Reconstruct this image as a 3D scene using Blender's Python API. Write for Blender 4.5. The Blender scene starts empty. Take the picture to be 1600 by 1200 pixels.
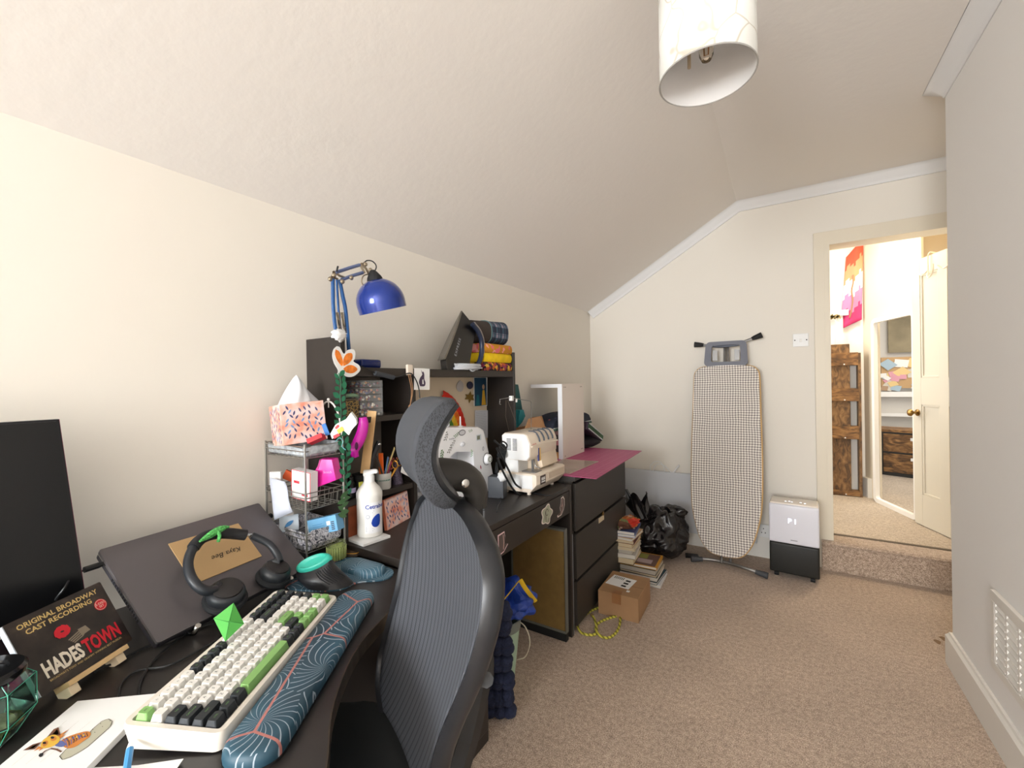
import bpy, bmesh, math, random
import numpy as np
from mathutils import Matrix, Vector, noise
random.seed(7)
S = bpy.context.scene
COL = S.collection
PI = math.pi
# ------------------------------------------------------------------ camera
F, CH = 671.0, 1.26
_y, _p, _r = math.radians(32.04), math.radians(-0.2), math.radians(1.0)
_fw = Vector((-math.sin(_y)*math.cos(_p), math.cos(_y)*math.cos(_p), math.sin(_p)))
_rt = Vector((math.cos(_y), math.sin(_y), 0))
_up = _rt.cross(_fw)
RT = _rt*math.cos(_r) - _up*math.sin(_r)
UP = _rt*math.sin(_r) + _up*math.cos(_r)
cam_d = bpy.data.cameras.new('camera'); cam = bpy.data.objects.new('camera', cam_d); COL.objects.link(cam)
cam_d.sensor_width = 36; cam_d.lens = F/1600*36; cam_d.clip_start = 0.02
cam.matrix_world = Matrix(((RT.x, UP.x, -_fw.x, 0), (RT.y, UP.y, -_fw.y, 0), (RT.z, UP.z, -_fw.z, CH), (0, 0, 0, 1)))
S.camera = cam
# surveying helpers: where the line of sight through a photo pixel meets a real plane of the room
def ray(x, y): return RT*((x-800)/F) + UP*((600-y)/F) + _fw
def onX(x, y, X): d = ray(x, y); return Vector((0, 0, CH)) + d*(X/d.x)
def onY(x, y, Y): d = ray(x, y); return Vector((0, 0, CH)) + d*(Y/d.y)
def onZ(x, y, Z): d = ray(x, y); return Vector((0, 0, CH)) + d*((Z-CH)/d.z)
def onP(x, y, o, n): d = ray(x, y); O = Vector((0, 0, CH)); return O + d*((Vector(o)-O).dot(n)/d.dot(n))

# ------------------------------------------------------------------ world, light, exposure
w = bpy.data.worlds.new('sky'); S.world = w; w.use_nodes = True
w.node_tree.nodes['Background'].inputs[0].default_value = (0.80, 0.88, 1.0, 1)
w.node_tree.nodes['Background'].inputs[1].default_value = 1.6
def area(name, loc, rot, sx, sy, power, col):
    l = bpy.data.lights.new(name, 'AREA'); l.shape = 'RECTANGLE'; l.size = sx; l.size_y = sy; l.energy = power; l.color = col
    o = bpy.data.objects.new(name, l); o.location = loc; o.rotation_euler = rot; COL.objects.link(o); return o
area('daylight_window', (-0.62, -3.56, 1.45), (math.radians(90), 0, 0), 1.45, 1.5, 180, (0.94, 0.97, 1.0))
area('daylight_hall', (-0.55, 4.55, 1.6), (0, math.radians(-90), 0), 1.5, 1.3, 12, (1.0, 0.93, 0.80))
area('bedroom_fill', (1.9, 5.6, 2.5), (0, 0, 0), 1.4, 1.4, 26, (1.0, 0.96, 0.9))  # added fill panel under the ceiling to lighten the bedroom, not daylight
area('hall_spill_fill', (0.66, 4.25, 2.56), (0, 0, 0), 0.25, 0.25, 14, (1.0, 0.82, 0.58))  # added warm fill for the glow through the doorway, no known fitting
vs = S.view_settings
vs.view_transform = 'Standard'; vs.look = 'None'; vs.gamma = 1; vs.use_curve_mapping = False; vs.exposure = 0.55

# ------------------------------------------------------------------ materials
def lin(c):
    return tuple(((v/255)/12.92 if v/255 <= .04045 else ((v/255+.055)/1.055)**2.4) for v in c)
_mats = {}
def nodes(m): return m.node_tree.nodes, m.node_tree.links
def M(name, c=None, rough=.6, metal=0., nz=None, bump=None, coat=0, trans=0, ior=1.45, emit=0, alpha=1, sheen=0, sss=0):
    """c = sRGB 0-255; nz=(scale, amount, detail); bump=(scale, strength, distance)"""
    if name in _mats: return _mats[name]
    m = bpy.data.materials.new(name); m.use_nodes = True; N, K = nodes(m); b = N['Principled BSDF']
    col = lin(c)+(1,)
    b.inputs['Base Color'].default_value = col; b.inputs['Roughness'].default_value = rough; b.inputs['Metallic'].default_value = metal
    b.inputs['Coat Weight'].default_value = coat; b.inputs['Transmission Weight'].default_value = trans; b.inputs['IOR'].default_value = ior
    b.inputs['Alpha'].default_value = alpha; b.inputs['Sheen Weight'].default_value = sheen
    if emit: b.inputs['Emission Color'].default_value = col; b.inputs['Emission Strength'].default_value = emit
    if nz or bump:
        tc = N.new('ShaderNodeTexCoord')
    if nz:
        t = N.new('ShaderNodeTexNoise'); t.inputs['Scale'].default_value = nz[0]; t.inputs['Detail'].default_value = nz[2] if len(nz) > 2 else 3
        K.new(tc.outputs['Object'], t.inputs['Vector'])
        mx = N.new('ShaderNodeMix'); mx.data_type = 'RGBA'; a = nz[1]
        mx.inputs[6].default_value = tuple(max(0, v*(1-a)) for v in col[:3])+(1,); mx.inputs[7].default_value = tuple(min(1, v*(1+a)) for v in col[:3])+(1,)
        mr = N.new('ShaderNodeMapRange'); mr.inputs[1].default_value = .3; mr.inputs[2].default_value = .7
        K.new(t.outputs[0], mr.inputs[0]); K.new(mr.outputs[0], mx.inputs[0]); K.new(mx.outputs[2], b.inputs['Base Color'])
    if bump:
        t = N.new('ShaderNodeTexNoise'); t.inputs['Scale'].default_value = bump[0]; t.inputs['Detail'].default_value = 3
        K.new(tc.outputs['Object'], t.inputs['Vector'])
        bp = N.new('ShaderNodeBump'); bp.inputs['Strength'].default_value = bump[1]; bp.inputs['Distance'].default_value = bump[2]
        K.new(t.outputs[0], bp.inputs['Height']); K.new(bp.outputs[0], b.inputs['Normal'])
    _mats[name] = m; return m
def ramp(N, K, src, stops, interp='LINEAR'):
    r = N.new('ShaderNodeValToRGB'); r.color_ramp.interpolation = interp
    e = r.color_ramp.elements
    while len(e) < len(stops): e.new(0.5)
    for i, (p, c) in enumerate(stops): e[i].position = p; e[i].color = lin(c)+(1,)
    K.new(src, r.inputs[0]); return r
def mathn(N, K, op, a, b=None):
    m = N.new('ShaderNodeMath'); m.operation = op
    for i, v in enumerate((a, b)):
        if v is None: continue
        if isinstance(v, (int, float)): m.inputs[i].default_value = v
        else: K.new(v, m.inputs[i])
    return m.outputs[0]
def mapped(N, K, scale=(1, 1, 1), rot=(0, 0, 0)):
    tc = N.new('ShaderNodeTexCoord'); mp = N.new('ShaderNodeMapping'); mp.inputs['Scale'].default_value = scale; mp.inputs['Rotation'].default_value = rot
    K.new(tc.outputs['Object'], mp.inputs['Vector']); return mp.outputs[0]
def bump_from(N, K, b, src, strength, dist):
    bp = N.new('ShaderNodeBump'); bp.inputs['Strength'].default_value = strength; bp.inputs['Distance'].default_value = dist
    K.new(src, bp.inputs['Height']); K.new(bp.outputs[0], b.inputs['Normal'])
def newmat(name, rough=.6):
    m = bpy.data.materials.new(name); m.use_nodes = True; N, K = nodes(m); b = N['Principled BSDF']; b.inputs['Roughness'].default_value = rough
    _mats[name] = m; return m, N, K, b

def carpet_mat(name, lo, mid, hi):
    m, N, K, b = newmat(name, .95)
    v = mapped(N, K)
    t1 = N.new('ShaderNodeTexNoise'); t1.inputs['Scale'].default_value = 260; t1.inputs['Detail'].default_value = 2; K.new(v, t1.inputs['Vector'])
    t2 = N.new('ShaderNodeTexNoise'); t2.inputs['Scale'].default_value = 60; t2.inputs['Detail'].default_value = 3; K.new(v, t2.inputs['Vector'])
    s = mathn(N, K, 'ADD', mathn(N, K, 'MULTIPLY', t1.outputs[0], .7), mathn(N, K, 'MULTIPLY', t2.outputs[0], .3))
    r = ramp(N, K, s, [(.36, lo), (.5, mid), (.64, hi)])
    t3 = N.new('ShaderNodeTexNoise'); t3.inputs['Scale'].default_value = 2.2; t3.inputs['Detail'].default_value = 3; K.new(v, t3.inputs['Vector'])
    mx = N.new('ShaderNodeMix'); mx.data_type = 'RGBA'; mx.blend_type = 'MULTIPLY'; mx.inputs[0].default_value = .35
    r3 = ramp(N, K, t3.outputs[0], [(.35, (205, 205, 205)), (.65, (255, 255, 255))])
    K.new(r.outputs[0], mx.inputs[6]); K.new(r3.outputs[0], mx.inputs[7]); K.new(mx.outputs[2], b.inputs['Base Color'])
    bump_from(N, K, b, s, .9, .006)
    b.inputs['Sheen Weight'].default_value = .2
    return m
CARPET = carpet_mat('carpet', (138, 117, 100), (186, 163, 143), (226, 206, 186))
CARPET2 = carpet_mat('hall_carpet', (150, 132, 112), (192, 174, 152), (222, 206, 184))
WALL = M('wall_paint', (233, 227, 216), .75, bump=(14, .05, .004))
WALLR = M('wall_paint_right_lifted', (240, 237, 233), .75, bump=(40, .08, .003))  # lighter than the other walls, making up for weak grazing light
WHITEC = M('ceiling_paint', (240, 235, 229), .85, bump=(30, .25, .004))
TRIMW = M('gloss_white_paint', (232, 228, 220), .35)
CORN = M('cornice_white', (236, 236, 236), .6)
BLACKW = M('black_brown_laminate', (44, 38, 34), .42, nz=(3, .12, 4), bump=(120, .06, .001))
BLACKD = M('black_desk_laminate', (40, 37, 36), .33, nz=(4, .15, 4), bump=(90, .08, .001))
BLK = M('black_plastic', (26, 27, 29), .45)
BLKM = M('black_matte', (22, 22, 23), .7)
BLKG = M('black_gloss', (14, 15, 17), .15)
DGREY = M('dark_grey_plastic', (62, 65, 70), .5)
CHROME = M('chrome', (200, 198, 194), .22, 1)
STEEL = M('brushed_steel', (150, 150, 150), .35, 1)
WHITE = M('white_plastic', (236, 236, 234), .4)
CREAM = M('cream_plastic', (226, 216, 196), .42)
PAPER = M('paper_white', (238, 238, 236), .8)
CARD = M('cardboard', (165, 128, 92), .85, nz=(8, .08, 4))

# ------------------------------------------------------------------ geometry helpers
def I(): return Matrix.Identity(4)
def T(x, y, z): return Matrix.Translation((x, y, z))
def RZ(a): return Matrix.Rotation(a, 4, 'Z')
def RX(a): return Matrix.Rotation(a, 4, 'X')
def RY(a): return Matrix.Rotation(a, 4, 'Y')
def frame(o, u, v):
    u = Vector(u).normalized(); v = Vector(v); n = u.cross(v).normalized(); v = n.cross(u)
    return Matrix(((u.x, v.x, n.x, o[0]), (u.y, v.y, n.y, o[1]), (u.z, v.z, n.z, o[2]), (0, 0, 0, 1)))
def B(): return bmesh.new()
def box(bm, x0, x1, y0, y1, z0, z1, M_=None, bev=0, seg=2, mi=0, taper=0):
    """axis box; taper shrinks the top"""
    t = taper
    vs_ = [(x0, y0, z0), (x1, y0, z0), (x1, y1, z0), (x0, y1, z0), (x0+t, y0+t, z1), (x1-t, y0+t, z1), (x1-t, y1-t, z1), (x0+t, y1-t, z1)]
    v = [bm.verts.new(M_ @ Vector(p) if M_ else p) for p in vs_]
    fs = [bm.faces.new([v[i] for i in q]) for q in ((3, 2, 1, 0), (4, 5, 6, 7), (0, 1, 5, 4), (1, 2, 6, 5), (2, 3, 7, 6), (3, 0, 4, 7))]
    for f in fs: f.material_index = mi
    if bev:
        es = list({e for f in fs for e in f.edges})
        r = bmesh.ops.bevel(bm, geom=es, offset=bev, segments=seg, affect='EDGES', profile=.6)
        for f in r['faces']: f.material_index = mi
    return bm
def prism(bm, pts, z0, z1, M_=None, mi=0, bev=0, seg=2):
    a = [bm.verts.new((M_ @ Vector((p[0], p[1], z0))) if M_ else (p[0], p[1], z0)) for p in pts]
    c = [bm.verts.new((M_ @ Vector((p[0], p[1], z1))) if M_ else (p[0], p[1], z1)) for p in pts]
    n = len(pts); fs = [bm.faces.new(a[::-1]), bm.faces.new(c)]
    for i in range(n): fs.append(bm.faces.new((a[i], a[(i+1) % n], c[(i+1) % n], c[i])))
    for f in fs: f.material_index = mi
    if bev:
        es = list(set(fs[1].edges) | set(fs[0].edges))
        r = bmesh.ops.bevel(bm, geom=es, offset=bev, segments=seg, affect='EDGES', profile=.6)
        for f in r['faces']: f.material_index = mi
    return bm
def lathe(bm, prof, M_=None, seg=32, mi=0, close=False):
    rings = []
    for r, z in prof:
        if r < 1e-6: rings.append([bm.verts.new(M_ @ Vector((0, 0, z)) if M_ else (0, 0, z))])
        else: rings.append([bm.verts.new((M_ @ Vector((r*math.cos(2*PI*i/seg), r*math.sin(2*PI*i/seg), z))) if M_ else (r*math.cos(2*PI*i/seg), r*math.sin(2*PI*i/seg), z)) for i in range(seg)])
    for a, c in zip(rings, rings[1:]):
        for i in range(seg):
            j = (i+1) % seg
            if len(a) == 1 and len(c) == 1: continue
            if len(a) == 1: f = bm.faces.new((a[0], c[j], c[i]))
            elif len(c) == 1: f = bm.faces.new((a[i], a[j], c[0]))
            else: f = bm.faces.new((a[i], a[j], c[j], c[i]))
            f.material_index = mi
    return bm
def smooth_path(pts, n=6):
    pts = [Vector(p) for p in pts]
    if len(pts) < 3: return pts
    P = [pts[0]*2-pts[1]] + pts + [pts[-1]*2-pts[-2]]; out = []
    for i in range(1, len(P)-2):
        p0, p1, p2, p3 = P[i-1:i+3]
        for k in range(n):
            t = k/n; out.append(.5*((2*p1)+(p2-p0)*t+(2*p0-5*p1+4*p2-p3)*t*t+(3*p1-p0-3*p2+p3)*t**3))
    out.append(pts[-1]); return out
def tube(bm, pts, r, seg=8, mi=0, M_=None, smooth=0, closed=False, rfn=None, flat=1):
    pts = [Vector(p) for p in pts]
    if smooth: pts = smooth_path(pts, smooth)
    n = len(pts); rings = []; prev = None
    for i, p in enumerate(pts):
        if closed: t = (pts[(i+1) % n]-pts[i-1]).normalized()
        else: t = (pts[min(i+1, n-1)]-pts[max(i-1, 0)])
        t = t.normalized() if t.length > 1e-9 else Vector((0, 0, 1))
        if prev is None: prev = t.orthogonal().normalized()
        a = prev-t*prev.dot(t)
        a = a.normalized() if a.length > 1e-6 else t.orthogonal().normalized()
        prev = a; b_ = t.cross(a); rr = rfn(i/(n-1)) if rfn else r
        rg = []
        for k in range(seg):
            q = p+a*(rr*math.cos(2*PI*k/seg))+b_*(rr*flat*math.sin(2*PI*k/seg))
            rg.append(bm.verts.new(M_ @ q if M_ else q))
        rings.append(rg)
    m = n if closed else n-1
    for i in range(m):
        a, c = rings[i], rings[(i+1) % n]
        for k in range(seg):
            f = bm.faces.new((a[k], a[(k+1) % seg], c[(k+1) % seg], c[k])); f.material_index = mi; f.smooth = True
    if not closed:
        for rg in (rings[0][::-1], rings[-1]):
            f = bm.faces.new(rg); f.material_index = mi
    return bm
def grid(bm, fn, nu, nv, M_=None, mi=0, closed_u=False):
    V = [[bm.verts.new((M_ @ Vector(fn(i/nu, j/nv))) if M_ else fn(i/nu, j/nv)) for j in range(nv+1)] for i in range(nu+(0 if closed_u else 1))]
    n = len(V)
    for i in range(nu):
        for j in range(nv):
            f = bm.faces.new((V[i][j], V[(i+1) % n][j], V[(i+1) % n][j+1], V[i][j+1])); f.material_index = mi; f.smooth = True
    return V
def blob(bm, c, r, M_=None, seg=16, rings=10, mi=0, wob=0, sc=6, seed=0):
    c = Vector(c); r = Vector(r)
    def fn(u, v):
        a = 2*PI*u; b_ = PI*v; d = Vector((math.cos(a)*math.sin(b_), math.sin(a)*math.sin(b_), -math.cos(b_)))
        k = 1+wob*noise.noise(d*sc*.5+Vector((seed, seed, 0)))
        return c+Vector((d.x*r.x*k, d.y*r.y*k, d.z*r.z*k))
    grid(bm, fn, seg, rings, M_, mi, closed_u=True)
    return bm
def rrect(w, h, r, n=5):
    out = []
    for cx, cy, a0 in ((w/2-r, h/2-r, 0), (-w/2+r, h/2-r, 90), (-w/2+r, -h/2+r, 180), (w/2-r, -h/2+r, 270)):
        for k in range(n+1):
            a = math.radians(a0+90*k/n); out.append((cx+r*math.cos(a), cy+r*math.sin(a)))
    return out
def leafpts(cx, cy, L, W, a, n=5):
    up = [(t, math.sin(PI*t)**.8) for t in [i/n for i in range(n+1)]]
    pts = [(-L/2+L*t, W/2*s) for t, s in up]+[(-L/2+L*t, -W/2*s) for t, s in up[-2:0:-1]]
    ca, sa = math.cos(a), math.sin(a)
    return [(cx+x*ca-y*sa, cy+x*sa+y*ca) for x, y in pts]
def circ(cx, cy, r, n=16, ry=None): ry = ry or r; return [(cx+r*math.cos(2*PI*i/n), cy+ry*math.sin(2*PI*i/n)) for i in range(n)]
def obj(name, bm, mats, parent=None, smooth=False, M_=None, world=False, mods=None, sharp=None):
    """link bm as ONE mesh object. world=True: vertices are in room coordinates"""
    bmesh.ops.recalc_face_normals(bm, faces=bm.faces)
    me = bpy.data.meshes.new(name); bm.to_mesh(me); bm.free()
    for m in (mats if isinstance(mats, (list, tuple)) else [mats]): me.materials.append(m)
    if smooth:
        for p in me.polygons: p.use_smooth = True
        me.set_sharp_from_angle(angle=math.radians(sharp or 40))
    o = bpy.data.objects.new(name, me); COL.objects.link(o)
    if M_: o.matrix_world = M_
    if parent:
        o.parent = parent
        if world: o.matrix_parent_inverse = WM(parent).inverted()
    return o
_wm = {}
def WM(o):
    m = Matrix.LocRotScale(o.location, o.rotation_euler, o.scale)
    if o.parent: return WM(o.parent) @ o.matrix_parent_inverse @ m
    return m
def thing(name, label, cat, loc=(0, 0, 0), rz=0, group=None, Mx=None):
    o = bpy.data.objects.new(name, None); o.empty_display_size = .05; COL.objects.link(o)
    if Mx is not None:
        l, q, s = Mx.decompose(); o.location = l; o.rotation_euler = q.to_euler()
    else: o.location = loc; o.rotation_euler = (0, 0, rz)
    o['label'] = label; o['category'] = cat
    if group: o['group'] = group
    return o
def tag(o, label, cat, group=None):
    o['label'] = label; o['category'] = cat
    if group: o['group'] = group
    return o
def struct(name, bm, m, label=None, cat=None, smooth=False, parent=None):
    o = obj(name, bm, m, parent, smooth=smooth, world=bool(parent))
    if not parent: o['kind'] = 'structure'
    if label: o['label'] = label; o['category'] = cat
    return o
def put(bm, other):   # merge mesh data of `other` bmesh into bm
    me = bpy.data.meshes.new('tmp'); other.to_mesh(me); other.free(); bm.from_mesh(me); bpy.data.meshes.remove(me)
def textbm(bm, s, size, M_, mi=0, align='CENTER', ext=0.0, sx=1.0, bold=0.0, sp=1.0, shear=0):
    cu = bpy.data.curves.new('t', 'FONT'); cu.body = s; cu.size = size; cu.align_x = align; cu.align_y = 'CENTER'; cu.extrude = ext; cu.offset = bold
    cu.resolution_u = 2; cu.space_character = sp; cu.shear = shear
    o = bpy.data.objects.new('t', cu); me = bpy.data.meshes.new_from_object(o)
    me.transform(M_ @ Matrix.Diagonal((sx, 1, 1, 1)))
    n = len(bm.faces); bm.from_mesh(me); bm.faces.ensure_lookup_table()
    for f in bm.faces[n:]: f.material_index = mi
    bpy.data.objects.remove(o); bpy.data.curves.remove(cu); bpy.data.meshes.remove(me)
def poly(bm, pts, z, mi, M_=None):
    v = [bm.verts.new(M_ @ Vector((p[0], p[1], z)) if M_ else (p[0], p[1], z)) for p in pts]
    try: f = bm.faces.new(v); f.material_index = mi
    except ValueError: pass
def polyline(bm, pts, wd, z, mi, M_=None):
    pts = [Vector((p[0], p[1])) for p in pts]
    L_, R_ = [], []
    for i, p in enumerate(pts):
        t = (pts[min(i+1, len(pts)-1)]-pts[max(i-1, 0)]); t = t.normalized() if t.length > 1e-9 else Vector((1, 0))
        n = Vector((-t.y, t.x))*wd/2; L_.append(p+n); R_.append(p-n)
    for i in range(len(pts)-1):
        poly(bm, [L_[i], R_[i], R_[i+1], L_[i+1]], z, mi, M_)
def dup(root, Mx=None, label=None):
    r = root.copy(); COL.objects.link(r)
    if Mx is not None:
        l, q, s = Mx.decompose(); r.location = l; r.rotation_euler = q.to_euler()
    if label: r['label'] = label
    for ch in list(root.children):
        c = ch.copy(); COL.objects.link(c); c.parent = r; c.matrix_parent_inverse = ch.matrix_parent_inverse
        for g in list(ch.children):
            d = g.copy(); COL.objects.link(d); d.parent = c; d.matrix_parent_inverse = g.matrix_parent_inverse
    return r

# ================================================================== THE ROOM
XL, XR, YE, YB = -1.387, 0.617, 3.50, -3.50
XA = 1.12          # alcove side wall
ZC, ZS, XS = 2.52, 1.85, -0.25   # flat ceiling, spring line, bend of the slope
FL = .187          # hall floor
bm = B(); box(bm, XL-.1, XR+.6, YB-.1, 3.55, -.05, 0); struct('floor', bm, CARPET)
bm = B(); box(bm, XL-.12, XL, YB-.1, YE+.1, 0, 1.95); struct('wall_left', bm, WALL)
bm = B(); box(bm, XR, XR+.7, YB-.1, 2.575, 0, ZC+.05); struct('wall_right', bm, WALLR)
bm = B(); box(bm, XA, XA+.1, 2.575, 3.62, 0, ZC+.05); struct('wall_alcove', bm, WALL)
# end wall with doorway, follows the slope
DX0, DX1, DZ = .262, 1.03, 2.142
bm = B()
prism(bm, [(XL-.1, 0), (DX0, 0), (DX0, ZC+.05), (XS, ZC+.05), (XL-.1, 1.84)], -YE, -YE-.1, Matrix(((1, 0, 0, 0), (0, 0, -1, 0), (0, 1, 0, 0), (0, 0, 0, 1))))
box(bm, DX1, XA+.1, YE, YE+.1, 0, ZC+.05); box(bm, DX0, DX1, YE, YE+.1, DZ, ZC+.05)
struct('wall_end', bm, WALL)
# back wall with the window that lights the room (behind the camera)
bm = B(); wx0, wx1, wz0, wz1 = -1.33, .10, .72, 2.18
box(bm, XL-.1, wx0, YB-.12, YB, 0, ZC); box(bm, wx1, XR+.1, YB-.12, YB, 0, ZC); box(bm, wx0, wx1, YB-.12, YB, 0, wz0); box(bm, wx0, wx1, YB-.12, YB, wz1, ZC+.03)
struct('wall_back', bm, WALL)
bm = B()
for x in (wx0+.03, (wx0+wx1)/2, wx1-.03): box(bm, x-.025, x+.025, YB-.08, YB-.02, wz0, wz1)
for z in (wz0+.025, wz1-.45, wz1-.025): box(bm, wx0, wx1, YB-.08, YB-.02, z-.02, z+.02)
struct('window_1', bm, TRIMW)
# ceiling: slope and flat, one surface
bm = B()
prism(bm, [(XL-.1, 1.79), (XS, ZC), (XA+.3, ZC), (XA+.3, ZC+.08), (XS, ZC+.08), (XL-.1, 1.9)], YB-.12, 3.62, Matrix(((1, 0, 0, 0), (0, 0, 1, 0), (0, 1, 0, 0), (0, 0, 0, 1))))
struct('ceiling', bm, CEIL if 'CEIL' in globals() else WHITEC)
# cornices (cove profile swept)
def cove(path, inward, name, d=.055):
    bm = B(); n = 5
    prof = [(0, -d*1.15), (.006, -d*1.1)]+[(d*(1-math.cos(a))+.004, -d*math.cos(a)*1.0+0.0) for a in [PI/2*k/n for k in range(1, n+1)]]+[(d*1.1, 0)]
    rows = []
    for p, dn, inn in path:
        p, dn, inn = Vector(p), Vector(dn), Vector(inn)
        rows.append([bm.verts.new(p+inn*a+dn*(-b)) for a, b in prof]+[bm.verts.new(p)])
    for a, c in zip(rows, rows[1:]):
        m = len(a)
        for i in range(m): f = bm.faces.new((a[i], a[(i+1) % m], c[(i+1) % m], c[i])); f.smooth = True
    struct(name, bm, CORN)
sl = Vector((ZC-ZS, 0, -(XS-XL))).normalized()*1.0
sl = Vector((ZC-ZS, 0, -(XS-XL))).normalized()
cove([((XL, YE, 1.852), sl, (0, -1, 0)), ((XS, YE, ZC), (sl+Vector((0, 0, -1))).normalized(), (0, -1, 0)), ((XA, YE, ZC), (0, 0, -1), (0, -1, 0))], None, "trim_1")
cove([((XR, YB, ZC), (0, 0, -1), (-1, 0, 0)), ((XR, 2.575, ZC), (0, 0, -1), (-1, 0, 0)), ((XR, 2.58, ZC), (0, 0, -1), (-1, 1, 0)), ((XA, 2.58, ZC), (0, 0, -1), (0, 1, 0))], None, 'trim_2')
def skirt(name, path, h, t):
    """path: list of (wall point, outward normal)"""
    bm = B(); prof = [(0, 0), (t, 0), (t, h-.018), (t*.6, h-.008), (t*.45, h), (0, h)]
    rows = [[bm.verts.new((p[0]+n[0]*a, p[1]+n[1]*a, z)) for a, z in prof] for p, n in path]
    for a, c in zip(rows, rows[1:]):
        for i in range(len(a)): bm.faces.new((a[i], a[(i+1) % len(a)], c[(i+1) % len(a)], c[i]))
    bm.faces.new(rows[0]); bm.faces.new(rows[-1][::-1])
    struct(name, bm, TRIMW)
skirt('baseboard_right', [((XR, YB), (-1, 0)), ((XR, 2.575), (-1, 1)), ((XR+.5, 2.575), (0, 1))], .14, .02)
skirt('baseboard_end', [((XL, YE), (0, -1)), ((DX0-.06, YE), (0, -1))], .215, .02)
skirt('baseboard_left', [((XL, YB), (1, 0)), ((XL, YE), (1, 0))], .12, .016)
# door lining and architrave
bm = B()
A0 = DX0-.068
box(bm, A0, DX0+.012, YE-.018, YE, .0, DZ+.07, bev=.004); box(bm, A0+.001, DX1+.07, YE-.0185, YE, DZ-.012, DZ+.071, bev=.004); box(bm, DX1-.012, DX1+.07, YE-.018, YE, FL, DZ+.07, bev=.004)
box(bm, DX0-.01, DX0+.018, YE-.02, YE+.14, FL, DZ); box(bm, DX1-.018, DX1+.01, YE-.02, YE+.14, FL, DZ); box(bm, DX0, DX1, YE-.0195, YE+.139, DZ-.02, DZ+.01)
struct('trim_3', bm, M('door_lining_paint', (226, 216, 196), .4))
# carpeted step up into the hall
bm = B()
prof = [(3.452, 0), (3.452, .16), (3.445, .175), (3.455, .187), (3.49, .190), (3.62, .188), (3.62, 0)]
prism(bm, [(y, z) for y, z in prof], .215, XA, Matrix(((0, 0, 1, 0), (1, 0, 0, 0), (0, 1, 0, 0), (0, 0, 0, 1))))
step = struct('step', bm, CARPET, 'carpeted step up into the lit hall doorway', 'step')
bm = B(); box(bm, DX0, DX1, 3.615, 3.64, FL, FL+.006); struct('trim_4', bm, M('threshold_strip', (92, 80, 66), .6))

# ================================================================== HALL BEYOND THE DOORWAY
HW = M('hall_wall', (220, 208, 186), .8); HWW = M('hall_white', (244, 240, 232), .7)
bm = B(); box(bm, -1.6, 3.2, 3.62, 8.4, FL-.05, FL); struct('floor_hall', bm, CARPET2)
bm = B(); box(bm, -1.6, 3.2, 3.55, 8.4, 2.62, 2.7); struct('ceiling_hall', bm, M('hall_ceiling', (240, 236, 226), .85))
bm = B(); box(bm, -.75, .64, 4.98, 5.08, FL, 2.62); struct('wall_hall', bm, HWW)
bm = B(); box(bm, -.8, -.72, 3.55, 5.0, FL, .8); box(bm, -.8, -.72, 3.55, 5.0, 2.4, 2.62); box(bm, -.8, -.72, 3.55, 3.8, .8, 2.4)
box(bm, -.8, .2, 3.55, 3.6, FL, 2.62)
struct('wall_hall_left', bm, HW)
# right-hand hall wall: a slanting wall from the corner at (.63,4.9) with the mirror leaning on it
mo = Vector((.672, 4.767, FL)); me_ = Vector((.843, 4.259, FL)); md = (me_-mo).normalized(); mn = Vector((md.y, -md.x, 0))
if mn.x > 0: mn = -mn        # faces left, towards the doorway
MF = frame(mo, md, (0, 0, 1))   # x along the mirror, y up
def inM(x0, x1, z0, z1, y0, y1, bm): # box in the mirror frame; y = thickness behind
    for_ = Matrix((MF.col[0], MF.col[1], MF.col[2], MF.col[3])).transposed()
    box(bm, x0, x1, z0, z1, y0, y1, for_)
side = -1 if (MF.to_3x3() @ Vector((0, 0, 1))).dot(mn) > 0 else 1   # +side = behind the mirror
mh = 1.56; mw = .55
bm = B()
def wallseg(x0, x1, z0, z1): inM(x0, x1, z0, z1, side*.03, side*.045, bm)
wallseg(-.20, .02, 0, 2.44); wallseg(.02, .56, mh-.0, 2.44); box(bm, .875, 1.22, 4.45, 4.48, FL, 2.62)
struct('wall_hall_right', bm, HW)
bm = B(); box(bm, 1.13, 1.2, 3.55, 4.45, FL, 2.62); struct('wall_hall_near', bm, HW)
bm = B(); inM(-.19, -.10, 0, .17, 0, side*.03, bm); struct('baseboard_hall', bm, TRIMW)
# mirror
t = thing('leaning_mirror', 'tall white framed mirror leaning on hall wall behind the open door', 'mirror', loc=tuple(mo))
bm = B(); fr = .035
out = rrect(mw, mh, .05); inn = rrect(mw-2*fr, mh-2*fr, .02); cx, cy = mw/2, mh/2
for z0, z1 in ((-.012*side, .02*side),):
    va = [[bm.verts.new(MF @ Vector((p[0]+cx, p[1]+cy, z))) for p in P_] for z in (z0, z1) for P_ in (out, inn)]
    n = len(out)
    for i in range(n):
        j = (i+1) % n
        bm.faces.new((va[0][i], va[0][j], va[1][j], va[1][i])); bm.faces.new((va[2][i], va[3][i], va[3][j], va[2][j]))
        bm.faces.new((va[0][i], va[2][i], va[2][j], va[0][j])); bm.faces.new((va[1][i], va[1][j], va[3][j], va[3][i]))
obj('frame', bm, HWW, t, world=True)
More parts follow.
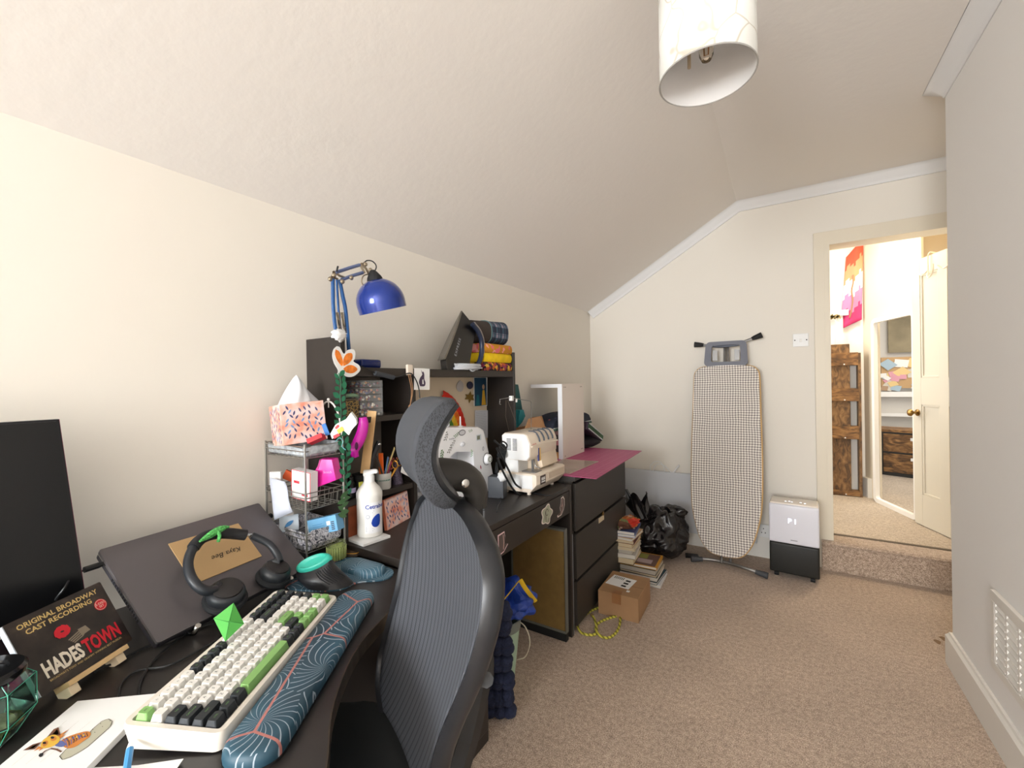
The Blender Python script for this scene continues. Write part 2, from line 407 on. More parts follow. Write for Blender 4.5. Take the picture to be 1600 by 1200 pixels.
# the room seen in / beyond the mirror
for nm_, q_ in (('wall_bedroom', (.64, 3.2, 7.0, 7.1)), ('wall_bedroom_right', (3.1, 3.2, 3.6, 7.0)), ('wall_bedroom_left', (.66, .70, 5.08, 7.0))):
    bm = B(); box(bm, *q_, FL, 2.62); struct(nm_, bm, M('bedroom_wall', (206, 200, 190), .8))
RW = None
def wood_mat(name, a, b_, c, sc=(3, 3, 16)):
    m, N, K, b = newmat(name, .6)
    v = mapped(N, K, sc)
    n1 = N.new('ShaderNodeTexNoise'); n1.inputs['Scale'].default_value = 3; n1.inputs['Detail'].default_value = 6; n1.inputs['Distortion'].default_value = 1.2; K.new(v, n1.inputs['Vector'])
    r = ramp(N, K, n1.outputs[0], [(.3, a), (.5, b_), (.68, c)])
    K.new(r.outputs[0], b.inputs['Base Color']); return m
RUSTIC = wood_mat('rustic_wood', (62, 46, 30), (118, 86, 52), (152, 116, 74), (9, 9, 4))
RUSTICH = wood_mat('rustic_wood_flat', (52, 36, 20), (120, 84, 46), (165, 122, 72), (3, 3, 9))
BLKMETAL = M('black_metal', (46, 44, 40), .5)
# ladder shelf
Y0 = 4.86
t = thing('rustic_shelf_unit', 'rustic brown wood shelf unit with open slots left in the lit hall', 'shelf unit', loc=(.45, Y0, FL))
sx0, sx1 = .20, .603
for x in (sx0, sx1-.02):
    bm = B(); box(bm, x, x+.02, Y0-.0, Y0+.115, FL, 1.47); obj('post', bm, RUSTIC, t, world=True)
bm = B(); box(bm, sx0+.02, sx1-.075, Y0+.02, Y0+.04, FL+.03, 1.555, bev=.006); obj('back_board', bm, RUSTIC, t, world=True)
for z in (1.36, 1.04, .70, FL+.005):
    bm = B(); h = .115 if z > .3 else .04
    box(bm, sx0+.018, sx1-.018, Y0-.004, Y0+.10, z, z+h, bev=.003); s_ = obj('shelf', bm, RUSTICH, t, world=True)
    bm = B(); box(bm, .48, .49, Y0-.007, Y0-.004, z+.006, z+.016); obj('screw_cap', bm, WHITE, s_)
# white door head glimpsed at the left of the hall
bm = B(); box(bm, .2, .53, 4.93, 4.98, 1.82, 1.87); box(bm, .44, .49, 4.95, 4.98, FL, 1.82); struct('trim_5', bm, HWW)
bm = B()
lv = M('dried_leaf', (150, 132, 84), .8)
for k in range(14): prism(bm, leafpts(.40+random.random()*.08, 1.80+random.random()*.03, .04, .012, random.random()*3), -4.925, -4.928, Matrix(((1, 0, 0, 0), (0, 0, -1, 0), (0, 1, 0, 0), (0, 0, 0, 1))))
tag(obj('dried_foliage', bm, lv), 'dried leaves hanging high on the hall door head beside flag', 'foliage')
# flag hanging from the wall edge
fa = onY(1342, 374, 4.86); fb = onY(1347, 376, 4.74); 
t_ = B()
cols = [M('flag_red', (232, 84, 62), .8), M('flag_orange', (248, 148, 112), .8), M('flag_white', (250, 244, 240), .8), M('flag_pink', (224, 128, 172), .8), M('flag_deep', (196, 56, 110), .8)]
flo = onY(1333, 410, 4.80)
def flagpt(u, v):
    # u across (0..1), v down
    a = onY(1322+u*27, 402-u*30, 4.955-.03*u); b_ = onY(1313+u*34, 515-u*16, 4.955-.03*u)
    p = a.lerp(b_, v); p.y += .010*math.sin(u*7+v*2)+.006*math.sin(v*9); return p
V = grid(t_, flagpt, 10, 20)
t_.faces.ensure_lookup_table()
for f in t_.faces:
    pass
for i in range(10):
    for j in range(20):
        k = min(4, int((j+.5)/20*5+.15*math.sin(i)))
        t_.faces[i*20+j].material_index = k
fl = obj('hanging_flag', t_, cols, smooth=True)
m_ = fl.modifiers.new('s', 'SOLIDIFY'); m_.thickness = .003
tag(fl, 'red orange white and pink striped flag with a faint figure hanging in the hall', 'flag')
bm = B()
for pts in ([(.45, .35), (.48, .45), (.42, .55), (.50, .68), (.46, .82), (.40, .9)],):
    P_ = [flagpt(u, v)+Vector((0, -.012, 0)) for u, v in pts]; tube(bm, P_, .006, 5, smooth=4)
obj('printed_figure', bm, M('flag_print', (150, 118, 92), .8), fl, smooth=True)
# open panelled door, hinged on the right jamb
t = thing('panelled_door', 'open white panelled door with brass knob at right of the lit doorway', 'door', loc=(1.0, 3.66, FL))
ddir = Vector((.826-1.012, 4.170-3.648, 0)).normalized(); DM = frame((1.012, 3.648, FL+.006), ddir, (0, 0, 1))
dn = (DM.to_3x3() @ Vector((0, 0, 1))); ds = 1 if dn.x < 0 else -1   # ds: side that faces the doorway opening
DW, DH = .585, 1.89
DPAINT = M('door_paint', (222, 214, 196), .35)
def dbox(bm, x0, x1, z0, z1, a, b_, bev=0): box(bm, x0, x1, z0, z1, min(a*ds, b_*ds), max(a*ds, b_*ds), DM, bev=bev)
bm = B()
dbox(bm, 0, .08, 0, DH, -.035, 0, .002); dbox(bm, DW-.08, DW, 0, DH, -.035, 0, .002); dbox(bm, DW/2-.04, DW/2+.04, 0, DH, -.035, 0)
for z0, z1 in ((0, .22), (.86, 1.05), (DH-.11, DH)): dbox(bm, .08, DW-.08, z0, z1, -.034, -.001)
obj('door_frame_rails', bm, DPAINT, t, world=True)
for x0, x1 in ((.08, DW/2-.04), (DW/2+.04, DW-.08)):
    for z0, z1 in ((.22, .86), (1.05, DH-.11)):
        bm = B(); dbox(bm, x0-.01, x1+.01, z0-.01, z1+.01, -.026, -.012)
        obj('door_panel', bm, DPAINT, t, world=True)
        bm = B()
        for q in ((x0, x0+.014, z0, z1), (x1-.014, x1, z0, z1), (x0, x1, z0, z0+.014), (x0, x1, z1-.014, z1)): dbox(bm, *q, -.014, -.004, .003)
        obj('moulding', bm, DPAINT, t, world=True)
bm = B(); KM = DM @ T(DW-.045, .80+.0, 0) @ (RX(0) if ds > 0 else RX(PI))
lathe(bm, [(0, 0), (.024, 0), (.024, .004), (.010, .008), (.009, .03), (.02, .036), (.026, .044), (.023, .054), (.012, .060), (0, .061)], KM, 20)
obj('door_knob', bm, M('brass', (150, 118, 66), .3, 1), t, smooth=True, world=True)
for k, x in enumerate((.20, .40)):
    bm = B()
    tube(bm, [DM @ Vector(p) for p in [(x, DH+.012, ds*-.04), (x, DH+.012, ds*.008), (x, DH-.10, ds*.012), (x-.02, DH-.15, ds*.03), (x-.06, DH-.16, ds*.04), (x-.09, DH-.12, ds*.04), (x-.09, DH-.08, ds*.04)]], .004, 6, smooth=4)
    tube(bm, [DM @ Vector(p) for p in [(x, DH-.10, ds*.012), (x+.03, DH-.13, ds*.03), (x+.07, DH-.10, ds*.04)]], .004, 6, smooth=4)
    hk = obj('over_door_hook', bm, M('white_wire', (226, 212, 190), .4), smooth=True)
    tag(hk, ['white wire hook over the door top, nearer the doorway edge', 'white wire hook over the open door, second one towards knob side'][k], 'hook', 'over-door hooks')
# things seen through the mirror: picture, pinboard, rails, drawers
def VP(x, y, D): # a place along the sight line at depth D
    return Vector((0, 0, CH))+ray(x, y)*D
PB = 6.55
def backrect(x0, y0, x1, y1, Y, th=.02):
    a = onY(x0, y0, Y); b_ = onY(x1, y1, Y); bm = B(); box(bm, min(a.x, b_.x), max(a.x, b_.x), Y-th, Y, min(a.z, b_.z), max(a.z, b_.z)); return bm, a, b_
bm, a, b_ = backrect(1387, 489, 1452, 549, 6.98)
pic = obj('dark_picture', bm, M('misty_print', (136, 124, 98), .7, nz=(2.2, .55, 6)))
tag(pic, 'dark misty framed print seen in the upper part of the mirror', 'picture')
bm, a, b_ = backrect(1376, 559, 1470, 606, 6.98, .03)
pin = thing('pinboard', 'cork pinboard crowded with paper scraps seen in the mirror', 'pinboard', loc=tuple(a))
obj('cork', bm, M('cork', (196, 160, 116), .9), pin, world=True)
pc = [M('scrap%d' % i, c, .8) for i, c in enumerate([(240, 236, 228), (214, 206, 190), (220, 160, 170), (170, 190, 200), (230, 200, 140), (180, 150, 120)])]
for k in range(34):
    bm = B(); x = min(a.x, b_.x)+random.random()*abs(b_.x-a.x)*.95; z = min(a.z, b_.z)+random.random()*abs(b_.z-a.z)*.9; s_ = .04+random.random()*.05
    prism(bm, [(x+s_*math.cos(q+k), z+s_*.8*math.sin(q+k)) for q in (0, 1.4, 3.1, 4.6)], -6.948+.0003*k, -6.946+.0003*k, Matrix(((1, 0, 0, 0), (0, 0, -1, 0), (0, 1, 0, 0), (0, 0, 0, 1))))
    obj('paper_scrap', bm, pc[k % 6], pin, world=True)
bm, a, b_ = backrect(1374, 612, 1480, 620, 6.98, .05); struct('trim_6', bm, HWW)
bm, a, b_ = backrect(1374, 645, 1480, 652, 6.98, .05); struct('trim_7', bm, HWW)
# chest with two wood drawers
dY = 6.25; a = onZ(1384, 742, FL); 
t = thing('wooden_drawer_unit', 'low black framed drawer unit with rustic wood fronts seen in mirror', 'drawers', loc=(1.2, dY, FL))
q0 = Vector((.93, 6.10, FL)); DU = frame(q0, Vector((1, -.42, 0)), (0, 0, 1)) ; dsg = 1 if (DU.to_3x3() @ Vector((0, 0, 1))).y < 0 else -1
bm = B(); box(bm, -.20, .72, 0, .47, min(0, -dsg*.35), max(0, -dsg*.35), DU); obj('carcass', bm, BLKMETAL, t, world=True)
bm = B(); box(bm, -.21, .74, .47, .495, min(.01*dsg, -dsg*.36), max(.01*dsg, -dsg*.36), DU); obj('top', bm, RUSTICH, t, world=True)
for x0, x1 in ((-.19, -.02), (.01, .70)):
    for z0, z1 in ((.04, .24), (.26, .45)):
        bm = B(); box(bm, x0, x1, z0, z1, min(0, dsg*.015), max(0, dsg*.015), DU, bev=.004); d_ = obj('drawer', bm, RUSTICH, t, world=True)
        bm = B(); xc = (x0+x1)/2-.04; box(bm, max(xc-.08, x0+.01), min(xc+.08, x1-.01), z1-.06, z1-.03, min(dsg*.015, dsg*.03), max(dsg*.015, dsg*.03), DU, bev=.003); h_ = obj('handle', bm, WHITE, d_)
bm = B()
tube(bm, [onY(1374, 670, 6.95), onY(1440, 690, 6.95)], .006, 5); tube(bm, [onY(1376, 682, 6.94), onY(1440, 672, 6.94)], .006, 5)
tag(obj('crossed_wires', bm, BLKMETAL), 'thin dark crossed wires on wall above drawer unit in the mirror', 'wire')
# ------------------------------------------------------------------ fittings in the room
def plate(name, cen, n, w_, h_, label, cat, kind):
    Mx = frame(cen, Vector(n).cross(Vector((0, 0, 1)))*-1, (0, 0, 1)); t = thing(name, label, cat, Mx=Mx)
    bm = B(); box(bm, -w_/2, w_/2, -h_/2, h_/2, 0, .009, bev=.003); obj('faceplate', bm, WHITE, t)
    if kind == 'switch':
        bm = B(); box(bm, -.006, .006, -.011, .011, .008, .014, RX(.25), bev=.001); obj('rocker', bm, WHITE, t)
        for sx in (-.033, .033): bm = B(); lathe(bm, [(0, .0105), (.0035, .0105), (.004, .009), (.004, .008)], T(sx, 0, 0), 10); obj('screw', bm, BLKM, t)
    else:
        for k, sx in enumerate(kind):
            for (dx, dy) in ((0, .016), (-.011, -.012), (.011, -.012)):
                bm = B(); box(bm, sx+dx-.0025, sx+dx+.0025, dy-.004, dy+.004, .0085, .0096); obj('slot', bm, BLKM, t)
            bm = B(); box(bm, sx-.006, sx+.006, .028, .040, .008, .013, bev=.001); obj('rocker', bm, WHITE, t)
    return t
plate('light_switch', onY(1251, 531.5, YE-.001), (0, -1, 0), .088, .088, 'white single light switch on end wall left of the doorway', 'switch', 'switch')
plate('wall_socket', onY(1193, 829, YE-.021), (0, -1, 0), .10, .088, 'white wall socket low between the heater panel and dehumidifier', 'socket', (.0,))
# flat panel heater low on the end wall
t = thing('panel_heater', 'flat pale grey panel heater low on end wall behind ironing board', 'heater', loc=(-.75, YE-.02, .1))
bm = B(); box(bm, -1.25, -.155, YE-.05, YE-.03, .10, .545, bev=.003); obj('panel', bm, M('heater_paint', (204, 206, 210), .5), t, world=True)
for x in (-1.1, -.35):
    bm = B(); box(bm, x, x+.04, YE-.03, YE-.001, .2, .45); obj('bracket', bm, STEEL, t, world=True)
bm = B(); c0 = onY(1010, 735, YE-.045)
tube(bm, [onY(1017, 737, YE-.04), onY(1016, 728, YE-.04), onY(1024, 721, YE-.04), onY(1034, 724, YE-.04), onY(1039, 736, YE-.045)], .003, 6, smooth=5)
tube(bm, [onY(1020, 737, YE-.045), onY(1024, 728, YE-.045), onY(1032, 725, YE-.045), onY(1042, 731, YE-.045), onY(1048, 737, YE-.045), onY(1054, 739, YE-.045)], .003, 6, smooth=5)
tube(bm, [onY(1052, 739, YE-.04), onY(1061, 727, YE-.04)], .007, 8)
tag(obj('white_cable', bm, WHITE, smooth=True), 'loop of white cable resting on top edge of grey heater', 'cable')
bm = B(); tube(bm, [onY(1172, 842, YE-.04), onY(1174, 852, YE-.05), onY(1166, 862, YE-.07), onY(1150, 866, YE-.1), onZ(1140, 872, .01)], .003, 6, smooth=5)
tag(obj('heater_cable', bm, WHITE, smooth=True), 'thin white cable curling down behind foot of ironing board', 'cable')
# air vent in the right wall
t = thing('air_vent', 'white slatted air vent low in the right wall', 'vent', loc=(XR, 1.9, .4))
vy0, vy1, vz0, vz1 = 1.55, 2.125, .25, .52
bm = B()
for k, q in enumerate(((vy0, vy1, vz1-.035, vz1), (vy0, vy1, vz0, vz0+.03), (vy1-.03, vy1-.0004, vz0+.0004, vz1-.0004), (vy0+.0004, vy0+.03, vz0+.0004, vz1-.0004))): box(bm, XR-.014+(.001 if k > 1 else 0), XR, q[0], q[1], q[2], q[3], bev=.003)
obj('vent_frame', bm, TRIMW, t, world=True)
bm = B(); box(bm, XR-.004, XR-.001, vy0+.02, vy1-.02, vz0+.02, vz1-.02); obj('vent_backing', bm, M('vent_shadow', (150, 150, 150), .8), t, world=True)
nc = 6
for c_ in range(nc+1):
    y = vy0+.03+(vy1-vy0-.06)*c_/nc; bm = B(); box(bm, XR-.012, XR-.002, y-.006, y+.006, vz0+.02, vz1-.02); obj('mullion', bm, TRIMW, t, world=True)
for c_ in range(nc):
    y0_ = vy0+.03+(vy1-vy0-.06)*c_/nc+.006; y1_ = y0_+(vy1-vy0-.06)/nc-.012
    for k in range(9):
        z = vz0+.04+k*.0225; bm = B()
        prism(bm, [(XR-.003, z), (XR-.013, z-.004), (XR-.013, z+.0), (XR-.003, z+.016)], -y1_, -y0_, Matrix(((1, 0, 0, 0), (0, 0, -1, 0), (0, 1, 0, 0), (0, 0, 0, 1))))
        obj('louvre', bm, TRIMW, t, world=True)
# pendant lampshade
pc_ = onY(1104, 110, 1.27); PR, PZ0, PZ1 = .12, pc_.z-.0, 2.33
t = thing('pendant_lamp', 'white drum lampshade with faint line print hanging from the ceiling', 'lamp', loc=(pc_.x, pc_.y, ZC))
m, N, K, b = newmat('lampshade_fabric', .8)
v = mapped(N, K, (5, 5, 5)); n1 = N.new('ShaderNodeTexVoronoi'); n1.feature = 'DISTANCE_TO_EDGE'; n1.inputs['Scale'].default_value = 1.6
nz_ = N.new('ShaderNodeTexNoise'); nz_.inputs['Scale'].default_value = 1.3; K.new(v, nz_.inputs['Vector'])
mv = N.new('ShaderNodeVectorMath'); mv.operation = 'ADD'; K.new(v, mv.inputs[0]); K.new(nz_.outputs[1], mv.inputs[1]); K.new(mv.outputs[0], n1.inputs['Vector'])
r = ramp(N, K, n1.outputs[0], [(.0, (206, 198, 182)), (.012, (212, 206, 192)), (.03, (238, 237, 230))]); K.new(r.outputs[0], b.inputs['Base Color'])
b.inputs['Transmission Weight'].default_value = 0
zb = pc_.z-.02
bm = B(); lathe(bm, [(PR, zb), (PR, zb+.26)], T(pc_.x, pc_.y, 0), 64)
sh = obj('lamp_shade', bm, [m, M('shade_lining', (232, 230, 228), .8)], t, smooth=True, world=True)
md_ = sh.modifiers.new('s', 'SOLIDIFY'); md_.thickness = .003; md_.offset = -1; md_.material_offset = 1
for z in (zb, zb+.26):
    bm = B(); tube(bm, [(pc_.x+PR*math.cos(a), pc_.y+PR*math.sin(a), z) for a in [2*PI*i/64 for i in range(64)]], .0022, 6, closed=True); obj('rim', bm, M('rim_grey', (170, 166, 160), .6), t, smooth=True, world=True)
bm = B(); lathe(bm, [(0, zb+.045), (.012, zb+.047), (.018, zb+.06), (.019, zb+.12), (.014, zb+.135)], T(pc_.x-.0, pc_.y, 0), 20)
obj('bulb', bm, M('bulb_glass', (250, 240, 225), .05, trans=1, ior=1.2), t, smooth=True, world=True)
bm = B(); tube(bm, [(pc_.x-.006, pc_.y, zb+.13), (pc_.x-.004, pc_.y, zb+.06), (pc_.x+.004, pc_.y, zb+.06), (pc_.x+.006, pc_.y, zb+.13)], .0016, 5); obj('filament', bm, M('filament', (190, 140, 90), .4), t, world=True)
bm = B(); lathe(bm, [(0, zb+.135), (.016, zb+.135), (.02, zb+.15), (.02, zb+.2), (.006, zb+.22), (.004, zb+.23), (.004, ZC)], T(pc_.x, pc_.y, 0), 16)
for k in range(3):
    a = k*2.094+.5; tube(bm, [(pc_.x+.018*math.cos(a), pc_.y+.018*math.sin(a), zb+.18), (pc_.x+PR*math.cos(a), pc_.y+PR*math.sin(a), zb+.255)], .002, 5)
obj('holder', bm, M('brass_holder', (190, 170, 140), .4), t, smooth=True, world=True)
bm = B(); tube(bm, [(pc_.x-.045, pc_.y+.01, zb+.05), (pc_.x-.045, pc_.y+.01, zb+.16)], .005, 6); obj('gimbal_stub', bm, M('brass_holder'), t, world=True)
bm = B(); lathe(bm, [(.05, ZC), (.05, ZC-.015), (.03, ZC-.035), (0, ZC-.036)], T(pc_.x, pc_.y, 0), 24); obj('ceiling_rose', bm, WHITE, t, smooth=True, world=True)


# ================================================================== WRITING DESK WITH HUTCH (black-brown, along the left wall)
DT = .75; DXF = -.885; DY0, DY1 = .88, 1.952
t = thing('writing_desk', 'black brown writing desk with raised hutch against the left wall', 'desk', loc=(-1.13, 1.4, 0))
bm = B(); box(bm, XL+.002, DXF, DY0, DY1, DT-.022, DT, bev=.002); box(bm, XL+.002, DXF, DY0, DY0+.02, DT-.05, DT-.02); obj('desktop', bm, BLACKW, t, world=True)
bm = B(); box(bm, XL+.002, DXF, DY1-.022, DY1, 0, DT-.022, bev=.002); obj('side_panel', bm, BLACKW, t, world=True)
bm = B(); box(bm, XL+.002, DXF-.004, DY0, DY0+.345, 0, DT-.022, bev=.002); obj('pedestal', bm, BLACKW, t, world=True)
bm = B(); box(bm, DXF-.003, DXF+.011, DY0+.02, DY0+.325, .06, DT-.05, bev=.003); obj('cabinet_door', bm, BLACKW, t, world=True)
bm = B(); box(bm, XL+.02, XL+.036, DY0+.34, DY1-.02, .35, DT-.022); obj('back_panel', bm, BLACKW, t, world=True)
bm = B(); box(bm, DXF-.02, DXF-.002, DY0+.352, DY1-.026, .615, DT-.026, bev=.002); dr = obj('drawer', bm, BLACKW, t, world=True)
bm = B(); box(bm, XL+.03, DXF-.03, DY0+.35, DY1-.03, .62, DT-.03); obj('drawer_box', bm, BLACKW, t, world=True)
HX = -1.20
for nm, y0, y1, z0, z1, x1 in (('hutch_side', DY0, DY0+.018, DT, 1.42, HX), ('hutch_side', DY1-.018, DY1, DT, 1.42, HX), ('divider', 1.195, 1.213, DT, 1.292, HX)):
    bm = B(); box(bm, XL+.002, x1, y0, y1, z0, z1, bev=.0015); obj(nm, bm, BLACKW, t, world=True)
bm = B(); box(bm, XL+.002, HX-.002, DY0+.018, DY1-.018, 1.290, 1.320, bev=.0015); obj('hutch_shelf', bm, BLACKW, t, world=True)
for z in (1.130, .862):
    bm = B(); box(bm, XL+.002, HX-.004, DY0+.018, 1.195, z, z+.02, bev=.0015); obj('hutch_shelf', bm, BLACKW, t, world=True)
bm = B(); box(bm, XL+.002, XL+.010, 1.213, DY1-.018, .78, 1.29); obj('hutch_backboard', bm, M('backboard_beige', (222, 204, 178), .8), t, world=True)
bm = B(); box(bm, XL+.002, XL+.008, DY0+.018, 1.195, .76, 1.29); obj('hutch_backboard', bm, M('backboard_shaded_wall', (120, 110, 100), .8), t, world=True)  # grey paints in the shade on the wall behind this open compartment
for x, y in ((565, 1), (640, 2)): pass
# die-cut stickers on the drawer front
STW = M('sticker_edge', (226, 214, 206), .6); STG = M('sticker_green', (168, 170, 148), .6); STD = M('sticker_dark', (92, 78, 74), .6); STP = M('sticker_pink', (206, 172, 164), .6)
def on_drawer(px, py): p = onX(px, py, DXF-.001); return (p.y, p.z)
DFM = Matrix(((0, 0, 1, DXF-.001), (1, 0, 0, 0), (0, 1, 0, 0), (0, 0, 0, 1)))
def drawer_sticker(label, cx, cz, shape, inner, mats):
    bm = B(); poly(bm, [(cx+a, cz+b_) for a, b_ in shape], .0, 0, DFM); poly(bm, [(cx+a*.86, cz+b_*.88) for a, b_ in shape], .0005, 1, DFM)
    for pts in inner: polyline(bm, [(cx+a, cz+b_) for a, b_ in pts], .003, .001, 2, DFM)
    o = obj('sticker', bm, mats); tag(o, label, 'sticker', 'stickers on the desk drawer')
    o.modifiers.new('s', 'SOLIDIFY').thickness = .0004; return o
y_, z_ = on_drawer(854.5, 804)
fl_ = [(.050*math.cos(a)*(1+.18*math.cos(5*a)), .042*math.sin(a)*(1+.12*math.cos(5*a))) for a in [2*PI*i/40 for i in range(40)]]
drawer_sticker('round pale green flower sticker on the dark drawer front', y_, z_, fl_, [[(.0+.012*math.cos(k+a*.5), .01+.014*math.sin(k+a*.5)) for a in range(6)] for k in range(4)]+[[(-.015, .02), (-.02, -.02)], [(-.008, -.005), (-.01, -.032)], [(.015, -.02), (.008, -.036)]], [STW, STG, STD])
y_, z_ = on_drawer(877, 792)
drawer_sticker('tall narrow pinkish figure sticker nearest the drawer right end', y_, z_, [(-.04, -.04), (.0, -.038), (.024, -.02), (.036, .0), (.036, .03), (.022, .046), (0, .042), (-.006, .015), (-.016, .0), (-.010, -.02), (-.044, -.03)], [[(-.01, -.03), (.004, -.02), (.012, .0), (.008, .035)], [(0, .0), (.012, .012)]], [STW, STD, STP])
y_, z_ = on_drawer(786, 848)
drawer_sticker('jagged pink outlined sticker half hidden behind chair frame', y_, z_, [(-.034, .038), (.01, .04), (.014, .02), (.008, -.005), (.034, -.015), (.004, -.036), (-.028, -.04), (-.034, .0)], [[(0, .03), (.004, .0), (0, -.025)]], [M('sticker_pale_pink', (232, 200, 204), .6), STD, STP])
# ================================================================== COMPUTER DESK with curved cut-out, lower, in the near corner
ND = .722
edge = [(-.888, .878), (-.885, .83), (-.862, .785), (-.81, .735), (-.747, .575), (-.651, .45), (-.553, .368), (-.50, .31), (-.475, .22), (-.47, -.75)]
edge = [(p.x, p.y) for p in smooth_path([(a, b_, 0) for a, b_ in edge], 5)]
t = thing('computer_desk', 'black computer desk with curved front edge and worn edging in the near corner', 'desk', loc=(-.95, .2, 0))
bm = B(); prism(bm, [(XL+.002, -.75), (-.47, -.75)][:1]+[(XL+.002, .878)][:0]+edge[::-1]+[(XL+.002, .878)], ND-.028, ND-.0004); obj('desktop', bm, BLACKD, t, world=True)
bm = B(); WORN = M('worn_edging', (56, 46, 34), .45, nz=(30, .5, 4))
for i in range(len(edge)-1):
    a, b_ = Vector((*edge[i], 0)), Vector((*edge[i+1], 0))
rows = []
for i, p in enumerate(edge):
    a = Vector((*edge[max(0, i-1)], 0)); b_ = Vector((*edge[min(len(edge)-1, i+1)], 0)); tt = (b_-a).normalized(); n = Vector((-tt.y, tt.x, 0)); 
    if n.x+n.y < 0: n = -n
    q = Vector((*p, 0)); rows.append([bm.verts.new(q+Vector((0, 0, ND-.03))), bm.verts.new(q+n*.0025+Vector((0, 0, ND-.03))), bm.verts.new(q+n*.0025+Vector((0, 0, ND))), bm.verts.new(q+Vector((0, 0, ND)))])
for a, b_ in zip(rows, rows[1:]):
    for k in range(4): bm.faces.new((a[k], a[(k+1) % 4], b_[(k+1) % 4], b_[k]))
obj('edge_band', bm, WORN, t, world=True)
for x0, x1, y0, y1 in ((XL+.01, -1.0, -.75, -.73), (XL+.01, XL+.03, -.7, .8), (-.56, -.54, -.72, -.2)):
    bm = B(); box(bm, x0, x1, y0, y1, 0, ND-.028); obj('leg_panel', bm, BLACKD, t, world=True)

# ================================================================== CHEST OF DRAWERS
CX, CY0, CY1, CZ = -.880, 1.985, 2.80, .768
CHB = M('black_ash_veneer', (50, 46, 42), .45, nz=(3, .12, 4), bump=(100, .1, .001))
t = thing('chest_of_drawers', 'black brown three drawer chest between the desk and the end wall', 'chest of drawers', loc=(-1.13, 2.4, 0))
bm = B()
box(bm, XL+.002, CX-.02, CY0, CY0+.02, 0, CZ-.0); box(bm, XL+.002, CX-.02, CY1-.02, CY1, 0, CZ); box(bm, XL+.002, XL+.01, CY0, CY1, 0, CZ)
obj('carcass', bm, CHB, t, world=True)
bm = B(); box(bm, XL+.002, CX, CY0-.002, CY1+.002, CZ-.01, CZ+.01, bev=.002); obj('top', bm, CHB, t, world=True)
dz = [(.505, .745), (.265, .490), (.03, .250)]
for k, (z0, z1) in enumerate(dz):
    bm = B(); box(bm, CX-.02, CX, CY0+.003, CY1-.003, z0, z1, bev=.002); d_ = obj('drawer', bm, CHB, t, world=True)
    bm = B(); box(bm, XL+.02, CX-.03, CY0+.03, CY1-.03, z0, z1-.06); obj('drawer_box', bm, BLKM, t, world=True)
p = onX(941, 810, CX+.001)
bm = B(); box(bm, CX, CX+.001, p.y-.055, p.y+.03, p.z-.014, p.z+.014); 
tag(obj('label_strip', bm, M('label_cream', (214, 198, 170), .6)), 'small cream label strip stuck on the second chest drawer', 'label')
p = onX(942, 802, CX+.002); bm = B(); lathe(bm, [(0, 0), (.012, .002), (.012, .006), (0, .008)], Matrix.Translation((CX, p.y, .497)) @ RY(PI/2), 12)
tag(obj('brass_stud', bm, M('brass')), 'tiny brass stud at the gap above second chest drawer', 'stud')
# pink cutting mat
m, N, K, b = newmat('cutting_mat_pink', .55)
tc = mapped(N, K, (1, 1, 1)); sp = N.new('ShaderNodeSeparateXYZ'); K.new(tc, sp.inputs[0])
def gridline(c, step, w_):
    f_ = mathn(N, K, 'FRACT', mathn(N, K, 'MULTIPLY', mathn(N, K, 'ADD', c, 10.0), 1/step)); return mathn(N, K, 'LESS_THAN', f_, w_/step)
g = mathn(N, K, 'MAXIMUM', gridline(sp.outputs[0], .0508, .0016), gridline(sp.outputs[1], .0508, .0016))
mx = N.new('ShaderNodeMix'); mx.data_type = 'RGBA'; mx.inputs[6].default_value = lin((176, 74, 118))+(1,); mx.inputs[7].default_value = lin((208, 128, 160))+(1,)
K.new(g, mx.inputs[0]); K.new(mx.outputs[2], b.inputs['Base Color'])
bm = B(); prism(bm, [(-.773, 2.0), (-.806, 2.93), (-1.375, 2.91), (-1.37, 1.985)], CZ+.0102, CZ+.0135)
tag(obj('cutting_mat', bm, m), 'large pink cutting mat with grid lines lying on the chest top', 'cutting mat')
# clear quilting ruler on the mat
bm = B(); pz = CZ+.0145
q = [onZ(877, 742, pz), onZ(882, 721, pz), onZ(927, 725, pz), onZ(889, 743, pz)]
prism(bm, [(-1.12, 2.03), (-.93, 2.04), (-.92, 2.42), (-1.14, 2.40)], CZ+.014, CZ+.017)
tag(obj('clear_ruler', bm, M('clear_acrylic', (226, 214, 196), .1, alpha=.5)), 'clear acrylic quilting ruler lying across corner of the pink mat', 'ruler')
# white L-shaped panel standing on the chest
t = thing('shelf_offcut', 'tall white L shaped board standing on the pink mat', 'panel', loc=(-1.13, 2.5, CZ+.0136))
WB = M('white_board_warm_lit', (232, 222, 212), .45); WEDGE = M('white_board_cool_lit', (238, 240, 244), .4)  # one white board: warm light painted into its faces, cooler on the edge
def twoface(x0, x1, y0, y1, z0, z1):
    bm = B(); box(bm, x0, x1, y0, y1, z0, z1)
    bm.faces.ensure_lookup_table(); bm.faces[2].material_index = 1; return bm
p1_ = onZ(880, 718, CZ+.0136)
px_ = p1_.x; y0_ = p1_.y; y1_ = onX(913, 704, px_+.0).y
zt = onX(882, 600, px_).z
obj('upright', twoface(px_-.03, px_, y0_, y1_, CZ+.0136, zt), [WB, WEDGE], t, world=True)
obj('arm', twoface(px_-.22, px_-.03, y0_, y1_-.0, zt-.022, zt), [WB, WEDGE], t, world=True)
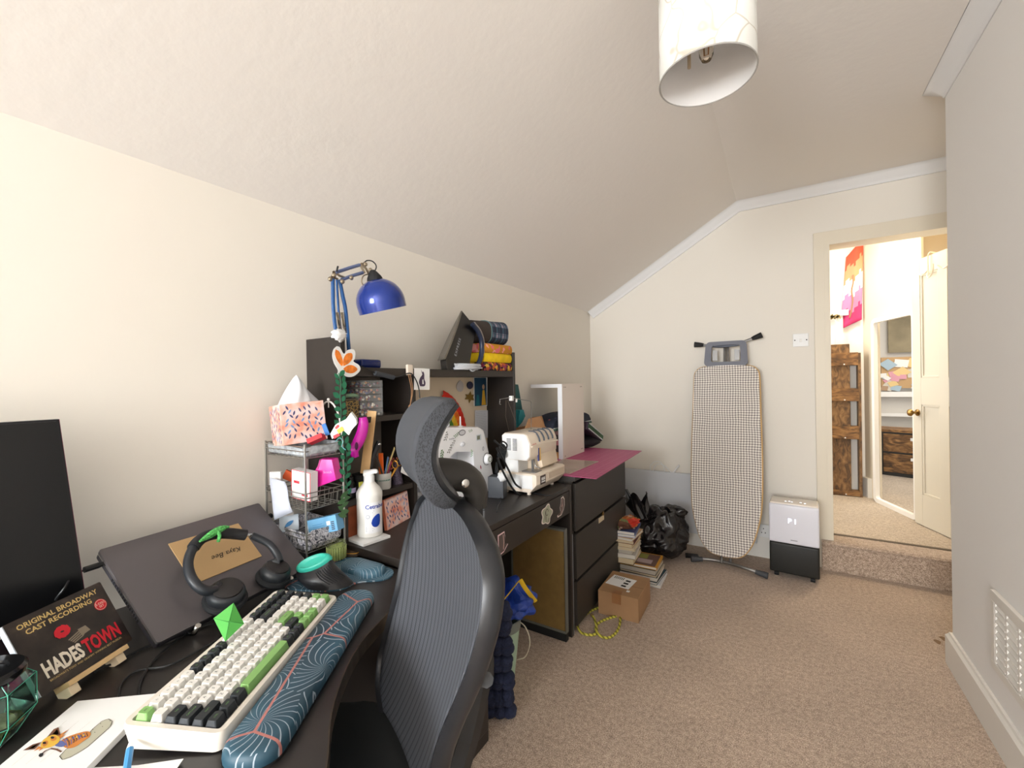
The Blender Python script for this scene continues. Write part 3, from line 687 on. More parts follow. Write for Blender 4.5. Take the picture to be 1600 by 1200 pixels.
for (y, z) in ((y0_+.03, zt-.02), (y0_+.05, zt-.02), (y1_-.03, zt-.02), (y1_-.05, zt-.02), (y0_+.03, CZ+.03), (y1_-.03, CZ+.04), (y1_-.05, CZ+.04)):
    bm = B(); lathe(bm, [(0, .001), (.003, .001), (.004, 0)], Matrix.Translation((px_, y, z)) @ RY(PI/2), 10); obj('screw_hole', bm, M('hole_dark', (120, 104, 92), .8), t, world=True)

# ================================================================== IRONING BOARD
m, N, K, b = newmat('gingham_cover', .85)
tc = mapped(N, K, (1, 1, 1)); sp = N.new('ShaderNodeSeparateXYZ'); K.new(tc, sp.inputs[0])
def chk(c): return mathn(N, K, 'GREATER_THAN', mathn(N, K, 'FRACT', mathn(N, K, 'MULTIPLY', mathn(N, K, 'ADD', c, 10.0), 1/.0162)), .5)
nzz = N.new('ShaderNodeTexNoise'); nzz.inputs['Scale'].default_value = 5; K.new(tc, nzz.inputs['Vector'])
off = mathn(N, K, 'MULTIPLY', nzz.outputs[0], .02)
s_ = mathn(N, K, 'ADD', chk(mathn(N, K, 'ADD', sp.outputs[0], off)), chk(mathn(N, K, 'ADD', sp.outputs[1], off)))
r = ramp(N, K, mathn(N, K, 'MULTIPLY', s_, .5), [(0, (246, 240, 230)), (.4, (196, 188, 180)), (.9, (124, 116, 114))], 'CONSTANT'); K.new(r.outputs[0], b.inputs['Base Color'])
IBY0 = 3.33
IO = Vector((-.33, 3.27, .03)); lean = math.radians(3.5)
IM = frame(IO, (1, 0, 0), (0, math.sin(lean), math.cos(lean)))  # x across, y up the board, z = towards the room (negative Y)
lean = math.radians(9.3)
IM = Matrix(((1, 0, 0, -.328), (0, math.sin(lean), -math.cos(lean), 3.17), (0, math.cos(lean), math.sin(lean), .098), (0, 0, 0, 1)))
t = thing('ironing_board', 'folded ironing board with grey checked cover leaning on the end wall', 'ironing board', Mx=IM)
ow = [(-.10, .0), (-.145, .06), (-.175, .14), (-.205, .28), (-.214, .45), (-.214, .70), (-.208, .95), (-.204, 1.18), (-.190, 1.235), (-.15, 1.262), (-.05, 1.27)]
halfL = smooth_path([(0, -.022, 0), (-.05, -.017, 0)]+[(a, b_, 0) for a, b_ in ow], 4)
outl = [(p.x, p.y) for p in halfL]+[(-p.x, p.y) for p in halfL[::-1]]
outl = [q for i, q in enumerate(outl) if i == 0 or (Vector(q)-Vector(outl[i-1])).length > .001]
bm = B(); prism(bm, outl, -.005, .022, bev=.008, seg=3); obj('padded_cover', bm, m, t, smooth=True)
bm = B(); tube(bm, [(a*1.01, (b_-.6)*1.003+.6, -.004) for a, b_ in outl], .006, 6, closed=True); obj('cover_binding', bm, M('binding_tan', (214, 176, 120), .8), t, smooth=True)
bm = B(); prism(bm, [(a*.93, (b_-.6)*.98+.6) for a, b_ in outl], -.016, -.005); obj('mesh_top', bm, STEEL, t)
# iron rest at the top
RG = M('iron_rest_grey', (112, 114, 124), .5)
o_, i_ = rrect(.27, .178, .030), rrect(.185, .118, .014)
bm = B(); cy = 1.356
va = [[bm.verts.new((p[0]*(1+.04*(-(p[1]))/.08), p[1]+cy, z)) for p in P_] for z in (.0, .016) for P_ in (o_, i_)]
n = len(o_)
for i in range(n):
    j = (i+1) % n
    bm.faces.new((va[0][i], va[0][j], va[1][j], va[1][i])); bm.faces.new((va[2][i], va[3][i], va[3][j], va[2][j])); bm.faces.new((va[0][i], va[2][i], va[2][j], va[0][j])); bm.faces.new((va[1][i], va[1][j], va[3][j], va[3][i]))
obj('iron_rest', bm, RG, t, smooth=True)
bm = B(); blob(bm, (0, cy+.054, .014), (.085, .010, .006), seg=20, rings=8); obj('rest_bar', bm, M('rest_bar_dark', (74, 80, 92), .4), t, smooth=True)
for sx in (-1, 1):
    bm = B(); box(bm, sx*.070-.016, sx*.070+.016, cy-.045, cy+.03, -.006, -.001); obj('rest_bracket', bm, STEEL, t)
for sx in (-.010, .010):
    bm = B(); tube(bm, [(sx, .05, -.03), (sx, 1.42, -.028)], .0085, 8); obj('frame_tube', bm, STEEL, t, smooth=True)
# top bar with black feet (feet of the folded legs above the board)
bm = B(); tube(bm, [(-.155, 1.438, -.03), (-.09, 1.424, -.03), (0, 1.418, -.03), (.09, 1.438, -.03), (.165, 1.464, -.03)], .0095, 8, smooth=5); obj('leg_bar', bm, STEEL, t, smooth=True)
for a, b_ in (((-.150, 1.437, -.03), (-.213, 1.444, -.03)), ((.160, 1.462, -.03), (.222, 1.486, -.03))):
    bm = B(); tube(bm, [a, Vector(a).lerp(Vector(b_), .3), b_], .016, 8, rfn=lambda u: .012+.009*u); obj('rubber_foot', bm, BLKM, t, smooth=True)
# bottom foot bar, curved, standing on the carpet
fp = [onZ(1080, 873, .03), onZ(1105, 874, .03), onZ(1135, 879, .035), onZ(1165, 888, .035), onZ(1200, 900, .02)]
IMI = IM.inverted()
bm = B(); tube(bm, [IMI @ p for p in fp], .011, 8, smooth=5); obj('foot_bar', bm, STEEL, t, smooth=True)
for a, b_ in ((fp[1].lerp(fp[0], .3), fp[0]), (fp[3].lerp(fp[4], .45), fp[4])):
    bm = B(); tube(bm, [IMI @ a, IMI @ b_], .018, 10, rfn=lambda u: .015+.006*u); obj('rubber_foot', bm, M('foot_dark', (66, 68, 72), .6), t, smooth=True)
for px in (1127, 1141):
    a = IMI @ onZ(px, 880, .035); bm = B(); tube(bm, [a, Vector((a.x*1.0, .02, -.03)), Vector((a.x, .3, -.03))], .009, 8); obj('leg_tube', bm, STEEL, t, smooth=True)

# ================================================================== DEHUMIDIFIER
t = thing('dehumidifier', 'white and black portable dehumidifier on castors left of the doorway step', 'dehumidifier', loc=(.06, 3.27, 0), rz=math.radians(-3))
hw, hd = .131, .085
ft = .028
bm = B(); box(bm, -hw, hw, -hd, hd, ft, .218, bev=.012, seg=3); obj('lower_body', bm, M('matt_black_body', (30, 30, 27), .5), t, smooth=True)
bm = B(); box(bm, -hw-.001, hw+.001, -hd-.001, hd+.001, .2185, .462, bev=.012, seg=3); obj('upper_body', bm, M('glossy_white_body', (228, 228, 236), .2), t, smooth=True)
bm = B(); box(bm, -hw+.004, hw-.004, -hd+.012, hd-.004, .455, .472, bev=.008, seg=3); obj('control_panel', bm, M('pearl_top', (232, 222, 210), .2), t, smooth=True)
LED = M('led_white', (235, 240, 255), .4, emit=1.3)
for k, x in enumerate((-.042, -.022, -.008, .038, .060)):
    bm = B(); lathe(bm, [(0, .0022), (.005, .0018), (.006, 0)], T(x, -.035+.01*(k % 2), .4715), 12); obj('indicator_light', bm, LED, t)
bm = B(); textbm(bm, 'P I', .044, Matrix.Translation((-.008, -hd-.0022, .362)) @ RX(PI/2)); obj('display_digits', bm, LED, t)
bm = B(); box(bm, -.016, .020, -hd-.0025, -hd-.0008, .243, .247); obj('badge', bm, M('badge_grey', (130, 130, 134), .4), t)
for sx in (-1, 1):
    for sy in (-1, 1):
        bm = B(); tube(bm, [(sx*.095-.012, sy*.06, .014), (sx*.095+.012, sy*.06, .014)], .014, 12); box(bm, sx*.095-.008, sx*.095+.008, sy*.06-.006, sy*.06+.006, .018, .030); obj('castor', bm, BLKM, t, smooth=True)

# ================================================================== OFFICE CHAIR (mesh back, facing the near desk)
ca = math.radians(28); CC = Vector((-.575, .60, 0))
cd_ = Vector((-math.sin(ca), -math.cos(ca), 0)); cl_ = Vector((math.cos(ca), -math.sin(ca), 0))
# chair frame: x = towards the camera side of the chair (sitter's left), y = backwards, z up
CM = Matrix(((cl_.x, -cd_.x, 0, CC.x), (cl_.y, -cd_.y, 0, CC.y), (0, 0, 1, 0), (0, 0, 0, 1)))
t = thing('office_chair', 'dark grey mesh office chair with curved headrest in front of the desks', 'chair', Mx=CM)
m, N, K, b = newmat('chair_mesh', .75)
tc = mapped(N, K); sp = N.new('ShaderNodeSeparateXYZ'); K.new(tc, sp.inputs[0])
ns = N.new('ShaderNodeTexNoise'); ns.inputs['Scale'].default_value = 3; K.new(tc, ns.inputs['Vector'])
# woven ribs that curve gently from bottom to top
xx = mathn(N, K, 'ADD', sp.outputs[0], mathn(N, K, 'MULTIPLY', mathn(N, K, 'MULTIPLY', mathn(N, K, 'SUBTRACT', sp.outputs[2], .8), mathn(N, K, 'SUBTRACT', sp.outputs[2], .8)), .9))
rib = mathn(N, K, 'FRACT', mathn(N, K, 'MULTIPLY', mathn(N, K, 'ADD', xx, 5.0), 1/.0155))
rl = ramp(N, K, rib, [(0, (40, 43, 48)), (.10, (44, 47, 53)), (.22, (74, 77, 84)), (.9, (78, 81, 88)), (1, (44, 47, 53))])
cr = mathn(N, K, 'FRACT', mathn(N, K, 'MULTIPLY', sp.outputs[2], 1/.0042))
cr2 = mathn(N, K, 'FRACT', mathn(N, K, 'MULTIPLY', xx, 1/.0042))
mxx = N.new('ShaderNodeMix'); mxx.data_type = 'RGBA'; mxx.blend_type = 'MULTIPLY'; mxx.inputs[0].default_value = .5
rr_ = ramp(N, K, mathn(N, K, 'MULTIPLY', cr, cr2), [(0, (160, 160, 160)), (.35, (255, 255, 255))]); K.new(rl.outputs[0], mxx.inputs[6]); K.new(rr_.outputs[0], mxx.inputs[7]); K.new(mxx.outputs[2], b.inputs['Base Color'])
CMESH = m
rec = lambda z: .2*(z-.8)
def cpt(u, z, k=0): return Vector((u, rec(z)+k, z))
# outline in (u, z): camera side is +u
inner_r = [(.0, 1.035), (.09, 1.025), (.150, 1.002), (.187, .975), (.203, .945), (.207, .90), (.200, .86), (.188, .82), (.165, .765), (.144, .72), (.124, .66), (.115, .60), (.11, .56)]
inner_l = [(.0, 1.035), (-.09, 1.025), (-.135, 1.0), (-.152, .97), (-.172, .93), (-.182, .87), (-.184, .80), (-.197, .74), (-.212, .68), (-.222, .63), (-.2, .58), (-.15, .56)]
def interp(tab, z):
    tab = sorted(tab, key=lambda q: q[1]); zs = [q[1] for q in tab]; us = [q[0] for q in tab]; return float(np.interp(z, zs, us))
bm = B()
def meshpt(s, v):
    z = .56+(1.035-.56)*(1-(1-v)**1.0)
    z = min(z, 1.0349); ul, ur = interp(inner_l, z), interp(inner_r, z); u = ul+(ur-ul)*s
    bow = .030*(4*s*(1-s))*math.sin(PI*min(1, max(0, (z-.5)/.56)))
    return cpt(u, z, bow)
grid(bm, meshpt, 18, 36)
o = obj('backrest_mesh', bm, CMESH, t, smooth=True); o.modifiers.new('s', 'SOLIDIFY').thickness = .004
FRM = M('chair_frame', (32, 33, 36), .36)
loop = [cpt(u, z) for u, z in inner_r[::1]]+[cpt(u, z) for u, z in inner_l[:0:-1]]
bm = B()
right = smooth_path([cpt(u, z) for u, z in inner_r], 4)
left = smooth_path([cpt(u, z) for u, z in inner_l], 4)
def strip(bm, path, w_, d_, sgn):
    rows = []
    for i, p in enumerate(path):
        z = p.z; ww = w_*min(1, .35+1.6*max(0, (1.035-z))/.12) if w_ > .015 else w_
        o_ = Vector((sgn, 0, 0)) if z < .985 else Vector((sgn*.75, 0, .6)).normalized()
        prof = [(-.004, -.006), (ww*.35, -.012), (ww*.8, -.004), (ww, .012), (ww*.8, .02), (ww*.4, d_), (-.002, d_-.006), (-.006, .008)]
        rows.append([bm.verts.new(p+o_*a+Vector((0, b_, 0))) for a, b_ in prof])
    for a, c in zip(rows, rows[1:]):
        for k in range(len(a)): f = bm.faces.new((a[k], a[(k+1) % len(a)], c[(k+1) % len(a)], c[k])); f.smooth = True
    bm.faces.new(rows[0]); bm.faces.new(rows[-1])
strip(bm, right, .020, .026, 1); strip(bm, left, .012, .024, -1)
obj('backrest_frame', bm, FRM, t, smooth=True, sharp=60)
# spine, post and lumbar arms behind
bm = B(); box(bm, -.024, .024, .088, .112, .93, 1.04, bev=.006); box(bm, -.034, .034, .078, .12, .88, .96, bev=.006)
obj('headrest_post', bm, BLK, t, smooth=True)
bm = B()
for x in (-.012, .012): tube(bm, [(x, .085, .955), (x, .085, 1.03)], .004, 6)
obj('post_slot', bm, DGREY, t)
bm = B(); tube(bm, [(0, .10, .93), (0, .115, .80), (0, .10, .66), (0, .05, .52), (0, -.02, .42)], .02, 8, smooth=5, rfn=lambda u: .022+.016*u)
obj('spine', bm, BLK, t, smooth=True)
bm = B()
for s_ in (-1, 1): tube(bm, [(0, .10, .74), (s_*.08, .085, .76), (s_*.19, .03, .80)], .012, 8, smooth=4)
obj('back_arms', bm, BLK, t, smooth=True)
# headrest: C-shaped in profile, pad towards the sitter, rigid shell behind
HZ0, HZ1, HW = 1.050, 1.226, .122
def hr(u, v, off):
    z = HZ0+(HZ1-HZ0)*v; q = (v-.5)*2
    taper_ = (1-.20*abs(q)**3) if v > .5 else (1-.30*abs(q)**3)
    x = (u-.5)*2*HW*taper_
    f = -.012+.052*abs(q)**2.0-.14*x-.010*(abs(u-.5)*2)**2    # y (backwards +); sides wrap forward
    ang = q*1.0
    nrm = Vector((0, math.cos(ang*.9), -math.sin(ang*.9)))
    return Vector((x, f+.012, z))+nrm*off
FAB = M('headrest_fabric', (64, 67, 73), .9, bump=(400, .3, .001)); 
m, N, K, b = newmat('headrest_net', .85); vv = N.new('ShaderNodeTexVoronoi'); vv.inputs['Scale'].default_value = 420; tc = mapped(N, K, (1, 1, .6)); K.new(tc, vv.inputs['Vector'])
r = ramp(N, K, vv.outputs[0], [(.15, (40, 42, 46)), (.6, (70, 73, 79))]); K.new(r.outputs[0], b.inputs['Base Color']); NET = m
def closedpad(bm, o0, o1, nu, nv, rim=0, mi_edge=0, u0=0, u1=1):
    A = [[bm.verts.new(hr(u0+(u1-u0)*i/nu, j/nv, o0(i/nu, j/nv))) for j in range(nv+1)] for i in range(nu+1)]
    C = [[bm.verts.new(hr(u0+(u1-u0)*i/nu, j/nv, o1(i/nu, j/nv))) for j in range(nv+1)] for i in range(nu+1)]
    for i in range(nu):
        for j in range(nv):
            f = bm.faces.new((A[i][j], A[i+1][j], A[i+1][j+1], A[i][j+1])); f.smooth = True
            f = bm.faces.new((C[i][j], C[i][j+1], C[i+1][j+1], C[i+1][j])); f.smooth = True
    for i in range(nu):
        for j in (0, nv):
            f = bm.faces.new((A[i][j], A[i+1][j], C[i+1][j], C[i][j])); f.material_index = mi_edge
    for j in range(nv):
        for i in (0, nu):
            f = bm.faces.new((A[i][j], A[i][j+1], C[i][j+1], C[i][j])); f.material_index = mi_edge
edge_ = lambda u, v: min(1, min(u, 1-u)*9+.0)*min(1, min(v, 1-v)*9)
bm = B(); closedpad(bm, lambda u, v: (-.028-.006*max(0, edge_(u, v))**.5)*max(.12, (1-abs(2*v-1)**6))**.5, lambda u, v: -.001, 20, 16, mi_edge=1)
o = obj('headrest_pad', bm, [FAB, NET], t, smooth=True, sharp=70)
bm = B(); closedpad(bm, lambda u, v: 0.0, lambda u, v: .008+.006*edge_(u, v), 20, 16, u0=.03, u1=.97)
obj('headrest_shell', bm, M('headrest_shell', (40, 42, 46), .3), t, smooth=True, sharp=60)
bm = B()
tube(bm, [(.0, .005, 1.085), (.0, .045, 1.083), (.0, .085, 1.072), (.0, .105, 1.045), (.0, .105, 1.01)], .022, 12, smooth=6, rfn=lambda u: .028-.006*u, flat=1.3)
obj('headrest_bracket', bm, M('bracket_brown_black', (48, 45, 42), .5), t, smooth=True)
bm = B(); lathe(bm, [(0, .0), (.008, .0), (.008, .004), (.005, .006), (0, .006)], Matrix.Translation((.034, .068, 1.070)) @ RY(PI/2), 16)
obj('bracket_bolt', bm, CHROME, t, smooth=True)
# seat, mechanism, star base
bm = B(); prism(bm, rrect(.52, .50, .10, 6), .455, .515, Matrix.Translation((-.03, -.265, 0)), bev=.018, seg=3); obj('seat', bm, M('seat_fabric', (30, 34, 36), .95), t, smooth=True)
bm = B(); box(bm, -.12, .12, -.40, -.05, .40, .456, bev=.01); lathe(bm, [(.03, .12), (.03, .26), (.022, .26), (.022, .41)], T(0, -.24, 0), 16); obj('mechanism', bm, BLK, t)
for k in range(5):
    a = k*2*PI/5+.3; bm = B(); e_ = Vector((.29*math.cos(a), -.24+.29*math.sin(a), .075))
    tube(bm, [(0, -.24, .13), (.5*e_.x, -.24+.5*(e_.y+.24), .115), tuple(e_)], .022, 8, rfn=lambda u: .026-.008*u); obj('base_leg', bm, BLK, t, smooth=True)
    bm = B(); Wm = Matrix.Translation((e_.x, e_.y, .029)) @ RZ(a+1) @ RX(PI/2); lathe(bm, [(0, -.022), (.024, -.022), (.029, -.016), (.029, .016), (.024, .022), (0, .022)], Wm, 16); box(bm, e_.x-.006, e_.x+.006, e_.y-.006, e_.y+.006, .04, .08); obj('castor', bm, BLK, t, smooth=True)

# ================================================================== KEYBOARD
KA = math.radians(121.3); KMx = Matrix.Translation((-.872, .437, ND)) @ RZ(KA)
t = thing('mechanical_keyboard', 'white mechanical keyboard with white, black and green keys on near desk', 'keyboard', Mx=KMx)
KL, KW = .412, .152
U = .0206; ti = math.radians(6.0)
KC = M('keyboard_case', (232, 226, 214), .35); 
# case: side profile extruded along x, a keycap well recessed in it
def case_z(y): return .030+(y+KW/2)*math.tan(ti)
bm = B()
out = rrect(KL, KW, .014, 5)
va = [bm.verts.new((x*.985, y*.94-.002, .002 if y < 0 else .008)) for x, y in out]; vb = [bm.verts.new((x, y, case_z(y)-.006)) for x, y in out]
vc = [bm.verts.new((x*.992, y*.985, case_z(y*.985))) for x, y in out]
inn = rrect(KL-.020, KW-.018, .005, 5); vd = [bm.verts.new((x, y, case_z(y))) for x, y in inn]; ve = [bm.verts.new((x, y, case_z(y)-.010)) for x, y in inn]
n = len(out)
bm.faces.new(va[::-1]); bm.faces.new(ve)
for i in range(n):
    j = (i+1) % n
    for a, c in ((va, vb), (vb, vc), (vc, vd), (vd, ve)): bm.faces.new((a[i], a[j], c[j], c[i]))
obj('case', bm, KC, t, smooth=True)
bm = B(); box(bm, -KL/2+.02, KL/2-.02, KW/2-.045, KW/2-.008, 0, .014, bev=.004); obj('riser_foot', bm, M('case_foot', (224, 216, 206), .5), t, smooth=True)
KW_, KB_, KG_ = M('keycap_white', (240, 238, 232), .5), M('keycap_black', (44, 48, 52), .5), M('keycap_green', (140, 190, 112), .5)
LEGB, LEGG = M('legend_dark', (40, 48, 44), .6), M('legend_green', (120, 175, 96), .6)
rows = [
 [('ESC', 'g', 1)]+[(f'F{i}', 'w', 1) for i in (1, 2, 3, 4)]+[(f'F{i}', 'k', 1) for i in (5, 6, 7, 8)]+[(f'F{i}', 'w', 1) for i in (9, 10, 11, 12)]+[('PRT', 'k', 1), ('DEL', 'k', 1)]+[('HOME', 'k', 1), ('END', 'k', 1), ('PGUP', 'k', 1), ('PGDN', 'k', 1)],
 [(c, 'w', 1) for c in '`1234567890-=']+[('BACKSPACE', 'k', 2), ('NUM', 'k', 1), ('/', 'k', 1), ('*', 'k', 1), ('-', 'k', 1)],
 [('TAB', 'k', 1.5)]+[(c, 'w', 1) for c in 'QWERTYUIOP[]']+[('\\', 'w', 1.5), ('7', 'w', 1), ('8', 'w', 1), ('9', 'w', 1), ('+', 'k', 1)],
 [('CAPS LOCK', 'k', 1.75)]+[(c, 'w', 1) for c in "ASDFGHJKL;'"]+[('ENTER', 'g', 2.25), ('4', 'w', 1), ('5', 'w', 1), ('6', 'w', 1), ('', 'k', 1)],
 [('SHIFT', 'k', 2.25)]+[(c, 'w', 1) for c in 'ZXCVBNM,./']+[('SHIFT', 'k', 1.75), ('^', 'g', 1), ('1', 'w', 1), ('2', 'w', 1), ('3', 'w', 1), ('ENT', 'g', 1)],
 [('CTRL', 'k', 1.25), ('WIN', 'k', 1.25), ('ALT', 'k', 1.25), ('', 'g', 6.25), ('ALT', 'k', 1), ('FN', 'k', 1), ('CTRL', 'k', 1), ('<', 'g', 1), ('v', 'g', 1), ('>', 'g', 1), ('0', 'w', 1), ('.', 'w', 1), ('', 'g', 1)]]
kx0 = -19*U/2; ky = KW/2-.012
for ri, row in enumerate(rows):
    x = kx0; yc = ky-U*(ri+.5)-(.002 if ri else 0)
    prof_h = (.0115, .0115, .0105, .0098, .0098, .0105)[ri]
    for lab, c, wd in row:
        w_ = wd*U-.0012; d_ = U-.0012; xc = x+wd*U/2; x += wd*U
        zb_ = case_z(yc)-.006
        KMk = Matrix.Translation((xc, yc, zb_)) @ RX(ti)
        bm = B()
        lo = rrect(w_, d_, .0016, 2); hi = rrect(w_-.0055, d_-.0058, .0028, 2)
        a = [bm.verts.new(KMk @ Vector((p[0], p[1], 0))) for p in lo]; c_ = [bm.verts.new(KMk @ Vector((p[0], p[1]+.0008, prof_h+.0035))) for p in hi]
        bm.faces.new(c_); n = len(a)
        for i in range(n): bm.faces.new((a[i], a[(i+1) % n], c_[(i+1) % n], c_[i]))
        if lab:
            s_ = .0062 if len(lab) == 1 else .0036
            textbm(bm, lab, s_, KMk @ Matrix.Translation((0, .0008+(0.001 if len(lab) == 1 else 0), prof_h+.0038)), 1)
        me = bpy.data.meshes.new('keycap'); bm.to_mesh(me); bm.free()
        me.materials.append({'w': KW_, 'k': KB_, 'g': KG_}[c]); me.materials.append(LEGG if c == 'k' else LEGB)
        ko = bpy.data.objects.new('keycap', me); COL.objects.link(ko); ko.parent = t
# green folded-paper diamond propped on the keyboard
bm = B(); GP = M('green_paper', (82, 168, 74), .7); GP2 = M('green_paper_print', (60, 140, 60), .7)
c0 = onZ(352, 1002, .775); nn = Vector((0, 0, CH))-c0; nn.z *= .55; nn.normalize()
top_, lft, rgt = onP(365, 942, c0, nn), onP(334, 966, c0, nn), onP(381, 974, c0, nn); mid = (lft+rgt)/2+nn*.010
vs_ = [bm.verts.new(p) for p in (c0, rgt, top_, lft, mid)]
for a, b_ in ((0, 1), (1, 2), (2, 3), (3, 0)): bm.faces.new((vs_[a], vs_[b_], vs_[4]))
o = obj('paper_diamond', bm, [GP]); tag(o, 'bright green folded paper diamond standing on the keyboard back row', 'origami'); o.modifiers.new('s', 'SOLIDIFY').thickness = .0015
bm = B()
for a, b_ in ((c0, mid), (rgt, mid), (top_, mid), (lft, mid)): tube(bm, [a+nn*.001, b_+nn*.001], .0008, 4)
obj('fold_line', bm, GP2, o)

# ================================================================== WRIST REST and MOUSE MAT (blue leaf print)
m, N, K, b = newmat('blue_leaf_fabric', .5)
tc = mapped(N, K, (1, 1, 1))
n0 = N.new('ShaderNodeTexNoise'); n0.inputs['Scale'].default_value = 6; K.new(tc, n0.inputs['Vector'])
base = ramp(N, K, n0.outputs[0], [(.35, (34, 62, 76)), (.55, (46, 84, 102)), (.75, (78, 120, 142))])
cur = base.outputs[0]
vo = N.new('ShaderNodeTexVoronoi'); vo.voronoi_dimensions = '2D'; vo.inputs['Scale'].default_value = 9; K.new(tc, vo.inputs['Vector'])
wv = N.new('ShaderNodeVectorMath'); wv.operation = 'SUBTRACT'; K.new(tc, wv.inputs[0]); K.new(vo.outputs['Position'], wv.inputs[1])
s2 = N.new('ShaderNodeSeparateXYZ'); K.new(wv.outputs[0], s2.inputs[0])
s3 = N.new('ShaderNodeSeparateColor'); K.new(vo.outputs['Color'], s3.inputs[0])
an = mathn(N, K, 'ADD', mathn(N, K, 'ARCTAN2', s2.outputs[1], s2.outputs[0]), mathn(N, K, 'MULTIPLY', vo.outputs['Distance'], 1.3))
fr_ = mathn(N, K, 'FRACT', mathn(N, K, 'ADD', mathn(N, K, 'MULTIPLY', an, 3.5014), s3.outputs[0]))
ln = mathn(N, K, 'LESS_THAN', fr_, .13)
mxa = N.new('ShaderNodeMix'); mxa.data_type = 'RGBA'; mxa.inputs[7].default_value = lin((178, 190, 200))+(1,); K.new(mathn(N, K, 'MULTIPLY', ln, .75), mxa.inputs[0]); K.new(cur, mxa.inputs[6])
ve_ = N.new('ShaderNodeTexVoronoi'); ve_.feature = 'DISTANCE_TO_EDGE'; ve_.voronoi_dimensions = '2D'; ve_.inputs['Scale'].default_value = 5; K.new(tc, ve_.inputs['Vector'])
ed = mathn(N, K, 'LESS_THAN', ve_.outputs[0], .011)
mxb = N.new('ShaderNodeMix'); mxb.data_type = 'RGBA'; mxb.inputs[7].default_value = lin((176, 112, 104))+(1,); K.new(ed, mxb.inputs[0]); K.new(mxa.outputs[2], mxb.inputs[6]); K.new(mxb.outputs[2], b.inputs['Base Color'])
LEAF = m
def cushion(name, label, cat, Mx, L_, W_, H_, r_, mat, base_mat, shape=None):
    """low padded rest with rounded ends"""
    t = thing(name, label, cat, Mx=Mx); pts = shape or rrect(L_, W_, r_, 8); bm = B(); rows = []
    for k, (s_, z) in enumerate([(.985, .0015), (1.0, H_*.35), (.985, H_*.6), (.94, H_*.82), (.86, H_*.95), (.70, H_)]):
        rows.append([bm.verts.new((x-math.copysign(min(abs(x), W_/2*(1-s_)), x), y*s_, z)) for x, y in pts])
    for a, c in zip(rows, rows[1:]):
        for i in range(len(a)): f = bm.faces.new((a[i], a[(i+1) % len(a)], c[(i+1) % len(a)], c[i])); f.smooth = True
    bm.faces.new(rows[-1]); bm.faces.new(rows[0][::-1]); obj('padded_top', bm, mat, t, smooth=True)
    bm = B(); prism(bm, [(x*1.004, y*1.01) for x, y in pts], 0, .0035); obj('rubber_base', bm, base_mat, t); return t
# geometry of the rest from its corners on the desk
ra, rb = onZ(385, 1175, ND+.02), onZ(560, 925, ND+.02)
cc = (ra+rb)/2; L_ = (rb-ra).length+.01; ang = math.atan2(rb.y-ra.y, rb.x-ra.x)
cushion('wrist_rest', 'long dark blue leaf patterned wrist rest beside the keyboard space bar', 'wrist rest', Matrix.Translation((cc.x, cc.y, ND)) @ RZ(ang), L_+.015, .088, .024, .036, LEAF, BLKM)
# mouse mat: thin sheet with a raised cushion at its far end
MP = [onZ(x, y, ND+.001) for x, y in ((425, 905), (470, 900), (505, 868), (560, 875), (606, 888), (600, 905), (580, 922), (570, 930), (500, 935), (470, 935))]
t = thing('mouse_mat', 'blue leaf patterned mouse mat with raised cushion under the black mouse', 'mouse mat', loc=(-1.05, .78, ND))
bm = B(); mpts = [(-1.21, .70), (-1.19, .80), (-1.13, .862), (-1.03, .868), (-.96, .862), (-.93, .835), (-.935, .80), (-.98, .76), (-.985, .71), (-1.05, .665), (-1.13, .645)]
mp = [(p.x, p.y) for p in smooth_path([(a, b_, 0) for a, b_ in mpts+[mpts[0]]], 4)[:-1]]
prism(bm, mp, ND+.0002, ND+.004); obj('sheet', bm, LEAF, t, world=True)
bm = B(); cA, cB = onZ(545, 880, ND+.012), onZ(590, 893, ND+.012)
mm = (cA+cB)/2; aa = math.atan2(cB.y-cA.y, cB.x-cA.x)
rows = []
for s_, z in [(1, .004), (1.0, .012), (.95, .018), (.8, .022), (.5, .024)]:
    rows.append([bm.verts.new(Matrix.Translation((mm.x, mm.y, ND)) @ RZ(aa) @ Vector((x*(s_*.5+.5), y*s_, z))) for x, y in rrect(.15, .07, .034, 8)])
for a, c in zip(rows, rows[1:]):
    for i in range(len(a)): f = bm.faces.new((a[i], a[(i+1) % len(a)], c[(i+1) % len(a)], c[i]))
bm.faces.new(rows[-1]); obj('gel_cushion', bm, LEAF, t, smooth=True, world=True)
# vertical mouse
mo_ = onZ(512, 913, ND+.004)
VM = Matrix.Translation((mo_.x, mo_.y, ND+.0045)) @ RZ(math.radians(32))
t = thing('vertical_mouse', 'black vertical mouse with teal top standing on the blue mouse mat', 'mouse', Mx=VM)
def mtop(a): # slanted top opening: long axis along x, leaning left and facing the camera
    return Vector((-.036+.046*math.cos(a), .002+.017*math.sin(a), .056+.013*math.sin(a)+.014*math.cos(a)))
def mouse(u, v):
    a = 2*PI*u
    base_ = Vector((.064*math.cos(a)+.004, .037*math.sin(a), 0)); tp = mtop(a)
    k = v**.8; e = base_.lerp(tp, k); b_ = .010*math.sin(PI*v)*(-1 if math.cos(a) > .2 else 1)
    e.x += b_*math.cos(a)*(1.2 if math.cos(a) > 0 else .8); e.y += .008*math.sin(PI*v)*math.sin(a)
    return e
bm = B(); V = grid(bm, mouse, 40, 16, closed_u=True); bm.faces.new([V[i][-1] for i in range(len(V))]); bm.faces.new([V[i][0] for i in range(len(V))][::-1])
for k in range(8):
    us = [.78+k*.022, .80+k*.024, .83+k*.026]
    tube(bm, [mouse(us[0] % 1, .86), mouse(us[1] % 1, .55), mouse(us[2] % 1, .18)], .0013, 4, smooth=4)
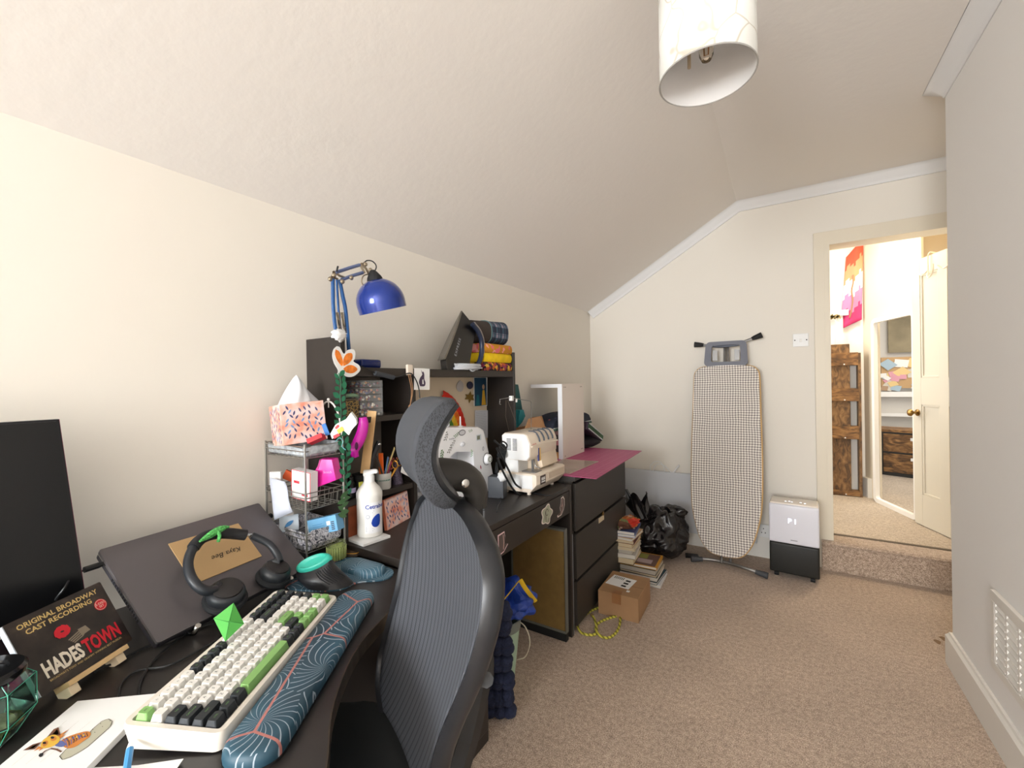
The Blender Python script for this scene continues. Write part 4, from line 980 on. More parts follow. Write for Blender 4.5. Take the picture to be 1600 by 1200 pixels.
obj('shell', bm, M('mouse_black', (32, 32, 35), .35), t, smooth=True)
bm = B(); 
cen = sum((mtop(2*PI*i/32) for i in range(32)), Vector())/32; nrm = Vector((-.28, -.55, .78)).normalized()
rs = []
for s_, h_ in ((1.02, -.004), (1.0, .005), (.9, .010), (.8, .011), (.62, .006), (.5, .005)):
    rs.append([bm.verts.new(cen+(mtop(2*PI*i/32)-cen)*s_+nrm*h_) for i in range(32)])
for a, c in zip(rs, rs[1:]):
    for i in range(32): bm.faces.new((a[i], a[(i+1) % 32], c[(i+1) % 32], c[i]))
bm.faces.new(rs[-1]); obj('teal_cap', bm, M('teal_plastic', (52, 168, 148), .4), t, smooth=True)

# ================================================================== LAPTOP on a slanted stand
la = math.radians(100.84); LU = Vector((math.cos(la), math.sin(la), 0)); tl = math.radians(39.35)
LV = Vector((-math.sin(la)*math.cos(tl), math.cos(la)*math.cos(tl), math.sin(tl)))
LO = Vector((-1.107, .538, .745)); LMx = frame(LO, LU, LV)   # x along hinge, y up the slope, z outward normal
LN = (LMx.to_3x3() @ Vector((0, 0, 1)))
t = thing('laptop', 'closed dark grey laptop propped on a slanted stand with cable plugged in', 'laptop', Mx=LMx)
LG = M('laptop_grey', (98, 94, 96), .42, .35, nz=(5, .06, 3))
bm = B(); prism(bm, rrect(.385, .258, .006, 3), -.007, 0, T(0, .131, 0)); obj('lid', bm, LG, t)
bm = B(); prism(bm, rrect(.385, .258, .008, 3), -.019, -.0085, T(0, .131, 0)); obj('base', bm, M('laptop_side', (48, 46, 52), .4), t)
bm = B(); box(bm, -.1926, -.190, .006, .255, -.0086, -.0062); obj('edge_strip', bm, CHROME, t)
for k in range(15):
    bm = B(); box(bm, -.1935, -.1915, .07+k*.008, .074+k*.008, -.017, -.0115); obj('vent_slot', bm, BLKM, t)
bm = B()
for a, b_ in (((-.055, .21), (.022, .012)), ((.10, .1), (.004, .003))): pass
LI = LMx.inverted()
# stand
ts = thing('laptop_stand', 'black folding stand holding the laptop at a slant', 'stand', loc=(LO.x-.1, LO.y, ND))
for sx in (-.12, .12):
    bm = B(); a = LMx @ Vector((sx, -.004, -.028)); b_ = LMx @ Vector((sx, .25, -.028)); c_ = Vector((b_.x, b_.y, ND+.006)); a2 = Vector((a.x, a.y, ND+.006))
    tube(bm, [a2, a, b_], .007, 6); tube(bm, [b_, c_], .007, 6); tube(bm, [a2, c_], .006, 6); obj('arm', bm, BLK, ts, world=True)
    bm = B(); q = LMx @ Vector((sx, -.006, -.01)); tube(bm, [LMx @ Vector((sx, -.006, -.03)), LMx @ Vector((sx, -.006, .006))], .006, 6); obj('lip', bm, CHROME, ts, world=True)
p = [LMx @ Vector((.20, .215, -.03)), LMx @ Vector((.225, .222, -.03))]
bm = B(); tube(bm, [p[0]-LU*.12, p[1]], .008, 8); obj('hinge_bar', bm, BLK, ts, smooth=True, world=True)
bm = B(); c1 = LMx @ Vector((.2, .0, -.03)); c2 = LMx @ Vector((.2, .2, -.03)); 
for s_ in (0,):
    vv_ = [LMx @ Vector((.205, .0, -.028)), LMx @ Vector((.205, .24, -.028)), Vector(((LMx @ Vector((.205, .24, 0))).x, (LMx @ Vector((.205, .24, 0))).y, ND+.002)), Vector(((LMx @ Vector((.205, 0, 0))).x, (LMx @ Vector((.205, 0, 0))).y, ND+.002))]
# USB plug and cable
bm = B(); pl = onP(142, 888, LMx @ Vector((-.2, .2, -.013)), LN); pl = LMx @ Vector((-.193, (LI @ onP(158, 882, LMx @ Vector((0, 0, -.013)), LN)).y, -.013))
tube(bm, [pl+LU*.004, pl-LU*.006, pl-LU*.008, pl-LU*.03], .006, 8, rfn=lambda u: .004 if u < .3 else .0065)
cabp = [pl-LU*.03, pl-LU*.05+Vector((0, 0, -.006)), onX(100, 920, -1.22), onX(84, 945, -1.25), onZ(86, 985, ND+.004), onZ(150, 1050, ND+.003)]
o = obj('usb_plug', bm, BLK, smooth=True); tag(o, 'black cable plug in the left edge of the slanted laptop', 'plug')
bm = B(); tube(bm, cabp, .0022, 6, smooth=6); obj('cable', bm, BLK, o, smooth=True)
# envelope lying on the lid
def lapP(px, py, off): q = LI @ onP(px, py, LMx @ Vector((0, 0, off)), LN); return (q.x, q.y)
EP = [lapP(*q, .002) for q in ((263, 850), (372, 818), (409, 869), (303, 913))]
bm = B(); prism(bm, EP, .0005, .003); KR = M('kraft_paper', (184, 152, 108), .85, nz=(6, .06, 3))
env = obj('kraft_envelope', bm, KR, M_=LMx); tag(env, 'brown kraft envelope with handwriting lying on the laptop lid under headphones', 'envelope')
bm = B(); u_ = Vector(EP[1])-Vector(EP[0]); wa = math.atan2(u_.y, u_.x)
ctr = lapP(355, 864, .003); textbm(bm, 'Kaya Bee', .02, Matrix.Translation((ctr[0], ctr[1], .0035)) @ RZ(wa+PI), shear=.4)
obj('handwriting', bm, BLKM, env)
# headphones: two cups on the low edge of the lid, band arched above
t = thing('headphones', 'black over-ear headphones lying on the grey laptop and envelope', 'headphones', Mx=LMx)
HB = M('headphone_black', (38, 42, 47), .4); HP = M('ear_pad', (30, 33, 37), .7); HD = M('cup_disc', (36, 34, 34), .5)
def cup(cx, cy, tiltx, s_=1):
    Mc = Matrix.Translation((cx, cy, 0)) @ RY(tiltx) @ RX(-.25)
    bm = B(); lathe(bm, [(0, .001), (.03*s_, .001), (.043*s_, .006), (.046*s_, .013), (.043*s_, .020), (.038*s_, .022)], Mc, 28); a_ = obj('ear_pad', bm, HP, t, smooth=True)
    bm = B(); lathe(bm, [(.038*s_, .021), (.040*s_, .026), (.037*s_, .038), (.031*s_, .043), (.0, .043)], Mc, 28); obj('cup_shell', bm, HB, t, smooth=True)
    bm = B(); lathe(bm, [(.0305*s_, .0425), (.0300*s_, .0465), (.027*s_, .048), (0, .0475)], Mc, 28); obj('cup_disc', bm, HD, t, smooth=True)
    return Mc
c1 = lapP(357, 932, .022); c2 = lapP(430, 900, .022)
m1 = cup(c1[0], c1[1], -.12); m2 = cup(c2[0], c2[1], .10, .93)
bandpx = [(337, 922, .036), (318, 922, .042), (300, 905, .045), (294, 880, .047), (302, 856, .05), (318, 840, .052), (345, 833, .054), (384, 836, .052), (396, 838, .050), (420, 850, .048), (433, 866, .045), (437, 878, .042)]
bp = [Vector((*lapP(x, y, o_), o_)) for x, y, o_ in bandpx]
sp_ = smooth_path(bp, 5)
bm = B(); tube(bm, sp_[:len(sp_)*30//55], .011, 10, rfn=lambda u: .0105); obj('headband', bm, HB, t, smooth=True)
bm = B(); tube(bm, sp_[20:36], .0135, 10); obj('headband_cushion', bm, M('band_cushion', (34, 34, 36), .8), t, smooth=True)
bm = B(); tube(bm, sp_[34:42], .004, 6); obj('slider', bm, CHROME, t, smooth=True)
bm = B(); tube(bm, sp_[39:], .0095, 10); obj('headband_end', bm, HB, t, smooth=True)
for mc, pt in ((m1, bp[0]), (m2, bp[-1])):
    bm = B(); q = mc @ Vector((0, .030, .035)); tube(bm, [pt, q.lerp(pt, .5)+Vector((0, 0, .006)), q], .008, 8); obj('yoke', bm, HB, t, smooth=True)
# green crochet strip tied on the band
bm = B(); gp = [Vector((*lapP(x, y, .066), .066)) for x, y in ((312, 846), (325, 838), (338, 830), (350, 825), (358, 823))]
tube(bm, gp, .006, 8, smooth=5, rfn=lambda u: .002+.007*math.sin(PI*min(.98, u+.02)))
tube(bm, [Vector((*lapP(x, y, o_), o_)) for x, y, o_ in ((338, 828, .068), (343, 836, .070), (341, 846, .055))], .004, 8, smooth=4)
o = obj('crochet_leaf', bm, M('crochet_green', (92, 182, 96), .9, nz=(220, .5, 2), bump=(200, 1, .004)), smooth=True, M_=LMx); tag(o, 'small green crochet strip tied around the headphone band', 'crochet')
# ================================================================== MONITOR at the left edge
t = thing('monitor', 'large black monitor with glossy screen at the left edge of frame', 'monitor', loc=(-1.15, .05, ND))
MX = -1.235
c_tl, c_tr, c_br, c_bl = onX(-140, 676, MX), onX(92, 655, MX), onX(131, 905, MX), onX(-140, 980, MX)
# flat panel: plane through the top right, bottom right and a left point
R1, R2 = onX(92, 655, MX), onX(132, 925, MX); 
lt = onX(0, 661, MX)
un = (lt-R1).normalized(); vn = (R2-R1)
tilt = Vector((0, 0, -1))
zz = (R1.z-R2.z)
MMx = frame(R1, (0, -1, 0), (vn.x, vn.y, vn.z)) 
MMx = Matrix(((0, vn.normalized().x, 1, R1.x), (-1, vn.normalized().y, 0, R1.y), (0, vn.normalized().z, 0, R1.z), (0, 0, 0, 1)))
hgt = .34
def mquad(bm, y0, y1, s0, s1, x0, x1, mi=0):
    # y measured leftwards along the screen, s down the screen; x thickness toward the wall
    vs_ = []
    for x in (x0, x1):
        for (yy, ss) in ((y0, s0), (y1, s0), (y1, s1), (y0, s1)):
            p = R1+Vector((0, -yy, 0))+vn.normalized()*ss; vs_.append(bm.verts.new((MX+x, p.y, p.z)))
    for q in ((0, 1, 2, 3), (7, 6, 5, 4), (0, 4, 5, 1), (1, 5, 6, 2), (2, 6, 7, 3), (3, 7, 4, 0)): f = bm.faces.new([vs_[i] for i in q]); f.material_index = mi
bm = B(); mquad(bm, 0, .60, 0, .40, -.014, 0); obj('housing', bm, M('monitor_bezel', (22, 22, 26), .4), t, world=True)
bm = B(); mquad(bm, .004, .596, .004, .396, 0, .0015); obj('screen', bm, M('monitor_screen', (9, 10, 12), .3), t, world=True)
bm = B(); mquad(bm, -.0012, 0, 0, .40, -.010, -.002); obj('edge_trim', bm, M('edge_red', (120, 30, 60), .4), t, world=True)
bm = B(); tube(bm, [(MX-.045, -.12, ND+.01), (MX-.045, -.12, ND+.30)], .015, 10); box(bm, MX-.05, MX-.01, -.16, -.08, ND+.18, ND+.26); obj('stand_column', bm, BLK, t, world=True)
bm = B(); prism(bm, rrect(.22, .26, .03), ND, ND+.012, T(MX-.04, -.12, 0)); obj('stand_foot', bm, BLK, t, world=True)
# ================================================================== CD CASE on a mini easel
ea = math.radians(119.03); te = math.radians(60.05)
EU = Vector((math.cos(ea), math.sin(ea), 0)); EV = Vector((-math.sin(ea)*math.cos(te), math.cos(ea)*math.cos(te), math.sin(te)))
EMx = frame(Vector((-1.098, .257, .745)), EU, EV)
t = thing('album_case', 'dark card album case with large cream and red lettering on tiny easel', 'album case', Mx=EMx)
m, N, K, b = newmat('album_print', .35); tc = mapped(N, K, (1, 1, 1)); n1 = N.new('ShaderNodeTexNoise'); n1.inputs['Scale'].default_value = 22; n1.inputs['Detail'].default_value = 5; K.new(tc, n1.inputs['Vector'])
r = ramp(N, K, n1.outputs[0], [(.35, (24, 21, 21)), (.55, (46, 38, 35)), (.75, (84, 68, 58))]); K.new(r.outputs[0], b.inputs['Base Color'])
bm = B(); prism(bm, rrect(.164, .137, .003, 2), -.009, 0, T(0, .0685, 0)); obj('cover', bm, m, t)
bm = B(); box(bm, -.083, -.0815, .001, .136, -.0092, .0006); obj('clear_spine', bm, M('clear_edge', (190, 196, 204), .1), t)
GOLD = M('print_gold', (214, 186, 120), .5); RED = M('print_red', (206, 32, 48), .5); IV = M('print_ivory', (236, 226, 208), .5)
bm = B(); textbm(bm, 'ORIGINAL BROADWAY', .0125, T(0.0, .122, .0006), sx=1.02, bold=.0003); textbm(bm, 'CAST RECORDING', .0125, T(-.004, .109, .0006), sx=1.05, bold=.0003)
obj('title_lettering', bm, GOLD, t)
bm = B(); textbm(bm, 'HADES', .037, T(-.064, .034, .0006), align='LEFT', sx=.56, bold=.0014); textbm(bm, 'TOWN', .037, T(.003, .034, .0007), 1, align='LEFT', sx=.56, bold=.0014)
obj('name_lettering', bm, [IV, RED], t)
bm = B(); textbm(bm, "BROADWAY'S TONY AND GRAMMY WINNING BEST MUSICAL", .0052, T(.002, .016, .0006), sx=.88); obj('tagline', bm, GOLD, t)
bm = B(); poly(bm, circ(.062, .094, .0115, 24), .0006, 0); poly(bm, circ(.062, .094, .0102, 24), .0008, 1); poly(bm, circ(.062, .094, .0096, 24), .001, 0)
textbm(bm, '2-DISC', .0062, T(.062, .0965, .0013), 1); textbm(bm, 'SET', .0062, T(.062, .0905, .0013), 1); obj('round_sticker', bm, [RED, IV], t)
bm = B()
for k in range(9):
    a = k*.7; poly(bm, leafpts(-.014+.008*math.cos(a), .082+.006*math.sin(a), .017, .009, a+1.2), .0006+.0001*k, 0)
obj('printed_flower', bm, RED, t)
bm = B()
for k in range(4): polyline(bm, [(-.012+.002*k, .062-.003*k), (.002+.003*k, .066-.003*k), (.016, .070-.003*k)], .0022, .0007, 0)
poly(bm, [(.010, .058), (.026, .060), (.022, .072), (.008, .072)], .0006, 0); obj('printed_shape', bm, M('print_grey', (142, 130, 112), .5), t)
te_ = thing('mini_easel', 'little pale wood easel holding up the dark album case', 'easel', Mx=EMx)
PINE = M('pale_pine', (222, 188, 138), .6, nz=(20, .1, 3))
bm = B(); box(bm, -.052, .058, -.010, -.001, -.010, .014, bev=.001); obj('ledge', bm, PINE, te_)
for x in (-.045, .04):
    bm = B(); box(bm, x-.008, x+.008, -.026, -.010, -.016, .010, bev=.001); obj('foot', bm, M('pine_light', (232, 212, 180), .6), te_)
    bm = B(); box(bm, x-.006, x+.006, -.01, .10, -.018, -.0105); obj('upright', bm, PINE, te_)
bm = B(); q0 = Vector((0, .09, -.018)); gi = EMx.inverted() @ Vector((EMx @ Vector((0, -.01, -.09)))); e0 = EMx @ Vector((0, .09, -.02)); 
e1 = Vector((e0.x-.05, e0.y-.03, ND+.004)); tube(bm, [EMx.inverted() @ e0, EMx.inverted() @ e1], .004, 6); obj('back_leg', bm, PINE, te_)
# second case behind at the left edge of frame
bm = B(); prism(bm, rrect(.14, .12, .003, 2), -.03, -.022, T(-.03, .06, 0)); o = obj('disc_case', bm, M('case_dark', (40, 30, 34), .3), M_=EMx); 
tag(o, 'second dark disc case hidden behind the album case at left', 'disc case')
bm = B(); box(bm, -.1003, -.0998, .06, .075, -.03, -.022); box(bm, -.1003, -.0998, .085, .1, -.03, -.022, mi=1); obj('spine_print', bm, [RED, IV], o)
# ================================================================== GLASS TERRARIUM JAR with lid
jc = Vector((-1.035, .118, ND)); t = thing('glass_terrarium', 'angular clear glass box of dried moss with black lid at left edge', 'terrarium', loc=tuple(jc), rz=.35)
GL = M('green_edge_glass', (200, 232, 220), .03, trans=1, ior=1.45)
pr = [(.035, 0), (.058, .035), (.058, .085), (.045, .098)]
bm = B(); lathe(bm, [(0, .0)]+pr+[(.041, .098), (.054, .083), (.054, .037), (.032, .004), (0, .004)], None, 6); obj('glass_body', bm, GL, t)
bm = B()
for k in range(6):
    a = 2*PI*k/6; tube(bm, [(r_*math.cos(a), r_*math.sin(a), z) for r_, z in pr], .0006, 5)
for r_, z in pr[1:3]: tube(bm, [(r_*math.cos(2*PI*k/6), r_*math.sin(2*PI*k/6), z) for k in range(6)], .0006, 5, closed=True)
obj('glass_edge', bm, M('glass_edge_green', (70, 170, 140), .2), t, smooth=True)
bm = B(); lathe(bm, [(0, .098), (.048, .098), (.050, .102), (.050, .108), (.046, .112), (.03, .112), (.028, .109), (0, .109)], None, 32); obj('lid', bm, BLKG, t, smooth=True)
bm = B(); 
for k in range(10): blob(bm, ((random.random()-.5)*.05, (random.random()-.5)*.05, .014+random.random()*.022), (.018, .014, .01), seg=10, rings=7, wob=.6, seed=k, sc=8)
o = obj('moss_filling', bm, M('dried_moss', (134, 120, 78), .95, nz=(60, .4, 3)), t, smooth=True); o['kind'] = 'stuff'
# ================================================================== PRINTED CARD with a cat drawing
q = [onZ(-30, 1222, ND+.012), onZ(95, 1118, ND+.012), onZ(192, 1110, ND+.012), onZ(120, 1205, ND+.012)]
CU = (q[2]-q[1]); ca_ = math.atan2((q[1]-q[0]).y, (q[1]-q[0]).x)
PMx = Matrix.Translation((-.915, .175, ND)) @ RZ(ca_)
t = thing('sketchbook', 'white sketchbook with small colourful cat drawing on its cover, front left', 'sketchbook', Mx=PMx)
PI_ = PMx.inverted(); pl_ = [PI_ @ v for v in q]
x0 = min(v.x for v in pl_); 
bm = B(); box(bm, -.115, .100, -.075, .052, 0, .011, bev=.001); obj('pages', bm, PAPER, t)
CT = [M('cat_orange', (204, 130, 62), .8), M('cat_ochre', (222, 178, 70), .8), M('cat_brown', (110, 72, 52), .8), M('cat_blue', (96, 106, 160), .8), M('ink', (40, 36, 36), .8), M('board_grey_green', (186, 184, 164), .8)]
bm = B()
def cp(pts): return [(v.x, v.y) for v in (PI_ @ onZ(a/6.667, 1020+b2/6.667, ND+.0112) for a, b2 in pts)]
def art(pts, lv, mi, sm_=True):
    q_ = cp(pts)
    if sm_: q_ = [(p.x, p.y) for p in smooth_path([(a, b2, 0) for a, b2 in q_+[q_[0]]], 3)[:-1]]
    poly(bm, q_, .0112+.0002*lv, mi)
def artl(pts, lv, mi, wd=.0007): polyline(bm, cp(pts), wd, .0112+.0002*lv, mi)
brd = [(620, 1080), (690, 1005), (800, 960), (900, 880), (960, 800), (1060, 715), (1130, 690), (1170, 715), (1150, 770), (1060, 850), (900, 990), (740, 1085), (650, 1115)]
art(brd, 1, 5)
for a, b2 in zip(brd, brd[1:]+brd[:1]): artl([a, b2], 2, 4)
for k in range(5): art([(980+40*k-60*(k % 2), 830-30*k), (990+40*k-60*(k % 2), 826-30*k), (992+40*k-60*(k % 2), 836-30*k)], 2, 4, False)
art([(620, 930), (690, 885), (800, 845), (900, 822), (945, 838), (930, 880), (860, 930), (780, 985), (700, 998), (650, 970)], 3, 0)
for k in range(9): artl([(660+30*k, 900-8*k), (690+28*k, 940-8*k), (700+22*k, 985-14*k)], 4, (3, 2, 3, 2, 4)[k % 5], .0016 if k % 2 else .0009)
for k in range(6): art([(680+36*k, 905-9*k), (700+36*k, 900-9*k), (698+36*k, 918-9*k), (684+36*k, 920-9*k)], 5, (3, 1)[k % 2])
art([(560, 950), (640, 920), (690, 960), (640, 985), (580, 975)], 4, 3)
for pts, mi in (([(240, 1022), (340, 960), (430, 935), (360, 1010)], 2), ([(480, 895), (560, 800), (608, 780), (632, 860), (560, 880)], 2), ([(290, 1010), (350, 970), (400, 955), (350, 1000)], 5), ([(520, 880), (595, 800), (615, 850)], 5),
                ([(600, 870), (720, 800), (640, 870), (690, 850), (610, 910)], 0), ([(400, 980), (350, 1030), (420, 1000), (400, 1030), (470, 990)], 0)): art(pts, 4, mi, False)
art([(420, 970), (450, 915), (520, 870), (580, 862), (622, 895), (610, 940), (550, 980), (480, 1000), (435, 995)], 5, 1)
art([(440, 960), (470, 925), (500, 930), (490, 965), (455, 985)], 6, 0); art([(530, 890), (570, 878), (590, 905), (560, 925), (530, 920)], 6, 0)
for cx_, cy2 in ((463, 948), (546, 892)): art([(cx_+20*math.cos(a), cy2+13*math.sin(a)) for a in [2*PI*i/10 for i in range(10)]], 7, 4, False)
artl([(640, 1035), (590, 1010), (530, 1000), (470, 1025), (425, 1065)], 3, 2, .0022); art([(400, 1080), (415, 1055), (450, 1050), (445, 1080), (420, 1092)], 4, 4)
for k in range(5): artl([(120+150*k, 1180-20*k), (700+120*k, 700+10*k)], 0, 5, .0003)
obj('cat_drawing', bm, CT, t)
# loose papers and a pen at the bottom edge
t = thing('paper_stack', 'small stack of white papers at the bottom edge of near desk', 'papers', Mx=Matrix.Translation((-.765, .205, ND)) @ RZ(.6))
for k in range(5):
    bm = B(); box(bm, -.07+.001*k, .055+.002*k, -.07, .032-.0015*k, .0012*k, .0012*k+.0009, RZ(.03*k)); obj('sheet', bm, PAPER, t)
a = onZ(203, 1170, ND+.022); b_ = onZ(196, 1215, ND+.010)
bm = B(); tube(bm, [b_+(b_-a)*2, b_, a], .0045, 8); pen = obj('ballpoint_pen', bm, M('pen_blue', (70, 140, 196), .3), smooth=True); tag(pen, 'blue and white ballpoint pen lying on papers at bottom edge', 'pen')
bm = B(); tube(bm, [a, a+(a-b_)*.25], .0045, 8, rfn=lambda u: .0045-.002*u); obj('pen_tip', bm, WHITE, pen, smooth=True)
# loose black cables on the near desk
for pts, lb in (([(185, 1090), (190, 1068), (215, 1048), (262, 1040), (300, 1022), (338, 1000)], 'thin black cable looping from behind keyboard corner across the desk'),
                ([(215, 1095), (222, 1060), (250, 1022), (300, 985), (335, 975), (352, 985)], 'thin black cable running between laptop edge and green diamond'),
                ([(150, 1048), (180, 1035), (230, 1010), (265, 1000), (320, 975), (345, 965)], 'black cable running along the laptop lower edge to the album easel')):
    bm = B(); tube(bm, [onZ(x, y, ND+.0035) for x, y in pts], .0022, 6, smooth=6); o = obj('desk_cable', bm, BLK, smooth=True); tag(o, lb, 'cable', 'loose cables on the near desk')

# ================================================================== THINGS ON AND AROUND THE HUTCH
DKX = -1.24
# blue desk lamp clamped to the hutch
t = thing('desk_lamp', 'blue articulated desk lamp with round shade above the hutch shelf', 'lamp', loc=(DKX, .93, 1.32))
BL = M('lamp_blue', (26, 78, 134), .35); BLG = M('lamp_shade_blue', (12, 50, 140), .16, .35, coat=.8); NK = M('nickel', (170, 158, 138), .3, 1)
def X_(x, y, d=0): return onX(x, y, DKX+d)
for pts in ([(520, 434), (520.6, 477), (524, 512), (532, 548), (537, 568)], [(530.5, 437), (535, 460), (540, 485), (543.5, 525), (546, 560), (546, 568)], [(526, 437), (529, 485), (533, 520), (540, 566)]):
    bm = B(); tube(bm, [X_(*p, .0 if pts[0][0] != 526 else -.03) for p in pts], .0062 if pts[0][0] != 526 else .004, 8, smooth=4); obj('lower_arm', bm, BL, t, smooth=True, world=True)
for pts in ([(524, 426), (545, 419), (562, 414)], [(534, 437), (550, 431), (567, 426)]):
    bm = B(); tube(bm, [X_(*p, .012) for p in pts], .0058, 8); obj('upper_arm', bm, M('lamp_arm_greyblue', (92, 104, 140), .35), t, smooth=True, world=True)
for pts in ([(527, 488), (532, 516)], [(534, 488), (540, 520)]):
    bm = B(); a, b_ = X_(*pts[0]), X_(*pts[1]); n = 60
    ax = (b_-a).normalized(); s1 = ax.orthogonal().normalized(); s2_ = ax.cross(s1)
    tube(bm, [a+(b_-a)*(i/n)+s1*.005*math.cos(i*1.6)+s2_*.005*math.sin(i*1.6) for i in range(n+1)], .0014, 4); obj('spring', bm, NK, t, smooth=True, world=True)
for q in ([(520, 424), (531, 431), (543, 435)], [(517, 432), (528, 436)], [(564, 411), (572, 420), (576, 428)], [(563, 414), (570, 427)]):
    bm = B(); tube(bm, [X_(*p, .012) for p in q], .004, 6, flat=.5); obj('joint_plate', bm, NK, t, smooth=True, world=True)
for q in ((516, 436), (535, 440), (579, 422), (549, 434), (522, 430), (571, 413)):
    bm = B(); c = X_(*q, .02); blob(bm, c, (.006, .008, .008), seg=10, rings=6); obj('knob', bm, NK, t, smooth=True, world=True)
bm = B(); tube(bm, [X_(526, 424, .02), X_(528, 416, .02)], .003, 6); obj('pin', bm, BLK, t, world=True)
bm = B(); tube(bm, [X_(567, 412, .01), X_(574, 407, .02), X_(583, 409, .02), X_(588, 417, .02), X_(583, 428, .02)], .0022, 6, smooth=5); obj('cable_loop', bm, BLK, t, smooth=True, world=True)
bm = B(); tube(bm, [X_(569, 448, .03), X_(565, 440, .03), X_(568, 431, .03), X_(577, 428.5, .03), X_(586, 431, .03), X_(590, 441, .03)], .0024, 6, smooth=5); obj('yoke', bm, NK, t, smooth=True, world=True)
sc = X_(595.5, 473, .05); sd = (-UP*.94+RT*.20+_fw*.22).normalized(); SM = frame(sc, sd.orthogonal(), sd.cross(sd.orthogonal()))
if (SM.to_3x3() @ Vector((0, 0, 1))).dot(sd) < 0: SM = SM @ RX(PI)
R_ = .084
prof = [(R_*math.sin(a), -R_*math.cos(a)) for a in [PI/2*k/12 for k in range(1, 13)]]
bm = B(); lathe(bm, [(0, -R_)]+prof+[(R_*.985, .028), (R_*.985-.003, .028)]+[(r_-.003 if r_ > .01 else r_, z+.003) for r_, z in prof[::-1]]+[(0, -R_+.003)], SM, 40); obj('lamp_shade', bm, BLG, t, smooth=True, world=True)
bm = B(); lathe(bm, [(.028, -R_+.006), (.024, -R_-.006), (.014, -R_-.022), (.006, -R_-.030), (0, -R_-.030)], SM, 20); obj('shade_cap', bm, BLKM, t, smooth=True, world=True)
bm = B(); c = X_(540, 572); box(bm, c.x-.02, c.x+.02, c.y-.02, c.y+.02, 1.3205, 1.345, bev=.004); obj('clamp', bm, BLK, t, smooth=True, world=True)
bm = B(); c = onX(530, 523, -1.18); blob(bm, c, (.012, .024, .018), seg=18, rings=12, wob=.7, sc=9, seed=3)
tag(obj('crumpled_tissue', bm, PAPER), 'small crumpled white tissue tucked behind lamp arm at hutch corner', 'tissue')
# blue glossy box on the shelf
a, b_ = onX(556, 572, -1.27), onX(588, 572, -1.27); bm = B(); box(bm, -1.33, -1.24, a.y, b_.y, 1.3205, 1.352, bev=.01, seg=3)
tag(obj('blue_case', bm, M('navy_gloss', (18, 34, 92), .2), smooth=True), 'small glossy dark blue case lying on hutch shelf beside lamp', 'case')
# orange paper leaf
LM_ = Matrix(((0, 0, 1, -1.183), (1, 0, 0, 0), (0, 1, 0, 0), (0, 0, 0, 1)))
def yz(x, y, X=-1.183): p = onX(x, y, X); return (p.y, p.z)
olf = [(526, 541), (531, 543), (537, 553), (543, 547), (552, 546), (555, 552), (554, 560), (552, 565), (560, 570), (563, 577), (558, 584), (549, 589), (540, 588), (534, 583), (529, 588), (526, 586), (528, 579), (522, 568), (519, 556), (521, 546)]
sm = lambda pts, n=3: [(p.x, p.y) for p in smooth_path([(a, b_, 0) for a, b_ in pts+[pts[0]]], n)[:-1]]
bm = B(); prism(bm, sm([yz(*q) for q in olf]), 0, .0012, LM_)
o = obj('paper_leaf', bm, PAPER); tag(o, 'orange and white cut paper leaf hanging on the hutch upper left corner', 'paper leaf')
OR = M('painted_orange', (240, 128, 46), .8, nz=(60, .3, 3))
for pts in ([(524, 546), (530, 550), (535, 563), (534, 572), (527, 564), (523, 554)], [(536, 572), (536, 562), (541, 553), (549, 552), (550, 560), (544, 568)], [(536, 576), (543, 571), (551, 571), (558, 577), (551, 583), (541, 582)]):
    bm = B(); prism(bm, sm([yz(*q) for q in pts]), .0012, .002, LM_); c = obj('petal', bm, OR, o)
# ivy garland
t = thing('ivy_garland', 'string of small green artificial ivy leaves hanging down hutch edge', 'garland', loc=(-1.19, .89, 1.28))
IV1, IV2 = M('ivy_green', (44, 122, 88), .6), M('ivy_dark', (70, 108, 66), .6)
path = [(529, 583), (533, 600), (531, 620), (533, 640), (532, 660), (534, 680), (540, 700), (542, 720), (538, 742), (543, 765), (536, 785), (537, 805)]
bm = B(); tube(bm, [onX(x, y, -1.178) for x, y in path], .0012, 5, smooth=4); obj('stem', bm, IV1, t, smooth=True, world=True)
for k in range(42):
    u = k/41*(len(path)-1); i = min(int(u), len(path)-2); f_ = u-i
    x = path[i][0]*(1-f_)+path[i+1][0]*f_; y = path[i][1]*(1-f_)+path[i+1][1]*f_
    low = k > 34; sgn = -1 if k % 2 else 1
    p = onX(x+sgn*(4+2*random.random() if not low else 2), y, -1.172+.006*(k % 3)); L_ = (.022+.008*random.random()) if not low else .036
    Mx = Matrix.Translation(p) @ RX(random.random()*1.0-.5) @ RY(PI/2+random.random()*.6-.3) @ RZ((PI/2+sgn*(.9 if not low else .3))+random.random()*.4)
    bm = B(); pts = leafpts(0, 0, L_, L_*.62 if not low else L_*.45, 0, 4); poly(bm, pts, 0, 0)
    o = obj('leaf', bm, IV2 if low else IV1, t); o.matrix_parent_inverse = WM(t).inverted(); l, q, s = Mx.decompose(); o.location = l; o.rotation_euler = q.to_euler()
